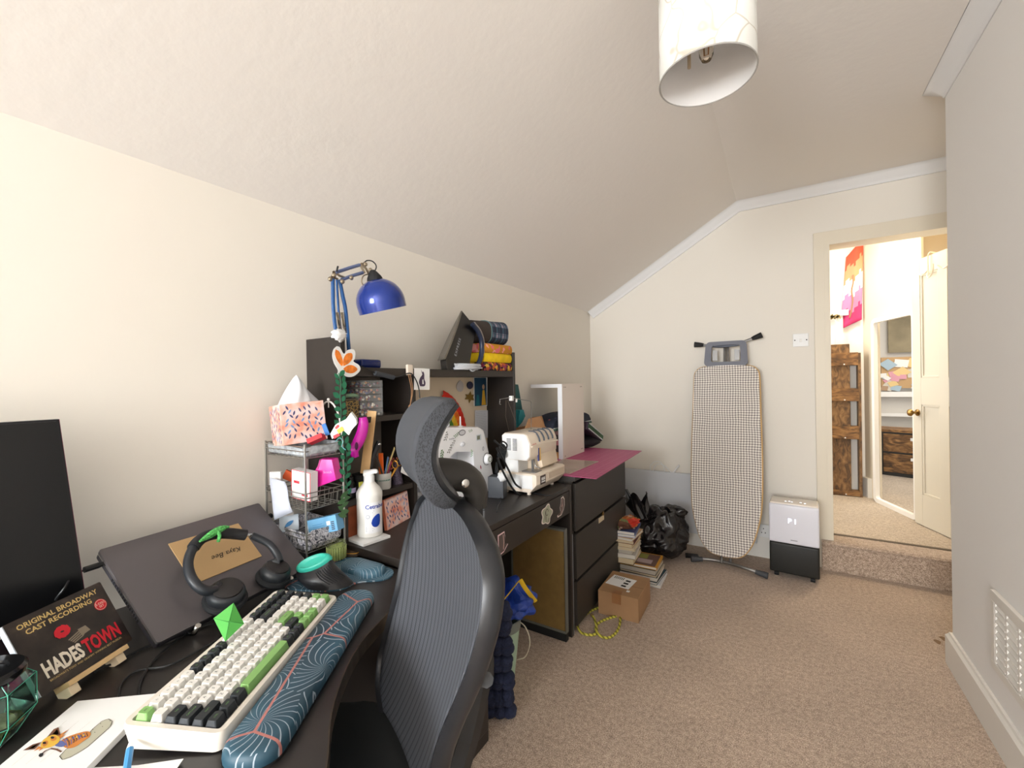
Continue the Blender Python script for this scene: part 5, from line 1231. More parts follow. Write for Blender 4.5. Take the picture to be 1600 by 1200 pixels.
# clear drawer tower with beads
ya, yb = onX(563, 640, -1.23).y, onX(598, 640, -1.23).y
t = thing('bead_organizer', 'clear acrylic tower of small drawers filled with beads on hutch shelf', 'organizer', loc=(-1.28, (ya+yb)/2, 1.15))
CL = M('clear_plastic', (236, 240, 242), .08, alpha=.22)
bcol = [M('bead%d' % i, c, .3) for i, c in enumerate([(158, 62, 66), (220, 150, 90), (90, 98, 144), (236, 226, 210), (126, 90, 120), (80, 66, 60)])]
for k in range(5):
    z0 = 1.1505+k*.0255
    bm = B(); box(bm, -1.345, -1.228, ya, yb, z0, z0+.024, bev=.002); d_ = obj('drawer', bm, CL, t, world=True)
    bm = B(); 
    for j in range(46):
        blob(bm, (-1.34+random.random()*.105, ya+.006+random.random()*(yb-ya-.012), z0+.004+random.random()*.013), (.0045,)*3, seg=6, rings=4, mi=random.choice([0, 1, 2, 3, 4, 5]))
        for f in bm.faces[-24:] if False else []: pass
    o = obj('beads', bm, bcol, d_); o['kind'] = 'stuff'
# dark gold-patterned box and books beside it
m, N, K, b = newmat('gold_pattern', .5); tc = mapped(N, K, (40, 40, 40)); v = N.new('ShaderNodeTexVoronoi'); v.feature = 'DISTANCE_TO_EDGE'; v.inputs['Scale'].default_value = 2.2; K.new(tc, v.inputs['Vector'])
r = ramp(N, K, v.outputs[0], [(0, (150, 124, 66)), (.09, (140, 112, 56)), (.13, (46, 36, 24))]); K.new(r.outputs[0], b.inputs['Base Color'])
a, b_ = onX(541, 640, -1.22), onX(561, 640, -1.22); bm = B(); box(bm, -1.30, -1.222, a.y, b_.y, 1.1505, 1.208, bev=.001)
tag(obj('patterned_box', bm, m), 'small dark box with gold leaf pattern on hutch shelf left side', 'box')
bm = B(); box(bm, -1.36, -1.25, a.y+.0, a.y+.10, 1.2085, 1.214, bev=.001); tag(obj('card_bundle', bm, M('card_bundle', (120, 108, 92), .8)), 'loose cards lying flat on top of gold patterned box', 'cards')
bm = B(); tube(bm, [(-1.27, a.y+.02, 1.222), (-1.25, a.y+.045, 1.226), (-1.26, a.y+.075, 1.222)], .007, 6, smooth=3); tag(obj('green_ribbon', bm, M('pale_green', (150, 186, 150), .7), smooth=True), 'pale green ribbon roll on top of gold patterned box', 'ribbon')
# adapter and cable under the shelf
c = onX(600, 587, -1.19); t = thing('cable_switch', 'black inline cable switch hanging under the hutch shelf', 'switch', loc=tuple(c))
bm = B(); a = onX(586, 583, -1.19); b_ = onX(615, 590, -1.19); tube(bm, [a, a.lerp(b_, .1), a.lerp(b_, .9), b_], .009, 8, flat=.8); obj('body', bm, DGREY, t, smooth=True, world=True)
bm = B(); tube(bm, [onX(563, 572, -1.19), onX(572, 576, -1.19), a], .002, 6, smooth=3); tube(bm, [b_, onX(625, 588, -1.185), onX(640, 583, -1.185), onX(648, 590, -1.18), onX(654, 605, -1.18), onX(656, 622, -1.18)], .0022, 6, smooth=4); obj('cable', bm, BLK, t, smooth=True, world=True)
bm = B(); c = onX(638, 578, -1.198); box(bm, c.x, c.x+.012, c.y-.014, c.y+.014, c.z-.02, c.z+.02, bev=.003); tag(obj('adhesive_hook', bm, M('hook_beige', (222, 208, 192), .5), smooth=True), 'small beige adhesive hook stuck under hutch shelf front edge', 'hook')
bm = B(); tube(bm, [onX(638, 585, -1.185), onX(643, 610, -1.18), onX(641, 632, -1.18)], .0015, 5, smooth=3); tube(bm, [onX(641, 585, -1.185), onX(645, 610, -1.18), onX(641, 632, -1.18)], .0015, 5, smooth=3); blob(bm, onX(641, 636, -1.18), (.004, .010, .010), seg=10, rings=6)
tag(obj('beaded_necklace', bm, M('rose_gold', (196, 150, 110), .35, .6), smooth=True), 'rose gold necklace hanging from beige hook on the hutch', 'necklace')
# postcards and decorations
def postcard(name, px, X, label, fn, cat='postcard'):
    bm = B(); q = [yz(x, y, X) for x, y in px]; Mx = Matrix(((0, 0, 1, X), (1, 0, 0, 0), (0, 1, 0, 0), (0, 0, 0, 1)))
    prism(bm, q, 0, .001, Mx); mats = fn(bm, Mx, q); o = obj(name, bm, mats); tag(o, label, cat); return o
def fox(bm, Mx, q):
    cx = sum(a for a, b_ in q)/4; cz = sum(b_ for a, b_ in q)/4
    body = sm([(cx-.012, cz-.028), (cx+.012, cz-.028), (cx+.018, cz-.015), (cx+.012, cz+.0), (cx+.012, cz+.018), (cx+.006, cz+.03), (cx-.0, cz+.016), (cx-.012, cz+.004), (cx-.018, cz-.012)])
    poly(bm, body, .0014, 1, Mx); poly(bm, [(cx+.0, cz-.02), (cx+.008, cz-.02), (cx+.006, cz+.0), (cx, cz-.004)], .0018, 0, Mx); poly(bm, [(cx, cz+.02), (cx-.006, cz+.036), (cx+.004, cz+.024)], .0018, 1, Mx)
    return [PAPER, M('purple_ink', (84, 70, 92), .8)]
postcard('small_print', [(647, 575), (671, 576), (671, 609), (647, 609)], -1.188, 'small white print of a purple seated fox below hutch shelf', fox, 'print')
def blue(bm, Mx, q):
    (y0, z0), (y1, z1) = q[0], q[2]; w_ = y1-y0; h_ = z0-z1
    poly(bm, [(y0+.004, z1+.004), (y1-.004, z1+.004), (y1-.004, z0-.004), (y0+.004, z0-.004)], .0012, 1, Mx)
    poly(bm, [(y0+w_*.55, z1+.006), (y0+w_*.9, z1+.006), (y0+w_*.8, z1+h_*.55), (y0+w_*.65, z1+h_*.55)], .0014, 2, Mx); poly(bm, circ(y0+w_*.72, z1+h_*.66, w_*.1, 12, h_*.09), .0014, 3, Mx)
    poly(bm, [(y0+w_*.12, z1+.006), (y0+w_*.42, z1+.006), (y0+w_*.36, z1+h_*.4), (y0+w_*.2, z1+h_*.4)], .0014, 4, Mx)
    return [PAPER, M('deep_teal_blue', (26, 66, 92), .6), M('dress_yellow', (222, 170, 50), .7), M('skin_tone', (190, 150, 120), .7), M('dress_teal', (36, 110, 124), .7)]
postcard('blue_postcard', [(740, 589), (761, 589), (761, 634), (740, 634)], -1.372, 'dark blue postcard of yellow dressed figure on the hutch backboard', blue)
def lines(bm, Mx, q):
    (y0, z0), (y1, z1) = q[0], q[2]
    for k in range(12): polyline(bm, [(y0+.006, z0-.012-k*.009), (y1-.008-.004*(k % 3), z0-.012-k*.009)], .0012, .0012, 1, Mx)
    return [M('letter_paper', (214, 216, 222), .8), M('grey_ink', (150, 152, 160), .8)]
postcard('handwritten_note', [(742, 641), (762, 641), (762, 684), (742, 684)], -1.372, 'pale handwritten note pinned below blue postcard', lines, 'note')
def badge(bm, Mx, q):
    (y0, z0), (y1, z1) = q[0], q[2]; cy, cz = (y0+y1)/2, (z0+z1)/2; r_ = abs(y1-y0)/2
    cols_ = [(200, 50, 46), (236, 140, 50), (240, 210, 60), (70, 150, 70), (50, 70, 160)]
    for k in range(5): poly(bm, [(cy-r_*.7, cz+r_*(1-.4*k)), (cy+r_*.7, cz+r_*(1-.4*k)), (cy+r_*.75, cz+r_*(.6-.4*k)), (cy-r_*.75, cz+r_*(.6-.4*k))], .0014, k+1, Mx)
    return [M('badge_navy', (40, 40, 70), .4)]+[M('stripe%d' % i, c, .5) for i, c in enumerate(cols_)]
pt = [(734+4.6*math.cos(a), 602+6*math.sin(a)) for a in [2*PI*i/16+PI for i in range(16)]]
bm = B(); Mb = Matrix(((0, 0, 1, -1.372), (1, 0, 0, 0), (0, 1, 0, 0), (0, 0, 0, 1))); prism(bm, [yz(*q, -1.372) for q in pt], 0, .003, Mb)
cc_ = yz(734, 602, -1.372)
mats_ = badge(bm, Mb, [(cc_[0]-.016, cc_[1]+.018), 0, (cc_[0]+.016, cc_[1]-.018)])
tag(obj('rainbow_badge', bm, mats_), 'small round rainbow striped badge beside blue postcard', 'badge')
gl = [(735, 611), (737, 617), (741, 616), (739, 621), (742, 626), (736, 625), (733, 630), (732, 624), (726, 624), (729, 620), (727, 616), (732, 617)]
bm = B(); prism(bm, [yz(*q, -1.372) for q in gl], 0, .001, Mb); tag(obj('gold_leaf_cutout', bm, M('olive_gold', (128, 98, 36), .6)), 'olive gold maple leaf cutout on the backboard above rainbow', 'leaf cutout')
bm = B(); prism(bm, [yz(*q, -1.372) for q in sm([(719, 594), (724, 600), (723, 610), (717, 612), (713, 606), (715, 598)])], 0, .0006, Mb); tag(obj('grey_flower_sticker', bm, M('pale_grey_ink', (190, 184, 182), .8)), 'faint grey flower sticker on the hutch backboard', 'sticker')
# fabric rainbow: quarter arcs as padded bands
t = thing('fabric_rainbow', 'stitched fabric rainbow leaning on the hutch backboard behind sewing machine', 'rainbow', loc=(-1.36, 1.55, .95))
rc = [(214, 50, 34), (238, 118, 36), (246, 200, 52), (90, 140, 52), (44, 84, 160), (70, 54, 130)]
cy_, cz_ = yz(680, 700, -1.36); 
p1 = yz(694, 612, -1.36); Rr = .245
for k, c in enumerate(rc):
    bm = B(); r0, r1_ = Rr-k*.030, Rr-(k+1)*.030
    def rb(u, v, r0=r0, r1_=r1_): a = math.radians(4+70*u); r_ = r0+(r1_-r0)*v; return Vector((-1.366+.006*math.sin(PI*v)+.0015*math.sin(u*60), cy_+r_*math.cos(a), cz_+.03+r_*math.sin(a)))
    grid(bm, rb, 36, 5); obj('band', bm, M('felt%d' % k, c, .9, nz=(80, .12, 3)), t, smooth=True, world=True)
# ---- steam iron standing on its heel
IX = -1.245
t = thing('steam_iron', 'black steam iron standing upright on its heel on hutch shelf', 'iron', loc=(IX, 1.55, 1.32))
dzi = 1.3215-onX(712, 565, IX).z
def iy(x, y): p = onX(x, y, IX); return (p.y, p.z+dzi)
ol = [iy(*q) for q in ((692, 548), (722, 474), (728, 482), (735, 492), (740, 508), (736, 522), (731, 545), (728, 564), (694, 565))]
zs_ = [q[1] for q in ol]; zmin, zmax = min(zs_), max(zs_)
def wI(y, z): v = (z-zmin)/(zmax-zmin); return .055*max(0.03, (1-v**1.6))
bm = B(); L_ = [[bm.verts.new((IX+s*wI(y, z)*k_*.85, y-s*wI(y, z)*k_*.5, z)) for y, z in ol] for s, k_ in ((-1, .75), (-.5, 1), (.5, 1), (1, .75))]
cyc = len(ol)
for A_, C_ in zip(L_, L_[1:]):
    for i in range(cyc): bm.faces.new((A_[i], A_[(i+1) % cyc], C_[(i+1) % cyc], C_[i]))
bm.faces.new(L_[0][::-1]); bm.faces.new(L_[-1]); obj('iron_body', bm, M('iron_black', (20, 20, 24), .3), t, smooth=True, world=True)
s0 = [iy(*q) for q in ((689, 549), (721, 473))]
bm = B(); V0 = []
for u in [i/10 for i in range(11)]:
    y = s0[0][0]+(s0[1][0]-s0[0][0])*u; z = s0[0][1]+(s0[1][1]-s0[0][1])*u; w_ = .056*(1-u**2.2)+.001
    V0.append([bm.verts.new((IX+sx*w_*.85, y+dy-sx*w_*.6, z)) for sx, dy in ((-1, -.004), (1, -.004), (1, .007), (-1, .007))])
for a, c in zip(V0, V0[1:]):
    for i in range(4): bm.faces.new((a[i], a[(i+1) % 4], c[(i+1) % 4], c[i]))
bm.faces.new(V0[0][::-1]); bm.faces.new(V0[-1]); obj('soleplate', bm, M('soleplate_grey', (122, 118, 110), .35, .6), t, world=True)
bm = B(); hp = [iy(*q) for q in ((736, 496), (745, 508), (750, 523), (750, 542), (745, 557), (733, 567))]
tube(bm, [(IX+.03, y-.03, z) for y, z in hp], .012, 10, smooth=5); obj('handle', bm, M('iron_handle', (40, 48, 70), .25), t, smooth=True, world=True)
bm = B(); tube(bm, [(IX+.03, y+.009-.03, z+.004) for y, z in hp[:4]], .010, 8, smooth=5); obj('handle_trim', bm, M('iron_grey', (150, 140, 136), .4), t, smooth=True, world=True)
bm = B(); y, z = iy(748, 530); blob(bm, (IX+.03, y-.012, z), (.008, .010, .02), seg=10, rings=7); obj('red_button', bm, M('button_red', (214, 66, 50), .4), t, smooth=True, world=True)
ITM = lambda x, y: Matrix.Translation((IX+.058, *iy(x, y))) @ Matrix(((0, 0, 1, 0), (.35, -.94, 0, 0), (.94, .35, 0, 0), (0, 0, 0, 1)))
bm = B(); y, z = iy(709, 531); c = Matrix.Translation((IX+.047, y-.03, z)) @ Matrix(((0, 0, 1, 0), (.40, -.92, 0, 0), (.92, .40, 0, 0), (0, 0, 0, 1)))
textbm(bm, 'EXPRESS', .020, c, sp=1.2); obj('print', bm, M('print_silver', (170, 176, 186), .5), t, world=True)
bm = B()
for k, (r_, z) in enumerate([(.045, 1.3235), (.050, 1.327), (.047, 1.333), (.05, 1.339), (.046, 1.345), (.05, 1.330)]):
    tube(bm, [(IX+.020+r_*.75*math.cos(a)+.02, 1.535+.012*k*.4+r_*1.7*math.sin(a), z) for a in [2*PI*i/28+k for i in range(28)]], .0032, 6, closed=True)
p = onX(735, 580, -1.19); tube(bm, [(-1.20, 1.45, 1.345), (-1.185, 1.52, 1.33), (-1.18, p.y, p.z), (-1.18, p.y+.03, p.z+.012), (-1.20, p.y+.02, 1.335), (-1.25, 1.66, 1.34)], .0034, 6, smooth=5)
tag(obj('iron_cord', bm, M('cord_grey', (196, 198, 202), .7), smooth=True), 'coiled grey braided iron cord draped over the shelf edge', 'cord')
# ---- folded fabrics and plaid pouch
fy0, fy1 = onX(753, 570, -1.22).y, onX(797, 570, -1.22).y
m, N, K, b = newmat('african_print', .85); tc = mapped(N, K, (1, 1, 1)); v = N.new('ShaderNodeTexVoronoi'); v.inputs['Scale'].default_value = 60; v.distance = 'MANHATTAN'; K.new(tc, v.inputs['Vector']); sc_ = N.new('ShaderNodeSeparateColor'); K.new(v.outputs['Color'], sc_.inputs[0])
r = ramp(N, K, sc_.outputs[0], [(0, (40, 26, 30)), (.3, (196, 96, 40)), (.5, (60, 30, 44)), (.68, (226, 180, 60)), (.85, (150, 50, 80))], 'CONSTANT'); K.new(r.outputs[0], b.inputs['Base Color'])
AFR = m
m, N, K, b = newmat('orange_print', .85); tc = mapped(N, K, (1, 1, 1)); v = N.new('ShaderNodeTexVoronoi'); v.inputs['Scale'].default_value = 42; K.new(tc, v.inputs['Vector']); sc_ = N.new('ShaderNodeSeparateColor'); K.new(v.outputs['Color'], sc_.inputs[0])
r = ramp(N, K, sc_.outputs[0], [(0, (206, 140, 30)), (.62, (206, 140, 30)), (.66, (240, 160, 150)), (.85, (228, 110, 120))], 'CONSTANT'); K.new(r.outputs[0], b.inputs['Base Color']); ORP = m
z = 1.3205
for nm, h_, mt, lb in (('folded_fabric', .043, AFR, 'folded dark patterned fabric at bottom of bright stack on shelf'), ('folded_fabric', .046, M('yellow_cloth', (240, 202, 24), .85, nz=(30, .1, 3)), 'folded plain yellow fabric in the middle of bright stack'), ('folded_fabric', .046, ORP, 'folded orange and pink patterned fabric topping bright stack')):
    bm = B(); wob = random.random()*.006
    pr_ = [(-1.365, z), (-1.21-wob, z), (-1.205-wob, z+h_*.25), (-1.203-wob, z+h_*.5), (-1.206-wob, z+h_*.8), (-1.215, z+h_-.001), (-1.365, z+h_-.001)]
    prism(bm, [(a, b2) for a, b2 in pr_], -fy1+wob, -fy0-wob, Matrix(((1, 0, 0, 0), (0, 0, -1, 0), (0, 1, 0, 0), (0, 0, 0, 1))), bev=.004); tag(obj(nm, bm, mt, smooth=True), lb, 'fabric', 'folded fabrics on the hutch'); z += h_
m, N, K, b = newmat('plaid', .85); tc = mapped(N, K, (1, 1, 1)); sp = N.new('ShaderNodeSeparateXYZ'); K.new(tc, sp.inputs[0])
def band(c, st, ph, w_): return mathn(N, K, 'LESS_THAN', mathn(N, K, 'FRACT', mathn(N, K, 'ADD', mathn(N, K, 'MULTIPLY', mathn(N, K, 'ADD', c, 10), 1/st), ph)), w_)
s_ = mathn(N, K, 'ADD', mathn(N, K, 'ADD', band(sp.outputs[1], .055, .2, .3), band(sp.outputs[2], .055, .1, .3)), mathn(N, K, 'ADD', band(sp.outputs[1], .055, .7, .08), band(sp.outputs[2], .055, .75, .08)))
r = ramp(N, K, mathn(N, K, 'MULTIPLY', s_, .25), [(0, (34, 40, 62)), (.2, (60, 84, 104)), (.45, (150, 140, 158)), (.7, (226, 222, 220))], 'CONSTANT'); K.new(r.outputs[0], b.inputs['Base Color'])
t = thing('plaid_pouch', 'navy plaid zipped pouch with dark grey end above folded fabrics', 'pouch', loc=(-1.28, 1.85, z))
pz = z
def pouch(u, v):
    a = 2*PI*u; yy = (v-.0)*(fy1-fy0+.02)+fy0-.025
    q = abs(math.sin(a)); rx = .062; rz = .064*(.85+.15*v)
    x = -1.285+rx*math.copysign(abs(math.cos(a))**.8, math.cos(a)); zz = pz+.002+rz*(1+math.copysign(abs(math.sin(a))**.7, math.sin(a))); return Vector((x, yy, zz))
bm = B(); V = grid(bm, lambda u, v: pouch(u, .42+.58*v), 24, 8, closed_u=True); bm.faces.new([V[i][-1] for i in range(len(V))]); obj('plaid_body', bm, _mats['plaid'], t, smooth=True, world=True)
bm = B(); V = grid(bm, lambda u, v: pouch(u, .42*v), 24, 8, closed_u=True); bm.faces.new([V[i][0] for i in range(len(V))][::-1]); obj('grey_end', bm, M('pouch_grey', (66, 58, 54), .9), t, smooth=True, world=True)
bm = B(); tube(bm, [pouch(i/24, .43)+Vector((0.001, 0, .001)) for i in range(24)], .003, 5, closed=True); obj('zip', bm, M('zip_teal', (96, 134, 140), .6), t, smooth=True, world=True)

# ================================================================== WIRE BASKET TOWER AND CONTENTS
t = thing('wire_basket_tower', 'three tier silver wire basket stand on near desk beside the hutch', 'basket stand', loc=(-1.28, .805, ND))
BX0, BX1, BY0, BY1 = -1.384, -1.175, .735, .862
WR = M('basket_wire', (168, 166, 160), .3, .9)
def tier(zt, dep, x0=BX0, x1=BX1, y0=BY0, y1=BY1):
    bm = B(); zb = zt-dep
    for z, ins in ((zt, 0), (zt-.014, 0.001), (zb, .006)):
        tube(bm, [(x0+ins, y0+ins, z), (x1-ins, y0+ins, z), (x1-ins, y1-ins, z), (x0+ins, y1-ins, z)], .0017, 6, closed=True)
    n = 9
    for k in range(1, n):
        x = x0+(x1-x0)*k/n; tube(bm, [(x, y0, zt-.014), (x, y0+.005, zb), (x, y1-.005, zb), (x, y1, zt-.014)], .0012, 5)
    for k in range(1, 6):
        y = y0+(y1-y0)*k/6; tube(bm, [(x0, y, zt-.014), (x0+.005, y, zb), (x1-.005, y, zb), (x1, y, zt-.014)], .0012, 5)
    obj('tier', bm, WR, t, smooth=True, world=True)
TZ = (1.082, .945, .825)
tier(TZ[0], .035); tier(TZ[1], .05); tier(TZ[2], .055)
for y in (BY0, BY1):
    bm = B(); tube(bm, [(BX1+.002, y, ND+.002), (BX1+.002, y, 1.09)], .003, 8); obj('post', bm, WR, t, smooth=True, world=True)
    bm = B(); tube(bm, [(BX0-.0, y, ND+.002), (BX0-.0, y, 1.09)], .003, 8); obj('post', bm, WR, t, smooth=True, world=True)
ym = (BY0+BY1)/2; ptop = onX(500, 627, BX1).z
bm = B(); AX_ = BX1-.066; ptop = onY(500, 627, BY1).z; tube(bm, [(AX_+.066*math.cos(a), BY1, 1.09+(ptop-1.09)*math.sin(a)) for a in [PI*k/16 for k in range(17)]], .0028, 8); blob(bm, (AX_, BY1, ptop+.006), (.005,)*3, seg=10, rings=6); tube(bm, [(AX_, BY1, ptop), (AX_, BY1, ptop-.02)], .002, 5)
obj('arch_handle', bm, M('handle_white', (220, 214, 210), .4), t, smooth=True, world=True)
# plastic bag liners
def liner(z0, h_, name, label, mat, x0=BX0+.004, x1=BX1-.004, y0=BY0+.004, y1=BY1-.004, over=.012, seed=0):
    bm = B()
    per = []
    n = 64
    rr = rrect(x1-x0, y1-y0, .02, 15)
    for k, (x, y) in enumerate(rr): per.append(Vector(((x0+x1)/2+x, (y0+y1)/2+y, 0)))
    rows = []
    for j, (s_, z, o_) in enumerate([(.0, z0, 0), (.5, z0, 0), (.93, z0+.002, 0), (1, z0+h_*.5, .0), (1.02, z0+h_, 0), (1.05, z0+h_+over, 0), (1.06, z0+h_+over*.2, 0), (1.05, z0+h_*.4, 0)]):
        rows.append([bm.verts.new((Vector(((x0+x1)/2, (y0+y1)/2, 0)).lerp(p, s_))+Vector((0, 0, z))+Vector((noise.noise(p*50+Vector((seed, j, 0)))*.004, noise.noise(p*50+Vector((j, seed, 4)))*.004, noise.noise(p*60+Vector((0, seed, j)))*.010*(1 if j > 2 else .2)))) for p in per])
    m_ = len(per)
    for a, c in zip(rows, rows[1:]):
        for i in range(m_): bm.faces.new((a[i], a[(i+1) % m_], c[(i+1) % m_], c[i]))
    o = obj(name, bm, mat, smooth=True, sharp=60); tag(o, label, 'plastic bag'); return o
m, N, K, b = newmat('marbled_plastic', .22); tc = mapped(N, K, (26, 26, 26)); n1 = N.new('ShaderNodeTexNoise'); n1.inputs['Scale'].default_value = 1.6; n1.inputs['Detail'].default_value = 4; n1.inputs['Distortion'].default_value = 2.2; K.new(tc, n1.inputs['Vector'])
r = ramp(N, K, n1.outputs[0], [(.36, (70, 72, 80)), (.46, (160, 160, 168)), (.54, (226, 224, 228)), (.60, (96, 98, 108)), (.70, (196, 192, 198))]); K.new(r.outputs[0], b.inputs['Base Color']); MARB = m
liner(TZ[0]-.033, .025, 'clear_bag', 'crinkled grey plastic bag lining the top wire basket', M('crinkled_bag', (186, 192, 196), .2, alpha=.75, nz=(60, .3, 3)), over=.006, seed=2)
liner(TZ[2]-.052, .045, 'marbled_bag', 'marbled grey plastic lining the lowest wire basket', MARB, over=.012, seed=5)
# floral print helper
m, N, K, b = newmat('floral_ground', .7); tc = mapped(N, K, (1, 1, 1)); n1 = N.new('ShaderNodeTexNoise'); n1.inputs['Scale'].default_value = 28; K.new(tc, n1.inputs['Vector'])
r = ramp(N, K, n1.outputs[0], [(.34, (232, 142, 118)), (.48, (238, 184, 166)), (.62, (236, 208, 204))]); K.new(r.outputs[0], b.inputs['Base Color']); FLG = m
FN, FB = M('leaf_navy', (78, 80, 118), .7), M('leaf_blue', (122, 154, 200), .7)
def floral(bm, w_, h_, Mx, n, seed):
    rnd = random.Random(seed); k = 0; used_ = []
    while k < n:
        x, y = rnd.uniform(.009, w_-.009), rnd.uniform(.010, h_-.010); k += 1
        if any((x-a)**2+(y-b2)**2 < .00014 for a, b2 in used_): continue
        used_.append((x, y)); a = rnd.choice((.9, 1.2, 2.0, 2.3)); c = 0 if rnd.random() < .68 else 1
        poly(bm, leafpts(x, y, .016, .0056, a, 4), .0003, c, Mx)
# tissue box: near corner towards the camera
TA = (Vector((0, 0, CH))+ray(443, 682)*1.262); TB = (Vector((0, 0, CH))+ray(497, 688)*1.33)
tz = TZ[0]+.004; TA.z = tz; du = Vector((TB.x-TA.x, TB.y-TA.y, 0)).normalized(); dv = Vector((-du.y, du.x, 0))
TW, TD, TH = .128, .108, .122
TMx = Matrix(((du.x, dv.x, 0, TA.x), (du.y, dv.y, 0, TA.y), (0, 0, 1, tz), (0, 0, 0, 1))) @ RX(-.10) @ RY(-.06)
t = thing('tissue_box', 'peach floral cube tissue box with white tissue peaking from the top', 'tissue box', Mx=TMx)
bm = B(); box(bm, 0, TW, 0, TD, 0, TH, bev=.0015); obj('carton', bm, FLG, t)
bm = B(); floral(bm, TW, TH, Matrix(((1, 0, 0, 0), (0, 0, -1, 0), (0, 1, 0, 0), (0, 0, 0, 1))), 260, 3)
floral(bm, TD, TH, Matrix(((0, 0, -1, 0), (-1, 0, 0, TD), (0, 1, 0, 0), (0, 0, 0, 1))), 200, 5)
floral(bm, TW, TD, Matrix(((1, 0, 0, 0), (0, 1, 0, 0), (0, 0, 1, TH), (0, 0, 0, 1))), 160, 8)
obj('leaf_print', bm, [FN, FB], t)
bm = B()
def tis(u, v):
    a = 2*PI*u; r_ = (1-v)**.8*(.052+.012*math.sin(3*a+1)+.008*math.sin(5*a)); tw = v*.8
    return Vector((TW*.55+r_*math.cos(a+tw)+.004*v, TD*.5+r_*.75*math.sin(a+tw), TH-.002+.092*v+.004*math.sin(4*a)*(1-v)))
grid(bm, tis, 40, 12, closed_u=True); obj('tissue', bm, M('tissue_white', (240, 242, 246), .9), t, smooth=True)
# contents helper: a boxy packet with its front lower-left corner at a pixel/depth
def packet(name, label, cat, px, D, w_, h_, d_, rz, tilt, mats, zfix=None, dec=None, roll=0, bev=.0008):
    p = Vector((0, 0, CH))+ray(*px)*D
    if zfix is not None: p.z = zfix
    Mx = Matrix.Translation(p) @ RZ(rz) @ RX(tilt) @ RY(roll); t = thing(name, label, cat, Mx=Mx)
    bm = B(); box(bm, -w_/2, w_/2, 0, d_, 0, h_, bev=bev); obj('carton', bm, mats[0], t)
    if dec:
        bm = B(); dec(bm, Matrix(((1, 0, 0, 0), (0, 0, -1, -.0004), (0, 1, 0, 0), (0, 0, 0, 1)))); obj('print', bm, mats[1:], t)
    return t
YAW = math.radians(32)
MR = M('med_red', (206, 44, 60), .6); MB = M('med_blue', (112, 174, 216), .6); MW = M('med_white', (236, 234, 232), .6)
def dec_med(bm, Mx):
    w_, h_ = .082, .088
    for q in ((-w_/2, -w_/2+.002, 0, h_), (w_/2-.003, w_/2, 0, h_), (-w_/2, w_/2, h_-.002, h_), (-w_/2, w_/2, 0, .002)): poly(bm, [(q[0], q[2]), (q[1], q[2]), (q[1], q[3]), (q[0], q[3])], 0, 0, Mx)
    poly(bm, [(-.030, .048), (-.006, .048), (-.006, .056), (-.030, .056)], 0, 0, Mx); poly(bm, [(.004, .014), (.030, .014), (.030, .020), (.004, .020)], 0, 0, Mx)
    for k in range(6): polyline(bm, [(-.02, .068-.003*k), (.02-.004*(k % 2), .068-.003*k)], .0008, .0, 1, Mx)
packet('medicine_box', 'white medicine carton with red edges in the middle wire basket', 'carton', (470, 781), 1.292, .082, .088, .026, .12, .04, [MW, MR, M('fine_grey', (170, 170, 172), .7)], dec=dec_med, roll=.08)
# pink tape dispenser
p = Vector((0, 0, CH))+ray(512, 762)*1.325
TP = Matrix.Translation(p) @ RZ(YAW-.1); t = thing('tape_dispenser', 'bright pink angular tape dispenser in middle wire basket', 'tape dispenser', Mx=TP)
PK = M('hot_pink', (226, 34, 156), .35)
bm = B(); prism(bm, [(-.058, .015), (-.054, .034), (-.036, .042), (-.022, .06), (-.010, .092), (.026, .090), (.038, .028), (-.026, .004)], -.02, .02, RX(PI/2), bev=.003); obj('body', bm, PK, t, smooth=True)
bm = B(); textbm(bm, 'Scotch', .010, Matrix.Translation((.012, -.0205, .052)) @ RX(PI/2)); obj('lettering', bm, M('pink_letter', (250, 170, 220), .5), t)
bm = B(); prism(bm, [(-.022, .061), (-.012, .091), (-.009, .090), (-.018, .061)], -.0215, .0215, RX(PI/2)); obj('edge_facet', bm, M('hot_pink_dark', (176, 20, 118), .4), t)
# papers / plastic hanging on the left of the tower, orange packet
bm = B()
def sheet(pa, D0, D1):
    q = [Vector((0, 0, CH))+ray(x, y)*D for (x, y), D in zip(pa, (D0, D0, D1, D1))]; return q
q = sheet([(421, 746), (446, 752), (457, 800), (430, 812)], 1.30, 1.28)
bm = B(); v0 = [bm.verts.new(p_) for p_ in q]; bm.faces.new(v0); bmesh.ops.subdivide_edges(bm, edges=bm.edges[:], cuts=5, use_grid_fill=True)
for v_ in bm.verts: v_.co += Vector((noise.noise(v_.co*30), noise.noise(v_.co*30+Vector((5, 0, 0))), 0))*.004
o = obj('hanging_leaflet', bm, M('leaflet', (196, 202, 216), .6), smooth=True); o.modifiers.new('s', 'SOLIDIFY').thickness = .002; tag(o, 'long pale leaflet hanging from left end of middle basket', 'leaflet')
packet('orange_packet', 'small orange packet at the back of middle wire basket', 'packet', (447, 750), 1.345, .03, .028, .012, YAW+.3, 0, [M('packet_orange', (228, 96, 44), .6)], roll=.5)
packet('white_carton', 'white carton behind the orange packet in middle basket', 'carton', (430, 758), 1.315, .034, .040, .012, YAW, 0, [MW])
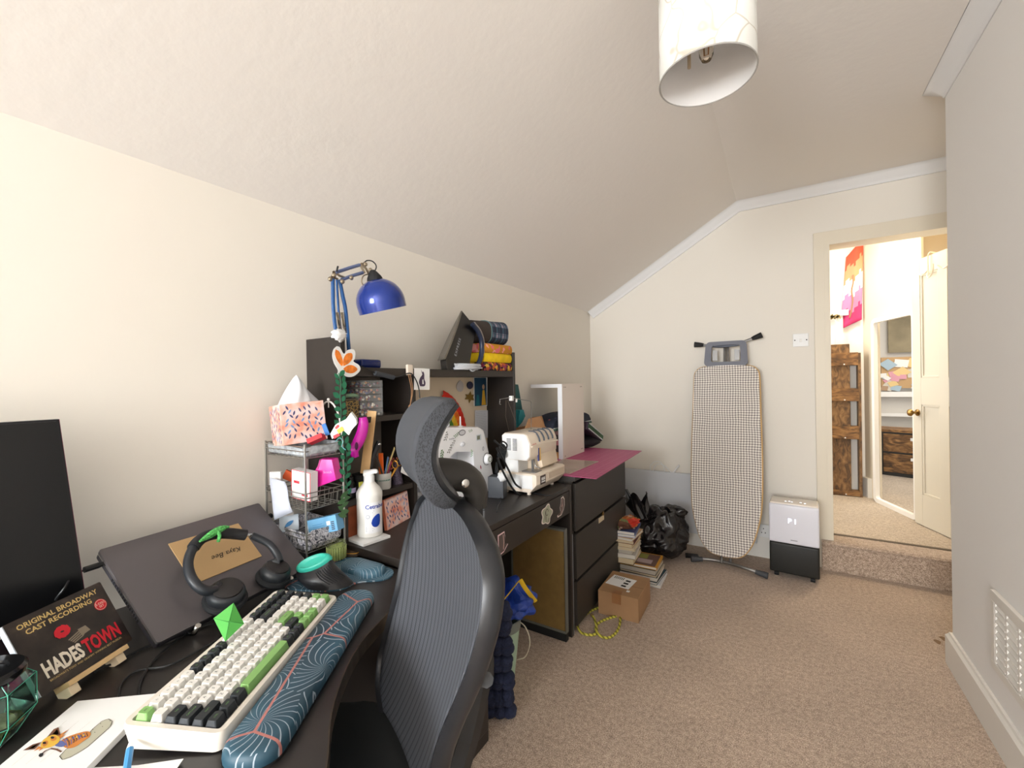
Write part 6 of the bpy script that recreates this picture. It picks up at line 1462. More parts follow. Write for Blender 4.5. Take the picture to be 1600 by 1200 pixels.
# top tier: red packet, blue tab, paper wrapper
packet('red_packet', 'small red packet lying at front of the top wire basket', 'packet', (492, 688), 1.245, .045, .014, .03, YAW-.0, -.3, [M('packet_red', (204, 30, 40), .5)], roll=-.42)
packet('blue_tab', 'narrow blue cardboard tab sticking up in top basket', 'tab', (512, 680), 1.275, .013, .036, .004, YAW, 0, [M('tab_blue', (52, 112, 182), .6)], roll=-.35)
bm = B(); q = [(516, 678), (524, 664), (540, 656), (548, 645), (556, 655), (557, 663), (549, 672), (545, 680), (536, 672), (526, 680), (519, 686)]
pts = [Vector((0, 0, CH))+ray(x, y)*1.24 for x, y in q]; v0 = [bm.verts.new(p_) for p_ in pts]; bm.faces.new(v0)
r_ = bmesh.ops.extrude_face_region(bm, geom=bm.faces[:]); 
for v_ in r_['geom']:
    if isinstance(v_, bmesh.types.BMVert): v_.co += _fw*.012+Vector((0, 0, .003))
o = obj('snack_wrapper', bm, M('wrapper_white', (226, 228, 222), .35, nz=(40, .1, 3))); tag(o, 'crumpled white snack wrapper with yellow and red print in top basket', 'wrapper')
bm = B()
for q, mi in (([(526, 672), (534, 666), (538, 672), (529, 678)], 0), ([(520, 681), (528, 677), (532, 680), (522, 686)], 1), ([(523, 668), (528, 663), (530, 666), (525, 671)], 1)):
    poly(bm, [tuple((Vector((0, 0, CH))+ray(x, y)*1.238)) for x, y in q], 0, mi) if False else bm.faces.new([bm.verts.new(Vector((0, 0, CH))+ray(x, y)*1.237) for x, y in q])
bm.faces.ensure_lookup_table(); bm.faces[0].material_index = 0
for f in bm.faces[1:]: f.material_index = 1
obj('wrapper_print', bm, [M('wrap_yellow', (244, 184, 50), .5), M('packet_red')], o)
bm = B(); tube(bm, [Vector((0, 0, CH))+ray(x, y)*1.25 for x, y in ((524, 690), (531, 684), (536, 690), (534, 697), (540, 703))], .0016, 5, smooth=4); tag(obj('twisted_cord', bm, M('cord_teal', (90, 150, 150), .7), smooth=True), 'thin teal and pink cord poking from top basket right end', 'cord')
# bottom tier: blue carton, open flap carton
def dec_blue(bm, Mx):
    poly(bm, [(.016, .022), (.028, .022), (.028, .034), (.016, .034)], 0, 0, Mx); 
    for k in range(5): poly(bm, [(.030, .006+.0055*k), (.041, .006+.0055*k), (.041, .009+.0055*k), (.030, .009+.0055*k)], 0, 1, Mx)
    for k in range(4): polyline(bm, [(-.030, .012+.006*k), (.008-.006*(k % 2), .012+.006*k)], .0012, 0, 2, Mx)
t = packet('blue_carton', 'light blue carton tipped open in the lowest wire basket', 'carton', (505, 834), 1.31, .097, .048, .04, YAW-.12, -.1, [MB, MW, M('bar_dark', (60, 60, 66), .6), M('blue_dark_print', (62, 130, 186), .6)], dec=dec_blue, roll=-.22)
bm = B(); box(bm, -.047, -.0452, -.001, .041, -.001, .045); obj('open_end', bm, MW, t)
bm = B(); prism(bm, [(-.046, .0), (-.070, .006), (-.070, .040), (-.046, .044)], -.042, -.0405, RX(PI/2)); obj('flap', bm, M('flap_grey', (190, 188, 180), .7), t)
t = packet('flap_carton', 'pale carton with rounded white flap at left of lowest basket', 'carton', (452, 830), 1.31, .053, .048, .02, YAW+.5, -.35, [M('carton_pale', (206, 218, 228), .6)])
bm = B(); prism(bm, rrect(.040, .022, .006, 4), 0, .001, Matrix.Translation((-.006, .0, .055)) @ RX(1.1)); obj('flap', bm, MW, t)
bm = B(); prism(bm, leafpts(0, 0, .03, .012, .6), 0, .0006, Matrix.Translation((0, -.0012, .022)) @ RX(PI/2)); obj('logo_shape', bm, M('blue_dark_print'), t)

# ================================================================== ON THE DESK BESIDE THE HUTCH
TQ = [onZ(*q, DT+.005) for q in ((540, 842), (568, 852.5), (610, 838), (580, 828))]
bm = B(); cq = sum(TQ, Vector())/4; prism(bm, [(p.x, p.y) for p in TQ], DT+.0003, DT+.009, bev=.001)
tag(obj('marble_tile', bm, M('white_marble', (228, 228, 226), .25, nz=(7, .06, 6))), 'square white marble tile under the lotion bottle', 'tile')
bc = onZ(577.5, 838, DT+.009); bc = Vector((bc.x-.012, bc.y+.012, DT+.0092))
t = thing('lotion_bottle', 'large white pump bottle of lotion standing on marble tile', 'bottle', loc=tuple(bc))
br = .0405
bm = B(); lathe(bm, [(0, 0), (br-.004, 0), (br, .004), (br, .118), (br+.0008, .124), (br+.0015, .130), (br+.0015, .142), (br-.001, .148), (br-.006, .158), (br-.016, .168), (.020, .174), (.018, .178), (0, .178)], None, 40); obj('bottle_body', bm, M('bottle_white', (226, 224, 218), .35), t, smooth=True)
bm = B(); lathe(bm, [(.0165, .176), (.0175, .178), (.0175, .196), (.0155, .200), (.014, .203), (0, .203)], None, 24); obj('collar', bm, WHITE, t, smooth=True)
bm = B(); hd = Vector((RT.x, RT.y, 0)).normalized(); tube(bm, [hd*-.016+Vector((0, 0, .205)), hd*.0+Vector((0, 0, .208)), hd*.022+Vector((0, 0, .212)), hd*.026+Vector((0, 0, .206))], .010, 12, smooth=4, rfn=lambda u: .014-.008*u, flat=.6); obj('pump_head', bm, WHITE, t, smooth=True)
# label wrapped on the side facing the room
def wrap(bm, pts, dr, mi, ang0):  # pts in (arc length, z)
    vs_ = [bm.verts.new(((br+dr)*math.cos(ang0+a/br), (br+dr)*math.sin(ang0+a/br), z)) for a, z in pts]
    f = bm.faces.new(vs_); f.material_index = mi
A_ = math.atan2(-bc.y, -bc.x)
bm = B()
for k in range(14):
    a0, a1 = -.016+.062*k/14, -.016+.062*(k+1)/14; wrap(bm, [(a0, .016), (a1, .016), (a1, .116), (a0, .116)], .0006, 0, A_)
for j in range(12):
    r_ = .0155
    for k in range(1): 
        a0, a1 = -r_+2*r_*j/12, -r_+2*r_*(j+1)/12; h0, h1 = math.sqrt(max(0, r_*r_-a0*a0)), math.sqrt(max(0, r_*r_-a1*a1))
        wrap(bm, [(.020+a0, .050-h0*1), (.020+a1, .050-h1*1), (.020+a1, .050+h1+max(0, (a1+r_))*.55), (.020+a0, .050+h0+max(0, (a0+r_))*.55)], .0012, 1, A_)
def wtext(s, size, a0, z0, mi, bold=0):
    tb = B(); textbm(tb, s, size, I(), mi, align='LEFT', bold=bold)
    for v_ in tb.verts:
        a = a0+v_.co.x; z = z0+v_.co.y; v_.co = ((br+.0014)*math.cos(A_+a/br), (br+.0014)*math.sin(A_+a/br), z)
    put(bm, tb)
wtext('Cetraben', .0185, -.014, .102, 1, .0004)
for k in range(6): wrap(bm, [(-.012, (.088, .083, .036, .032, .028, .024)[k]), (.014-.004*(k % 2), (.088, .083, .036, .032, .028, .024)[k]), (.014-.004*(k % 2), (.089, .084, .037, .033, .029, .025)[k]), (-.012, (.089, .084, .037, .033, .029, .025)[k])], .0012, 2, A_)
for k in range(20):
    a = 2*PI*k/20; b2 = 2*PI*(k+1)/20; wrap(bm, [(-.006+.006*math.cos(a), .071+.006*math.sin(a)), (-.006+.006*math.cos(b2), .071+.006*math.sin(b2)), (-.006+.005*math.cos(b2), .071+.005*math.sin(b2)), (-.006+.005*math.cos(a), .071+.005*math.sin(a))], .0012, 2, A_)
obj('label', bm, [M('label_white', (232, 232, 234), .5), M('logo_blue', (24, 62, 160), .4), M('label_grey', (120, 130, 150), .6)], t)
# pink pot and lime lid behind the bottle
c = onZ(553, 828, DT); bm = B(); lathe(bm, [(0, 0), (.018, 0), (.022, .006), (.022, .045), (.018, .052), (0, .053)], Matrix.Translation((c.x-.03, c.y+.02, DT+.0005)), 20)
tag(obj('pink_pot', bm, M('soft_pink', (222, 158, 178), .4), smooth=True), 'soft pink rounded pot half hidden behind the lotion bottle', 'pot')
c = onZ(547, 834, DT+.0); bm = B(); Ml = Matrix.Translation((c.x-.045, c.y+.0, DT+.028)) @ RZ(-.9) @ RY(PI/2-.25); lathe(bm, [(0, 0), (.024, 0), (.026, .003), (.026, .009), (.022, .011), (.014, .004), (0, .004)], Ml, 28)
tag(obj('lime_lid', bm, M('lime_plastic', (150, 204, 40), .35), smooth=True), 'lime green round lid standing on edge left of lotion bottle', 'lid')
# floral notebook in the hutch
na, nb = onX(605, 815, -1.17), onX(641, 803, -1.205); na.z = nb.z = DT+.001; nu = (nb-na); nl = nu.length; nu.normalize(); nv_ = Vector((-nu.y, nu.x, 0))
NM = Matrix(((nu.x, nv_.x, 0, na.x), (nu.y, nv_.y, 0, na.y), (0, 0, 1, na.z), (0, 0, 0, 1))) @ RX(-.12)
nh = .104
t = thing('floral_notebook', 'small peach floral spiral notebook standing inside the hutch', 'notebook', Mx=NM)
bm = B(); box(bm, 0, nl, 0, .012, 0, nh, bev=.0006); obj('cover', bm, M('cover_coral', (226, 128, 96), .7), t)
bm = B(); box(bm, .0005, nl-.0005, -.0006, 0, .0005, nh-.0005); obj('front_cover', bm, FLG, t)
bm = B(); floral(bm, nl, nh, Matrix(((1, 0, 0, 0), (0, 0, -1, -.0008), (0, 1, 0, 0), (0, 0, 0, 1))), 160, 12); obj('leaf_print', bm, [FN, FB], t)
bm = B()
for k in range(18): x = .006+k*(nl-.012)/17; tube(bm, [(x, .006+.009*math.cos(a), nh+.009*math.sin(a)*.8) for a in [2*PI*i/10 for i in range(10)]], .0007, 4, closed=True)
o = obj('spiral_binding', bm, BLKM, t, smooth=True)
# pens mug, glitter vase on the low hutch shelf
SZ = .8822
c = onX(602, 762, -1.222); MUG = (-1.232, c.y, SZ)
t = thing('pen_mug', 'small white mug with green dots holding pens and an orange knife', 'mug', loc=MUG)
bm = B(); lathe(bm, [(0, 0), (.024, 0), (.027, .004), (.029, .058), (.0275, .058), (.0255, .006), (0, .005)], None, 28); obj('mug_body', bm, M('mug_grey', (208, 206, 200), .3), t, smooth=True)
bm = B()
for k in range(9):
    a = math.atan2(-MUG[1], -MUG[0])-.9+k*.22; blob(bm, (.0286*math.cos(a), .0286*math.sin(a), .034), (.0016, .0022, .0028), seg=6, rings=4)
obj('dots', bm, M('dot_green', (38, 116, 96), .4), t)
def stick(name, label, cat, base, top, w_, th, mat, mod=None):
    bm = B(); ax = (top-base); L_ = ax.length; z = ax.normalized(); x = RT-z*RT.dot(z); x.normalize(); y = z.cross(x)
    Mx = Matrix(((x.x, y.x, z.x, base.x), (x.y, y.y, z.y, base.y), (x.z, y.z, z.z, base.z), (0, 0, 0, 1))); box(bm, -w_/2, w_/2, -th/2, th/2, 0, L_, bev=min(.0008, th/4)); o = obj(name, bm, mat, M_=Mx); tag(o, label, cat); return o, L_
mc = Vector(MUG)
stick('craft_knife', 'flat orange craft knife standing in the pen mug', 'knife', mc+Vector((-.002, -.006, .01)), onX(592.5, 708, -1.232)+RT*.006, .016, .006, M('knife_orange', (238, 104, 30), .4))
for k, (px, py, c, lb) in enumerate((((616), 701, (198, 178, 120), 'tall pale wooden pencil in the pen mug'), (606, 716, (86, 124, 170), 'short blue pen in the pen mug'), (611, 722, (150, 40, 70), 'dark red pen in the pen mug'), (586, 704, (64, 56, 48), 'dark brown brush handle left of the orange knife'))):
    bm = B(); b_ = mc+Vector((.004*k-.006, .004*k-.004, .008)); tube(bm, [b_, onX(px, py, -1.225), onX(px, py, -1.225)+Vector((0, 0, .006))], .0032, 6, rfn=lambda u: .0032 if u < .9 else .0012); tag(obj('pen', bm, M('pen_c%d' % k, c, .5), smooth=True), lb, 'pen', 'pens in the white mug')
# gold scissors handles
bm = B(); 
for (x, y) in ((617, 726), (624, 722)): c = onX(x, y, -1.215); tube(bm, [c+RT*.010*math.cos(a)+Vector((0, 0, .014*math.sin(a))) for a in [2*PI*i/16 for i in range(16)]], .0018, 6, closed=True)
tube(bm, [onX(618, 731, -1.215), mc+Vector((.012, .01, .02))], .002, 6); tube(bm, [onX(622, 728, -1.215), mc+Vector((.010, .012, .02))], .002, 6)
tag(obj('gold_scissors', bm, M('gold', (206, 150, 60), .3, .8), smooth=True), 'gold handled scissors standing in the pen mug', 'scissors')
bm = B(); 
for k in range(26): blob(bm, onX(606+random.random()*14, 716+random.random()*18, -1.25), (.004, .004, .005), seg=6, rings=4)
tag(obj('bead_bunch', bm, M('bronze_beads', (150, 80, 70), .25, .5), smooth=True), 'bunch of shiny bronze beads between mug and hutch divider', 'beads')['kind'] = 'stuff'
c = onX(622, 758, -1.24); bm = B(); lathe(bm, [(0, 0), (.021, 0), (.022, .004), (.016, .05), (.020, .085), (.018, .085), (0, .02)], Matrix.Translation((-1.245, c.y, SZ)), 24)
tag(obj('glitter_vase', bm, M('glitter_purple', (92, 82, 100), .4, .3, nz=(300, .8, 2)), smooth=True), 'tapered purple glitter vase right of the white mug', 'vase')
c = onX(637, 744, -1.21); bm = B(); prism(bm, [yz(*q, -1.21) for q in ((626, 738), (632, 706), (652, 752))], 0, .002, Matrix(((0, 0, 1, -1.21), (1, 0, 0, 0), (0, 1, 0, 0), (0, 0, 0, 1)))); tag(obj('white_card_corner', bm, PAPER), 'white card leaning behind the chair headrest near vase', 'card')
# ruler, pink brush in a black pot to the left of the mug
c = onX(571, 745, -1.22); PC = (-1.24, c.y, SZ)
t = thing('brush_pot', 'black pot on low hutch shelf holding wooden ruler and brushes', 'pot', loc=PC)
bm = B(); lathe(bm, [(0, 0), (.030, 0), (.033, .07), (.031, .07), (.028, .004), (0, .004)], None, 28); obj('pot_body', bm, BLKM, t, smooth=True)
o, L_ = stick('wooden_ruler', 'pale wooden ruler leaning up from the black brush pot', 'ruler', onX(570, 740, -1.205), onX(581.5, 642, -1.205), .031, .003, M('ruler_wood', (206, 166, 112), .55, nz=(16, .12, 3)))
bm = B()
for k in range(40): box(bm, .0155-(.006 if k % 5 else .009), .0152, .0016, .0019, L_*.02+k*L_*.024, L_*.02+k*L_*.024+.0006)
obj('ruler_marks', bm, BLKM, o)
bm = B(); pp = [onX(x, y, -1.19) for x, y in ((567, 652), (568, 662), (565, 678), (559, 692), (553, 703), (555, 714))]
tube(bm, pp, .01, 14, smooth=5, rfn=lambda u: .0125+.006*math.sin(PI*min(1, u*1.05)), flat=.7)
o = obj('magenta_brush', bm, M('magenta_gloss', (196, 30, 160), .2), smooth=True); tag(o, 'glossy magenta hairbrush handle sticking up beside wooden ruler', 'brush')
bm = B(); c = onX(557, 697, -1.172); blob(bm, c, (.004, .006, .013), seg=10, rings=8); obj('handle_slot', bm, M('slot_dark', (70, 12, 60), .5), o, smooth=True)
bm = B(); pp = [onX(x, y, -1.2) for x, y in ((592, 690), (588, 700), (580, 720), (577, 742))]; tube(bm, pp, .009, 10, smooth=4, rfn=lambda u: .008+.003*u); tag(obj('black_marker', bm, BLK, smooth=True), 'thick black marker with silver cap right of the ruler', 'marker')
bm = B(); blob(bm, onX(593, 694, -1.192), (.005, .006, .005), seg=8, rings=6); tag(obj('silver_cap', bm, CHROME, smooth=True), 'tiny silver cap on thick black marker', 'cap')
# orange-brown textured box, striped jar
a, b_ = onX(543, 780, -1.21), onX(560, 778, -1.21); bm = B(); box(bm, -1.30, -1.212, a.y, b_.y, DT+.0005, SZ-.024, bev=.002)
tag(obj('rust_box', bm, M('rust_leather', (142, 72, 42), .6, nz=(40, .25, 3)), smooth=True), 'rust brown textured box in lowest hutch compartment behind bottle', 'box')
bm = B(); c = onX(551, 735, -1.22); lathe(bm, [(0, 0), (.019, 0), (.019, .05), (.012, .058), (.012, .07), (0, .072)], Matrix.Translation((-1.235, c.y, SZ)), 20, mi=0); lathe(bm, [(.0195, .018), (.0195, .034)], Matrix.Translation((-1.235, c.y, SZ)), 20, mi=1)
tag(obj('ink_bottle', bm, [BLKG, M('label_lilac', (190, 180, 220), .5)], smooth=True), 'small black bottle with lilac label left of the ruler pot', 'bottle')
bm = B(); c = onX(567, 738, -1.19); box(bm, -1.205, -1.200, c.y-.006, c.y+.008, SZ, SZ+.052); tag(obj('yellow_note', bm, M('note_yellow', (216, 214, 90), .7)), 'narrow yellow green tab in front of the ruler', 'tab')
# candle and gold-edged tin on the near desk
c = onZ(521, 879, ND); c = Vector((c.x-.01, c.y+.018, ND+.0005)); t = thing('green_candle', 'pale green candle in ribbed glass in front of wire basket', 'candle', loc=tuple(c))
bm = B(); n_ = 48; cp = [(.0275*(1+.018*math.cos(24*2*PI*i/n_)), 2*PI*i/n_) for i in range(n_)]
lathe(bm, [(0, 0), (.024, 0), (.027, .006), (.028, .055), (.0265, .055), (.0255, .008), (0, .006)], None, 40); obj('glass', bm, M('candle_glass', (214, 226, 176), .05, trans=.8, ior=1.4, alpha=.6), t, smooth=True)
bm = B(); lathe(bm, [(0, .0065), (.0250, .0065), (.0255, .044), (0, .043)], None, 32); tube(bm, [(0, 0, .043), (.001, 0, .050)], .0008, 5); obj('wax', bm, M('wax_green', (176, 190, 112), .5), t, smooth=True)
bm = B()
for i in range(24): a = 2*PI*i/24; tube(bm, [(.0278*math.cos(a), .0278*math.sin(a), .006), (.0288*math.cos(a), .0288*math.sin(a), .044)], .0011, 4)
obj('glass_ribs', bm, M('rib_green', (190, 204, 130), .15), t)
c = onZ(548, 866, ND+.004); bm = B(); prism(bm, rrect(.06, .04, .01), 0, .008, Matrix.Translation((c.x, c.y, ND+.0045)) @ RZ(.5)); o = obj('trinket_dish', bm, M('dish_brown', (72, 58, 46), .4)); tag(o, 'dark trinket dish with gold edge between candle and desk step', 'dish')
bm = B(); tube(bm, [(x, y, .009) for x, y in rrect(.058, .038, .01)], .0014, 5, closed=True, M_=Matrix.Translation((c.x, c.y, ND+.0045)) @ RZ(.5)); obj('gold_rim', bm, M('gold'), o)
bm = B(); c = onZ(637, 844, DT); box(bm, c.x-.008, c.x+.006, c.y-.003, c.y+.003, DT+.0003, DT+.001); tag(obj('paper_scrap', bm, PAPER), 'tiny white scrap of paper on desktop left of chair', 'scrap')

# ================================================================== SEWING MACHINE
SX = -1.16
t = thing('sewing_machine', 'white sewing machine with green plant stickers and dial behind the chair', 'sewing machine', loc=(SX-.08, 1.45, DT))
SW = M('machine_white', (236, 236, 238), .3)
SMx = Matrix(((0, 0, 1, 0), (1, 0, 0, 0), (0, 1, 0, 0), (0, 0, 0, 1)))   # (y, z, x)
def sy(x, y): p = onX(x, y, SX); return (p.y, p.z)
body = [sy(686, 676), sy(700, 668), sy(748, 667), sy(756, 672), sy(762, 700), sy(776, 786)]
body[-1] = (body[-1][0], DT+.004)
cav = [sy(743, 735), sy(741, 703), sy(712, 703), sy(705, 712), sy(697, 722)]
hy0 = body[0][0]-.03
outline = [(hy0-.02, DT+.004)]+[(hy0-.02, DT+.065), (cav[0][0], DT+.065)]+cav[1:]+[(cav[-1][0]-.005, cav[-1][1]-.02), (hy0, cav[-1][1]-.02), (hy0-.005, body[0][1]-.02), (hy0+.01, body[0][1])]+body[1:]
outline[2] = (cav[0][0]+.004, DT+.065)
bm = B(); prism(bm, outline, SX-.15, SX, SMx, bev=.008, seg=3); obj('body', bm, SW, t, smooth=True, world=True)
bm = B(); box(bm, SX-.145, SX-.10, hy0+.02, cav[0][0]+.02, DT+.06, cav[1][1]+.02); obj('rear_bed', bm, M('machine_shade_white', (226, 228, 234), .35), t, world=True)
bm = B(); box(bm, SX-.10, SX-.05, hy0+.02, hy0+.06, DT+.065, .90, bev=.003); obj('presser_bar', bm, CHROME, t, world=True)
def deco(name, pts_list, mats, mis=None):
    bm = B()
    for k, pts in enumerate(pts_list): poly(bm, pts, SX+.0006+.0003*(k % 5), (mis[k] if mis else 0), SMx)
    return obj(name, bm, mats, t, world=True)
c = sy(748.5, 683.5)
deco('display', [[(c[0]-.020, c[1]-.013), (c[0]+.016, c[1]-.013), (c[0]+.016, c[1]+.013), (c[0]-.020, c[1]+.013)], [(c[0]-.016, c[1]-.009), (c[0]+.006, c[1]-.009), (c[0]+.006, c[1]+.009), (c[0]-.016, c[1]+.009)]], [M('lcd_frame', (198, 206, 214), .3), M('lcd_olive', (112, 116, 92), .3)], [0, 1])
c = sy(760, 717); bm = B(); Dm = Matrix.Translation((SX, c[0], c[1])) @ RY(PI/2)
lathe(bm, [(.026, .0005), (.026, .003), (.022, .004), (.022, .016), (.018, .020), (0, .020)], Dm, 32); obj('stitch_dial', bm, SW, t, smooth=True, world=True)
bm = B(); lathe(bm, [(.0265, .002), (.0285, .002), (.0285, .0035), (.0265, .0035)], Dm, 32); obj('dial_ring', bm, M('dial_ring_dark', (60, 60, 66), .4), t, world=True)
bm = B(); lathe(bm, [(.010, .0205), (.013, .0205), (.013, .022), (.010, .022)], Dm, 20); obj('dial_mark', bm, M('dial_green', (110, 122, 96), .5), t, world=True)
c = sy(723, 694); bm = B(); lathe(bm, [(0, .006), (.011, .005), (.017, .0)], Matrix.Translation((SX, c[0], c[1])) @ RY(PI/2) @ Matrix.Diagonal((.6, 1, 1, 1)), 20); obj('start_button', bm, M('button_silver', (214, 216, 222), .2), t, smooth=True, world=True)
PG, PG2 = M('plant_green', (96, 132, 88), .7), M('plant_grey', (120, 122, 116), .7)
def sprig(x, y, n, s_, a, mt):
    c = sy(x, y); out = []
    for k in range(n):
        f_ = (k/(n-1)-.5)*s_*2.2; sg = 1 if k % 2 else -1; cx, cz = c[0]+f_*math.cos(a), c[1]+f_*math.sin(a)
        out.append(leafpts(cx+sg*s_*.3*math.sin(a), cz-sg*s_*.3*math.cos(a), s_*.8, s_*.34, a+sg*.8, 4))
    deco('plant_sticker', out, [mt])
for q in ((690, 712, 9, .018, 1.3, PG), (703, 702, 7, .015, .9, PG2), (697, 682, 7, .015, 1.1, PG2), (713, 680, 7, .013, .4, PG), (708, 692, 6, .012, .8, PG2), (737, 708, 7, .012, 1.5, M('plant_bright', (120, 176, 112), .7)), (748, 740, 6, .013, .2, M('plant_teal', (90, 160, 120), .7)), (735, 673, 6, .010, .2, PG)): sprig(*q)
c = sy(722, 676); deco('oval_sticker', [[(c[0]+.024*math.cos(a), c[1]+.013*math.sin(a)) for a in [2*PI*i/20 for i in range(20)]], [(c[0]+.019*math.cos(a), c[1]+.009*math.sin(a)) for a in [2*PI*i/20 for i in range(20)]]], [M('sticker_greyline', (120, 120, 126), .6), M('sticker_pale', (206, 206, 210), .6)], [0, 1])
c = sy(755, 701); deco('heart_sticker', [[(c[0]+.007*math.cos(a), c[1]+.010*math.sin(a)) for a in [2*PI*i/12 for i in range(12)]], [(c[0]+.005*math.cos(a), c[1]+.008*math.sin(a)) for a in [2*PI*i/12 for i in range(12)]]], [M('sticker_greyline'), M('sticker_pale')], [0, 1])
c = sy(751, 730); deco('pink_sticker', [leafpts(c[0], c[1], .022, .009, 1.9, 5)], [M('sticker_rose', (176, 96, 112), .6)])
bm = B(); c = sy(706, 685.5); textbm(bm, 'brother', .011, Matrix.Translation((SX+.001, c[0], c[1])) @ Matrix(((0, 0, 1, 0), (1, 0, 0, 0), (0, 1, 0, 0), (0, 0, 0, 1)))); obj('lettering', bm, M('letter_grey', (70, 74, 100), .5), t, world=True)
c = sy(736, 667); bm = B(); lathe(bm, [(.013, 0), (.013, .004), (.004, .006), (.003, .045), (0, .048)], Matrix.Translation((SX-.06, c[0], c[1]-.002)), 16); obj('spool_pin', bm, SW, t, smooth=True, world=True)
bm = B(); a, b_ = sy(700, 670), sy(722, 668); tube(bm, [(SX-.08, a[0], a[1]-.004), (SX-.08, a[0]+.006, a[1]+.018), (SX-.08, b_[0]-.006, b_[1]+.018), (SX-.08, b_[0], b_[1]-.002)], .008, 8, smooth=4); obj('carry_handle', bm, M('handle_pale', (220, 222, 226), .4), t, smooth=True, world=True)
# ================================================================== OVERLOCKER
GX = -.925; gy0, gy1 = 1.668, 1.965
t = thing('overlocker', 'cream and white overlock sewing machine with thread stand near desk end', 'overlocker', loc=(GX-.1, 1.8, DT))
OW = M('overlock_cream', (228, 214, 196), .35); OWH = M('overlock_white', (232, 232, 230), .35)
bm = B()
prism(bm, [(GX-.20, DT+.012), (GX-.035, DT+.012), (GX, DT+.050), (GX, DT+.092), (GX-.012, DT+.098), (GX-.20, DT+.098)], -gy1, -gy0, Matrix(((1, 0, 0, 0), (0, 0, -1, 0), (0, 1, 0, 0), (0, 0, 0, 1))), bev=.005); 
obj('base', bm, OW, t, smooth=True, world=True)
bm = B(); box(bm, GX-.195, GX-.02, gy0-.0012, gy0+.004, DT+.03, DT+.09, bev=.002); obj('base_side', bm, OWH, t, world=True)
for x, y in ((GX-.05, gy0+.02), (GX-.17, gy0+.02), (GX-.05, gy1-.05), (GX-.17, gy1-.05)):
    bm = B(); lathe(bm, [(.009, 0), (.009, .014), (0, .014)], Matrix.Translation((x, y, DT)), 12); obj('foot', bm, OW, t, world=True)
bm = B(); box(bm, GX+.0, GX+.0025, gy0+.115, gy1-.01, DT+.058, DT+.086, bev=.001); obj('front_plate', bm, M('plate_tan', (196, 180, 160), .45), t, world=True)
bm = B(); box(bm, GX+.0, GX+.0025, gy0+.035, gy0+.085, DT+.046, DT+.086, bev=.001); lb = obj('model_label', bm, M('label_darkbrown', (72, 58, 54), .5), t, world=True)
bm = B(); textbm(bm, 'ME4D', .017, Matrix.Translation((GX+.0030, gy0+.060, DT+.066)) @ Matrix(((0, 0, 1, 0), (1, 0, 0, 0), (0, 1, 0, 0), (0, 0, 0, 1))), sx=.9) if False else box(bm, GX+.0026, GX+.003, gy0+.042, gy0+.078, DT+.055, DT+.060)
for k in range(3): box(bm, GX+.0026, GX+.003, gy0+.044+.012*k, gy0+.052+.012*k, DT+.064, DT+.077)
o = obj('label_marks', bm, OWH, lb)
# head
hz0, hz1 = .905, 1.028
bm = B(); prism(bm, [(GX-.175, hz0+.012), (GX-.14, hz0), (GX-.045, hz0), (GX-.03, hz0+.02), (GX-.028, hz1-.045), (GX-.045, hz1-.006), (GX-.06, hz1), (GX-.165, hz1), (GX-.18, hz1-.012)], -(gy1-.03), -gy0, Matrix(((1, 0, 0, 0), (0, 0, -1, 0), (0, 1, 0, 0), (0, 0, 0, 1))), bev=.005); obj('head', bm, OW, t, smooth=True, world=True)
bm = B(); prism(bm, [(GX-.172, hz0+.014), (GX-.14, hz0+.003), (GX-.047, hz0+.003), (GX-.033, hz0+.02), (GX-.031, hz1-.045), (GX-.048, hz1-.008), (GX-.062, hz1-.003), (GX-.163, hz1-.003), (GX-.177, hz1-.014)], -(gy0+.002), -(gy0-.004), Matrix(((1, 0, 0, 0), (0, 0, -1, 0), (0, 1, 0, 0), (0, 0, 0, 1))), bev=.002); obj('head_side', bm, OWH, t, smooth=True, world=True)
for c_ in range(2):
    for k in range(9):
        bm = B(); x = GX-.150+.032*c_; z = hz0+.045+k*.0062; box(bm, x, x+.022, gy0-.0055, gy0-.0035, z, z+.0028); obj('vent_slot', bm, M('vent_dark', (72, 72, 76), .6), t, world=True)
for k in range(4):
    y = gy0+.085+k*.045; bm = B(); tube(bm, [(GX-.085, y, hz1+.0015), (GX-.058, y, hz1+.0012), (GX-.040, y, hz1-.010), (GX-.0275, y, hz1-.032), (GX-.0265, y, hz1-.045)], .0042, 6, smooth=4, flat=.7); obj('tension_slot', bm, M('slot_greyblue', (84, 90, 100), .5), t, smooth=True, world=True)
bm = B(); box(bm, GX-.05, GX-.022, gy0+.01, gy1-.028, hz1-.062, hz1-.056, bev=.001); obj('shade_lip', bm, OW, t, world=True)
bm = B(); textbm(bm, 'JANOME', .010, Matrix.Translation((GX-.0265, gy0+.035, hz1-.05)) @ Matrix(((0, 0, 1, 0), (1, 0, 0, 0), (0, 1, 0, 0), (0, 0, 0, 1)))); obj('lettering', bm, M('letter_red', (200, 60, 50), .5), t, world=True)
bm = B(); prism(bm, [(GX-.16, DT+.095), (GX-.05, DT+.095), (GX-.02, DT+.115), (GX-.04, hz1-.06), (GX-.16, hz1-.06)], -(gy1-.035), -(gy0+.10), Matrix(((1, 0, 0, 0), (0, 0, -1, 0), (0, 1, 0, 0), (0, 0, 0, 1))), bev=.003); obj('front_cover', bm, M('cover_beige', (216, 198, 174), .4), t, smooth=True, world=True)
bm = B(); box(bm, GX-.17, GX-.10, gy0+.01, gy0+.10, DT+.095, hz0+.02, bev=.003); obj('throat_back', bm, OWH, t, world=True)
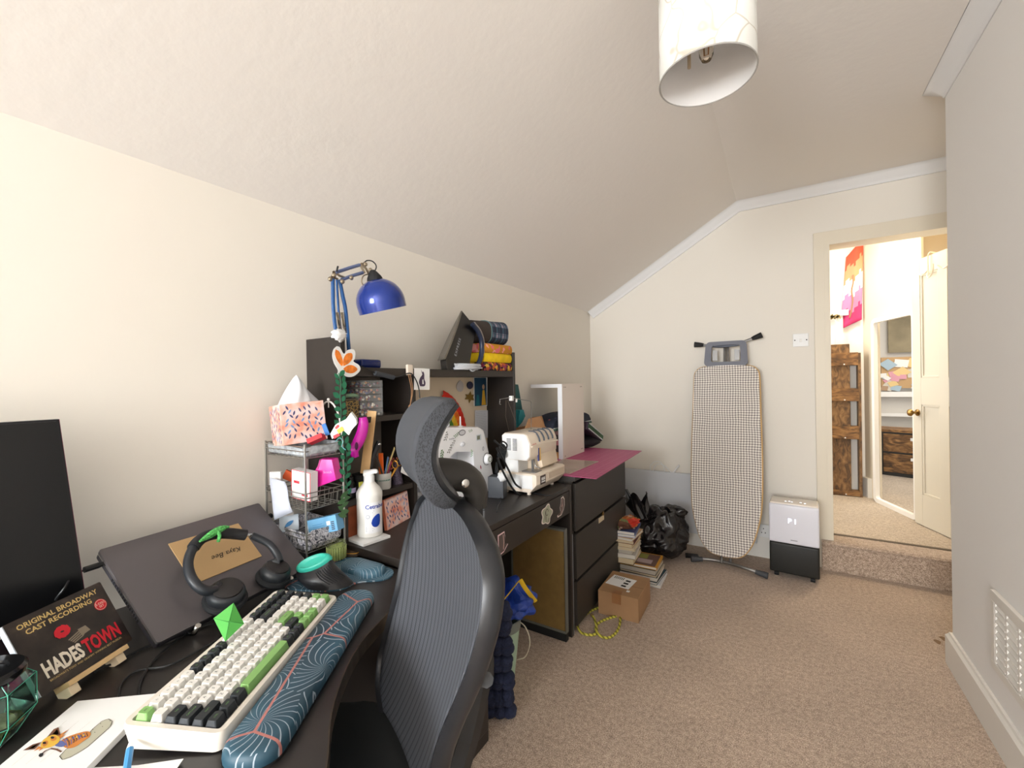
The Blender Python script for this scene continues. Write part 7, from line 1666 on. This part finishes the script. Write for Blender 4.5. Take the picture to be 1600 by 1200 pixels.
bm = B(); box(bm, GX-.09, GX-.02, gy0+.025, gy0+.09, DT+.098, DT+.103, bev=.001); box(bm, GX-.055, GX-.045, gy0+.055, gy0+.062, DT+.1, hz0+.01); tube(bm, [(GX-.05, gy0+.07, hz0), (GX-.045, gy0+.075, DT+.12), (GX-.02, gy0+.075, DT+.112)], .003, 6); obj('presser_foot', bm, STEEL, t, world=True)
bm = B(); box(bm, GX-.0335, GX-.028, gy0+.075, gy0+.085, hz0-.01, hz0+.05); obj('blue_lever', bm, M('lever_blue', (70, 74, 130), .4), t, world=True)
bm = B(); box(bm, GX-.032, GX-.027, gy0+.088, gy0+.093, hz0-.01, hz0+.05); obj('yellow_lever', bm, M('lever_yellow', (222, 176, 80), .4), t, world=True)
TSX = GX-.11
pa_, pb_, pc2, pd_ = onX(830, 672, TSX), onX(830, 627, TSX), onX(797, 621, TSX), onX(781, 624, TSX)
bm = B(); tube(bm, [(pa_.x, pa_.y, hz1-.003), pa_, pb_+Vector((0, 0, -.006)), pb_+Vector((0, -.006, 0)), pc2, pd_, pd_+Vector((0, -.003, -.02)), pd_+Vector((0, .006, -.022))], .0017, 6); obj('thread_stand', bm, STEEL, t, smooth=True, world=True)
bm = B(); c = onX(799, 622, TSX); box(bm, c.x-.008, c.x+.008, c.y-.008, c.y+.008, c.z-.012, c.z+.010, bev=.002); c2_ = onX(807, 625, TSX); box(bm, c2_.x-.003, c2_.x+.003, c2_.y-.003, c2_.y+.003, c2_.z-.01, c2_.z+.006); obj('guide_block', bm, WHITE, t, world=True)
sp0 = onX(796, 684, GX-.20)
bm = B(); tube(bm, [onX(791, 625, TSX), onX(790, 650, TSX-.03), sp0+Vector((0, 0, .02))], .0006, 4); tube(bm, [onX(793, 625, TSX), onX(806, 660, TSX)], .0006, 4); obj('thread', bm, M('thread_brown', (110, 96, 82), .8), t, world=True)
a, b_ = onX(792, 682, GX-.19), onX(783, 712, GX-.16)
bm = B(); tube(bm, [b_, b_.lerp(a, .9), a], .019, 14, rfn=lambda u: .020-.006*u); o = obj('thread_cone', bm, M('black_thread', (22, 24, 26), .9), smooth=True); tag(o, 'black cone of thread leaning beside the white overlocker', 'thread cone')
bm = B(); blob(bm, a+Vector((0, 0, .004)), (.012, .012, .009), seg=12, rings=6); obj('cone_cap', bm, M('cap_pale', (200, 204, 210), .4), o, smooth=True)
# ---- power brick, cables, white bobbin box
c = onZ(788, 778, DT); t = thing('power_brick', 'black rectangular power supply standing between the two sewing machines', 'power supply', Mx=Matrix.Translation((c.x-.035, c.y+.0, DT)) @ RZ(.25))
bm = B(); box(bm, -.036, .036, -.028, .028, .0005, .095, bev=.004); obj('housing', bm, DGREY, t, smooth=True)
bm = B(); tube(bm, [(.0, 0, .094), (.0, .0, .12), (-.01, .02, .15), (-.02, .03, .10)], .004, 6, smooth=4); obj('lead', bm, BLK, t, smooth=True)
c = onX(788, 740, -1.03); bm = B(); blob(bm, (c.x-.01, c.y, .848), (.022, .022, .020), seg=14, rings=9, wob=.3); lathe(bm, [(0, 0), (.004, 0), (.004, .01)], Matrix.Translation((c.x, c.y, .865)), 6)
tag(obj('white_plug', bm, WHITE, smooth=True), 'small white plug resting on top of black power supply', 'plug')
for pts, r_, lb in (([(776, 700), (783, 712), (795, 735), (806, 757), (822, 767), (812, 773), (800, 762), (785, 735), (777, 715)], .0045, 'thick black mains cable looping down in front of the power supply'),
                    ([(772, 688), (780, 695), (789, 703), (792, 695), (785, 690), (780, 700), (783, 712)], .0035, 'tangled black cable end beside the sewing machine dial'),
                    ([(826, 768), (842, 772), (858, 774), (872, 770), (884, 764), (880, 752), (872, 748)], .0025, 'thin black lead lying under overlocker front edge'),
                    ([(779, 765), (782, 782), (778, 790), (776, 800)], .003, 'black lead dropping behind the chair post'),
                    ([(758, 770), (742, 785), (729, 796), (738, 799), (757, 798)], .0028, 'dark cable loop lying on the desktop behind chair headrest')):
    pp = []
    for k, (x, y) in enumerate(pts):
        p = onX(x, y, -1.0) if y < 765 else onZ(x, y, DT+r_)
        if p.z < DT+r_: p = onZ(x, y, DT+r_)
        pp.append(p)
    bm = B(); tube(bm, pp, r_, 8, smooth=6); tag(obj('power_cable', bm, BLK, smooth=True), lb, 'cable', 'cables between the machines')
c = onZ(820, 770, DT); bm = B(); blob(bm, (c.x, c.y, DT+.016), (.022, .018, .014), seg=16, rings=8); o = obj('mains_plug', bm, BLK, smooth=True); tag(o, 'round black mains plug lying beside the overlocker base', 'plug')
bm = B()
for k in (-1, 1): tube(bm, [(c.x+.016, c.y+.006*k, DT+.018), (c.x+.032, c.y+.006*k, DT+.017)], .0022, 5)
obj('pins', bm, CHROME, o)
# grey mat under the machines behind the chair
bm = B(); q = [onZ(x, y, DT) for x, y in ((700, 800), (726, 817), (757, 817), (757, 790), (735, 780))]
prism(bm, [(q_.x, q_.y) for q_ in q], DT+.0003, DT+.004); tag(obj('grey_pad', bm, M('pad_grey', (128, 132, 136), .7)), 'grey plastic pad on the desktop under the sewing machine', 'pad')
# ================================================================== BEHIND THE OVERLOCKER, ON THE CHEST
CT_ = CZ+.0137
t = thing('open_cardboard_box', 'open cardboard box with raised flaps behind the overlocker', 'box', loc=(-1.27, 2.2, CT_))
bm = B()
for q in ((-1.37, -1.22, 2.06, 2.065), (-1.37, -1.22, 2.33, 2.335), (-1.37, -1.365, 2.065, 2.33), (-1.225, -1.22, 2.065, 2.33)): box(bm, *q, CT_, .985)
box(bm, -1.37, -1.22, 2.06, 2.335, CT_, CT_+.004); obj('carton', bm, M('carton_tan', (196, 150, 108), .85), t, world=True)
bm = B(); prism(bm, [(2.075, .985), (2.325, .985), (2.27, 1.055), (2.13, 1.05)], -1.228, -1.225, SMx); obj('flap', bm, M('carton_tan'), t, world=True)
bm = B(); prism(bm, [(-1.36, .985), (-1.23, .985), (-1.25, 1.05), (-1.33, 1.04)], -2.34, -2.337, Matrix(((1, 0, 0, 0), (0, 0, -1, 0), (0, 1, 0, 0), (0, 0, 0, 1)))); obj('flap', bm, M('carton_tan'), t, world=True)
bm = B(); prism(bm, [(y, z) for y, z in (tuple(yz(x_, y_, -1.37)) for x_, y_ in ((800, 600), (808, 601), (817, 655), (806, 668), (800, 668)))], -1.372, -1.362, SMx); 
tag(obj('teal_folder', bm, M('teal_dark', (36, 92, 92), .6)), 'dark teal folder wedged between the hutch side and wall', 'folder')
bm = B(); q = [(808, 641), (815, 640), (818, 650), (813, 660), (806, 668), (808, 655)]; prism(bm, [tuple(yz(x_, y_, -1.30)) for x_, y_ in q], -1.325, -1.285, SMx, bev=.006, seg=2); tag(obj('teal_case', bm, M('teal_case', (28, 128, 138), .6), smooth=True), 'bright teal soft case resting on the cardboard box corner', 'case')
# stack of boxes/books under the floral pouch
zz_ = CT_
for k, (h_, c, x1, y0, y1, lb) in enumerate(((.035, (214, 160, 96), -1.17, 2.42, 2.66, 'tan card box at the bottom of stack behind white board'), (.045, (64, 48, 48), -1.19, 2.44, 2.70, 'dark brown box second from bottom behind white board'), (.030, (190, 122, 126), -1.165, 2.42, 2.66, 'dusty pink box in the stack behind white board'), (.035, (58, 46, 48), -1.185, 2.44, 2.70, 'dark box above dusty pink one behind white board'), (.028, (128, 92, 88), -1.17, 2.42, 2.72, 'mauve book topping the stack under floral pouch'))):
    bm = B(); box(bm, -1.37, x1, y0, y1, zz_, zz_+h_, bev=.0015); tag(obj('stacked_box', bm, M('stackc%d' % k, c, .7)), lb, 'box', 'boxes stacked on the chest'); zz_ += h_+.0003
# floral pouch: fat half-disc
m, N, K, b = newmat('dark_floral', .85); tc = mapped(N, K, (1, 1, 1)); v = N.new('ShaderNodeTexVoronoi'); v.inputs['Scale'].default_value = 26; K.new(tc, v.inputs['Vector']); scn = N.new('ShaderNodeSeparateColor'); K.new(v.outputs['Color'], scn.inputs[0])
pr1 = mathn(N, K, 'MULTIPLY', mathn(N, K, 'LESS_THAN', v.outputs['Distance'], .24), scn.outputs[0])
r = ramp(N, K, pr1, [(0, (36, 42, 60)), (.3, (84, 78, 120)), (.5, (190, 90, 90)), (.75, (120, 96, 140))], 'CONSTANT'); K.new(r.outputs[0], b.inputs['Base Color'])
t = thing('floral_pouch', 'dark navy floral rounded pouch with green zip on the box stack', 'pouch', loc=(-1.26, 2.65, zz_))
def halfdisc(cx, y0, y1, z0, h_, th, name, mt, parent):
    bm = B(); n = 24; cy = (y0+y1)/2; ry = (y1-y0)/2
    pts = [(cy+ry*math.cos(a), z0+h_*math.sin(a)**.75) for a in [PI*i/n for i in range(n+1)]]
    prism(bm, pts, cx-th/2, cx+th/2, SMx, bev=min(.012, th*.3), seg=3); return obj(name, bm, mt, parent, smooth=True, world=True)
halfdisc(-1.265, 2.36, 3.0, zz_+.0, .095, .15, 'body', m, t)
bm = B(); tube(bm, [(-1.186, 2.38, zz_+.004), (-1.184, 2.65, zz_+.010), (-1.186, 2.98, zz_+.004)], .007, 6, smooth=4); obj('zip_band', bm, M('zip_green', (64, 96, 84), .6), t, smooth=True, world=True)
bm = B(); tube(bm, [(-1.187, 2.37+.63*k/20, zz_+.015) for k in range(21)], .0025, 5); obj('zip_teeth', bm, M('zip_white', (220, 222, 220), .5), t, world=True)
# stripy pencil case and black bag to the right
t = thing('zip_case', 'green zipped pencil case with white teeth leaning right of white board', 'case', loc=(-1.2, 3.0, .85))
CM2 = Matrix.Translation((-1.17, 2.93, .895)) @ RZ(PI/2) @ RY(.40)
bm = B(); box(bm, -.155, .155, -.04, .05, -.030, .030, CM2, bev=.014, seg=3); obj('body', bm, M('case_plum', (66, 52, 66), .8), t, smooth=True, world=True)
bm = B(); box(bm, -.150, .150, -.0425, -.038, -.016, .016, CM2); obj('green_band', bm, M('case_green', (58, 92, 62), .7), t, world=True)
bm = B()
for k in range(15):
    for z in (-.019, .017): box(bm, -.142+k*.0195, -.133+k*.0195, -.046, -.040, z-.003, z+.004, CM2)
obj('zip_teeth', bm, M('zip_white'), t, world=True)
bm = B(); blob(bm, (-1.22, 2.97, CT_+.038), (.085, .22, .044), seg=24, rings=12, wob=.18); tag(obj('black_bag', bm, M('black_fabric', (34, 32, 40), .9), smooth=True), 'folded black fabric bag on the mat under green zipped case', 'bag')

# ================================================================== UNDER AND BESIDE THE DESK
t = thing('framed_board', 'brown hardboard backed picture frame leaning under the desk', 'frame', loc=(-1.05, 1.9, .0))
q = [onY(x, y, 1.88) for x, y in ((818, 845), (893, 869), (893, 988), (815, 966))]
x0_, x1_, z0_, z1_ = -1.20, -.893, .04, .545
bm = B(); box(bm, x0_+.008, x1_-.008, 1.884, 1.892, z0_+.008, z1_-.008); obj('hardboard', bm, M('hardboard', (128, 102, 58), .5, nz=(30, .08, 3)), t, world=True)
bm = B()
for q_ in ((x0_, x1_, z1_-.010, z1_), (x0_, x1_, z0_, z0_+.010), (x0_, x0_+.008, z0_+.01, z1_-.01), (x1_-.003, x1_, z0_+.01, z1_-.01)): box(bm, q_[0], q_[1], 1.880, 1.91, q_[2], q_[3])
obj('grey_frame', bm, M('frame_grey', (106, 106, 100), .5), t, world=True)
bm = B(); box(bm, x0_, x1_, 1.882, 1.908, .0005, z0_-.0003); obj('lower_rail', bm, BLKM, t, world=True)
bm = B(); box(bm, -1.3, -.888, 1.960, 1.964, .0005, .50); tag(obj('white_sheet', bm, M('sheet_greywhite', (150, 154, 160), .6)), 'thin pale panel slotted between the desk side and chest', 'panel')
# bin
BCX, BCY = -1.055, 1.50
t = thing('pedal_bin', 'mint green oval waste bin with grey rim beside desk pedestal', 'bin', loc=(BCX, BCY, 0))
MINT = M('mint_plastic', (168, 194, 170), .45); GRM = M('bin_grey', (120, 126, 120), .5)
sc2 = Matrix.Diagonal((1.0, .8, 1, 1))
bm = B(); lathe(bm, [(0, .001), (.085, .001), (.092, .006), (.120, .235), (.117, .235), (.089, .01), (0, .008)], sc2, 40); obj('bin_body', bm, MINT, t, smooth=True)
bm = B(); lathe(bm, [(.1195, .232), (.1235, .234), (.1255, .272), (.122, .275), (.118, .27), (.116, .234)], sc2, 40); obj('bin_rim', bm, GRM, t, smooth=True)
bm = B(); c = onX(819, 972, -.99); tube(bm, [(.105, .03, .262), (.145, .03, .24), (.160, .035, .18), (.140, .03, .12), (.105, .02, .10)], .0022, 6, smooth=5); obj('wire_handle', bm, M('handle_cream', (214, 208, 186), .5), t, smooth=True)
BAGB = M('blue_bag_plastic', (34, 66, 158), .4, nz=(14, .3, 4), bump=(24, .6, .02))
bm = B(); blob(bm, (BCX+.045, BCY+.03, .335), (.12, .10, .075), seg=48, rings=30, wob=.5, sc=5, seed=4)
o = obj('blue_bag', bm, BAGB, smooth=True); tag(o, 'crumpled blue shopping bag with yellow handles stuffed in the bin', 'bag')
YB_ = M('bag_yellow', (228, 190, 40), .6)
for pts in ([(786, 938), (797, 925), (808, 911), (813, 906)], [(813, 906), (820, 918), (829, 930), (837, 940)]):
    pp = [onX(x, y, -.885) for x, y in pts]; bm = B(); tube(bm, pp, .009, 8, smooth=4, flat=.25); obj('yellow_handle', bm, YB_, o, smooth=True)
# chunky knitted cushion
NV = M('navy_wool', (32, 38, 62), .95, nz=(120, .3, 3), bump=(160, .8, .004))
bm = B(); n = 13
c0_ = Vector((-.915, 1.335, .02)); c1_ = Vector((-.905, 1.30, .43))
for col_ in range(3):
    for k in range(n):
        v = k/(n-1); p = c0_.lerp(c1_, v)+Vector((.034*(col_-1)*.85, .034*(col_-1)*.53, .012*(k % 2))); p.z = max(p.z, .024)
        blob(bm, p+Vector((.006*math.sin(k*1.7+col_), 0, 0)), (.026, .030, .024), Matrix.Identity(4), seg=10, rings=7, wob=.12, seed=k)
o = obj('knitted_blanket', bm, NV, smooth=True); tag(o, 'chunky knitted navy blanket bundled upright between chair and green bin', 'blanket')
# ================================================================== FLOOR PILE BY THE CHEST
# parcel
t = thing('cardboard_parcel', 'closed brown cardboard parcel with white address label on carpet', 'parcel', Mx=Matrix.Translation((-.755, 2.335, 0)) @ RZ(.03))
bm = B(); box(bm, -.104, .112, -.122, .145, .0005, .128, bev=.002); obj('carton', bm, CARD, t)
bm = B(); box(bm, -.09, .045, -.04, .085, .1282, .1292, RZ(-.12)); lb = obj('address_label', bm, PAPER, t)
bm = B()
for k in range(3): box(bm, -.005+.0*k, .022, -.028+.034*k, -.010+.034*k, .1293, .1296, RZ(-.12))
for k in range(6): box(bm, -.075+.010*k, -.071+.010*k, .045, .075, .1293, .1296, RZ(-.12))
obj('label_print', bm, BLKM, lb)
bm = B(); box(bm, -.028, .022, -.1228, -.1218, .075, .128); box(bm, -.028, .022, -.1225, -.08, .1278, .1288); obj('tape', bm, M('brown_tape', (150, 104, 66), .3), t)
bm = B(); box(bm, .036, .052, -.075, -.058, .1282, .1294); obj('small_label', bm, PAPER, t)
bm = B(); box(bm, -.103, .111, -.0008, .0008, .1279, .1284); obj('flap_seam', bm, M('seam_dark', (100, 72, 48), .9), t)
# magazines and books
PG_ = [M('pages_cream', (216, 200, 166), .85), M('pages_white', (226, 222, 212), .85), M('pages_grey', (196, 190, 178), .85)]
def book(label, cx, cy, z, w_, d_, h_, rz, cov, pages, spine='L', art=None, cat='book', group='books piled on the carpet'):
    """paper block with two covers and a spine; w along x, d along y"""
    t = thing('book', label, cat, Mx=Matrix.Translation((cx, cy, z)) @ RZ(rz), group=group)
    ct = min(.0016, h_*.12)
    bm = B(); box(bm, -w_/2+.003, w_/2-.003, -d_/2+.003, d_/2-.003, ct, h_-ct); obj('page_block', bm, pages, t)
    cm = M('cover_%d_%d_%d' % cov, cov, .45)
    bm = B(); box(bm, -w_/2, w_/2, -d_/2, d_/2, 0, ct); box(bm, -w_/2, w_/2, -d_/2, d_/2, h_-ct, h_)
    if spine == 'L': box(bm, -w_/2-.001, -w_/2+.001, -d_/2, d_/2, 0, h_)
    elif spine == 'R': box(bm, w_/2-.001, w_/2+.001, -d_/2, d_/2, 0, h_)
    elif spine == 'B': box(bm, -w_/2, w_/2, d_/2-.001, d_/2+.001, 0, h_)
    obj('cover', bm, cm, t)
    if art:
        bm = B()
        for k, (x0, x1, y0, y1, c) in enumerate(art): box(bm, x0*w_, x1*w_, y0*d_, y1*d_, h_-.0001, h_+.0003+.0002*k, mi=k)
        obj('cover_print', bm, [M('art_%d_%d_%d' % a[4], a[4], .5) for a in art], t)
    return t
z = .0006
bigs = [('white magazine at the very bottom of the book pile', -.785, 2.765, .30, .225, .018, .03, (214, 216, 220), PG_[1], 'L'),
        ('dark teal covered book second from the bottom of the pile', -.79, 2.765, .29, .22, .014, -.05, (40, 70, 84), PG_[1], 'L'),
        ('black covered book with white pages in lower pile', -.795, 2.76, .285, .215, .026, .02, (30, 28, 28), PG_[1], 'L'),
        ('cream magazine between two dark covers in lower pile', -.79, 2.765, .275, .21, .010, -.03, (190, 180, 160), PG_[0], 'L'),
        ('thick dark book just below the mustard edged cookbook', -.80, 2.765, .28, .215, .030, .0, (44, 34, 30), PG_[2], 'L')]
for lb, cx, cy, w_, d_, h_, rz, c, pg, s_ in bigs: book(lb, cx, cy, z, w_, d_, h_, rz, c, pg, s_, group='large books at the bottom of the pile'); z += h_+.0004
book('mustard edged cookbook with dark photo cover topping the large books', -.795, 2.765, z, .27, .205, .016, .04, (206, 148, 44), PG_[1], 'R', [(-.40, .46, -.46, .46, (98, 70, 62)), (-.10, .2, .05, .4, (128, 132, 60)), (-.05, .35, -.3, .0, (170, 150, 150))], group='large books at the bottom of the pile'); z += .0166
zl = z
ups = [('cream paged paperback lowest of the small stack', .0, .045, .0, (80, 60, 44), PG_[0]), ('white paged paperback second in the small stack', .004, .030, .08, (208, 204, 196), PG_[1]), ('grey paged paperback third in the small stack', -.004, .028, -.05, (170, 160, 150), PG_[2]),
       ('thin cream paperback fourth in small stack with pale cover', .003, .020, .06, (222, 214, 196), PG_[0]), ('tan paged paperback fifth in the small stack', -.003, .030, -.03, (196, 160, 112), PG_[0]), ('maroon spined paperback sixth in small stack', .0, .026, .03, (96, 34, 40), PG_[0]),
       ('paperback with open pale cover seventh in small stack', .008, .022, -.10, (206, 170, 130), PG_[1]), ('white and blue edged book near the top of small stack', .0, .020, .10, (150, 172, 214), PG_[1]), ('navy spined book directly under the patterned cloth', .004, .024, .05, (66, 82, 128), PG_[1])]
for lb, dx, h_, rz, c, pg in ups:
    book(lb, -.868+dx, 2.735-dx, z, .155, .215, h_*.82, rz+.05, c, pg, 'L' if 'spined' not in lb else 'R', group='paperbacks in the small stack'); z += h_*.82+.0004
# colourful cloth bundle on top
m, N, K, b = newmat('colour_cloth', .8); tc = mapped(N, K, (1, 1, 1)); v = N.new('ShaderNodeTexVoronoi'); v.inputs['Scale'].default_value = 19; K.new(tc, v.inputs['Vector']); scn = N.new('ShaderNodeSeparateColor'); K.new(v.outputs['Color'], scn.inputs[0])
r = ramp(N, K, scn.outputs[0], [(0, (110, 70, 52)), (.25, (214, 60, 40)), (.4, (196, 168, 150)), (.6, (170, 98, 46)), (.75, (220, 178, 70)), (.9, (120, 130, 80))], 'CONSTANT'); K.new(r.outputs[0], b.inputs['Base Color'])
bm = B(); blob(bm, (-.868, 2.735, z+.024), (.082, .105, .030), seg=36, rings=18, wob=.5, sc=8, seed=9); tag(obj('patterned_cloth', bm, m, smooth=True), 'crumpled patterned red brown and yellow cloth topping the paperback stack', 'cloth')
# bin bag
t = thing('bin_bag', 'full black plastic bin bag against the grey heater panel', 'bin bag', loc=(-.76, 3.17, 0))
BB = M('bin_bag_plastic', (26, 24, 26), .22, coat=.2)
def bag(u, v):
    a = 2*PI*u; b_ = PI*v; d = Vector((math.cos(a)*math.sin(b_), math.sin(a)*math.sin(b_), -math.cos(b_)))
    p = Vector((-.755+d.x*.20, 3.17+d.y*.20, .155+d.z*(.155 if d.z < 0 else .20)))
    k = noise.noise(d*2.0+Vector((3, 1, 0)))*.050+abs(noise.noise(d*3.4+Vector((0, 4, 2))))*-.030+abs(noise.noise(Vector((d.x*6+d.z*3, d.y*6-d.z*2, d.z*2))))*-.012
    p += d*k*1.0; p.z = max(p.z, .0015+.002*noise.noise(d*8)); return p
bm = B(); grid(bm, bag, 110, 64, closed_u=True); obj('bag_body', bm, BB, t, smooth=True, world=True, sharp=80)
def neck(u, v):
    a = 2*PI*u; r_ = .05*(1-v)+.085*v**1.2; q = Vector((math.cos(a), math.sin(a), 0))
    k = 1+.35*noise.noise(Vector((math.cos(a)*1.8, math.sin(a)*1.8, v*1.5)))+.12*noise.noise(Vector((math.cos(a)*5, math.sin(a)*5, v)))
    base_ = Vector((-.845-.06*v, 3.11+.01*v, .27+.135*v)); return base_+Vector((q.x*r_*k, q.y*r_*k*.6, .05*v*math.sin(3*a)))
bm = B(); grid(bm, neck, 64, 18, closed_u=True); o = obj('gathered_neck', bm, BB, t, smooth=True, world=True, sharp=80); 
bm = B(); blob(bm, (-.66, 3.20, .315), (.085, .06, .050), seg=40, rings=24, wob=.45, sc=4, seed=2); obj('loose_fold', bm, BB, t, smooth=True, world=True, sharp=80)
bm = B(); prism(bm, [(-.585, 3.20), (-.50, 3.24), (-.52, 3.29), (-.60, 3.27)], .001, .012, bev=.003); obj('corner_flap', bm, BB, t, world=True)
# yellow rope
m, N, K, b = newmat('yellow_rope', .8); tc = mapped(N, K, (1, 1, 1)); wv = N.new('ShaderNodeTexWave'); wv.inputs['Scale'].default_value = 22; wv.bands_direction = 'DIAGONAL'; K.new(tc, wv.inputs['Vector'])
r = ramp(N, K, wv.outputs[0], [(.3, (132, 128, 40)), (.55, (214, 206, 84))]); K.new(r.outputs[0], b.inputs['Base Color'])
bm = B()
for pts in ([(941, 947), (921, 956), (908, 968), (903, 978), (908, 988), (920, 992), (931, 990), (932, 980), (929, 968), (925, 961)], [(975, 961), (958, 964), (941, 970), (932, 977), (932, 987), (941, 995), (952, 996), (962, 989), (968, 977), (970, 957)]):
    pp = [onZ(x, y, .0065) for x, y in pts]; tube(bm, pp, .0062, 8, smooth=8)
o = obj('yellow_rope', bm, m, smooth=True); tag(o, 'looped yellow braided rope lying on the carpet beside the parcel', 'rope')
bm = B(); 
for (x, y) in ((925, 961), (972, 958)): p = onZ(x, y, .010); blob(bm, p, (.011, .009, .009), seg=8, rings=6)
obj('knot', bm, M('knot_brown', (120, 96, 60), .8), o, smooth=True)
# stains on the carpet near the baseboard
for (x, y, lb) in ((1465, 1003, 'left of two small dark stains on the carpet near right wall'), (1474, 998, 'right of two small dark stains on the carpet near right wall')):
    p = onZ(x, y, .0006); bm = B(); poly(bm, [(p.x+.012*math.cos(a)*(1+.3*math.sin(3*a)), p.y+.022*math.sin(a)) for a in [2*PI*i/14 for i in range(14)]], .0008, 0)
    tag(obj('carpet_stain', bm, M('stain_brown', (134, 108, 84), .95)), lb, 'stain', 'stains on the carpet')
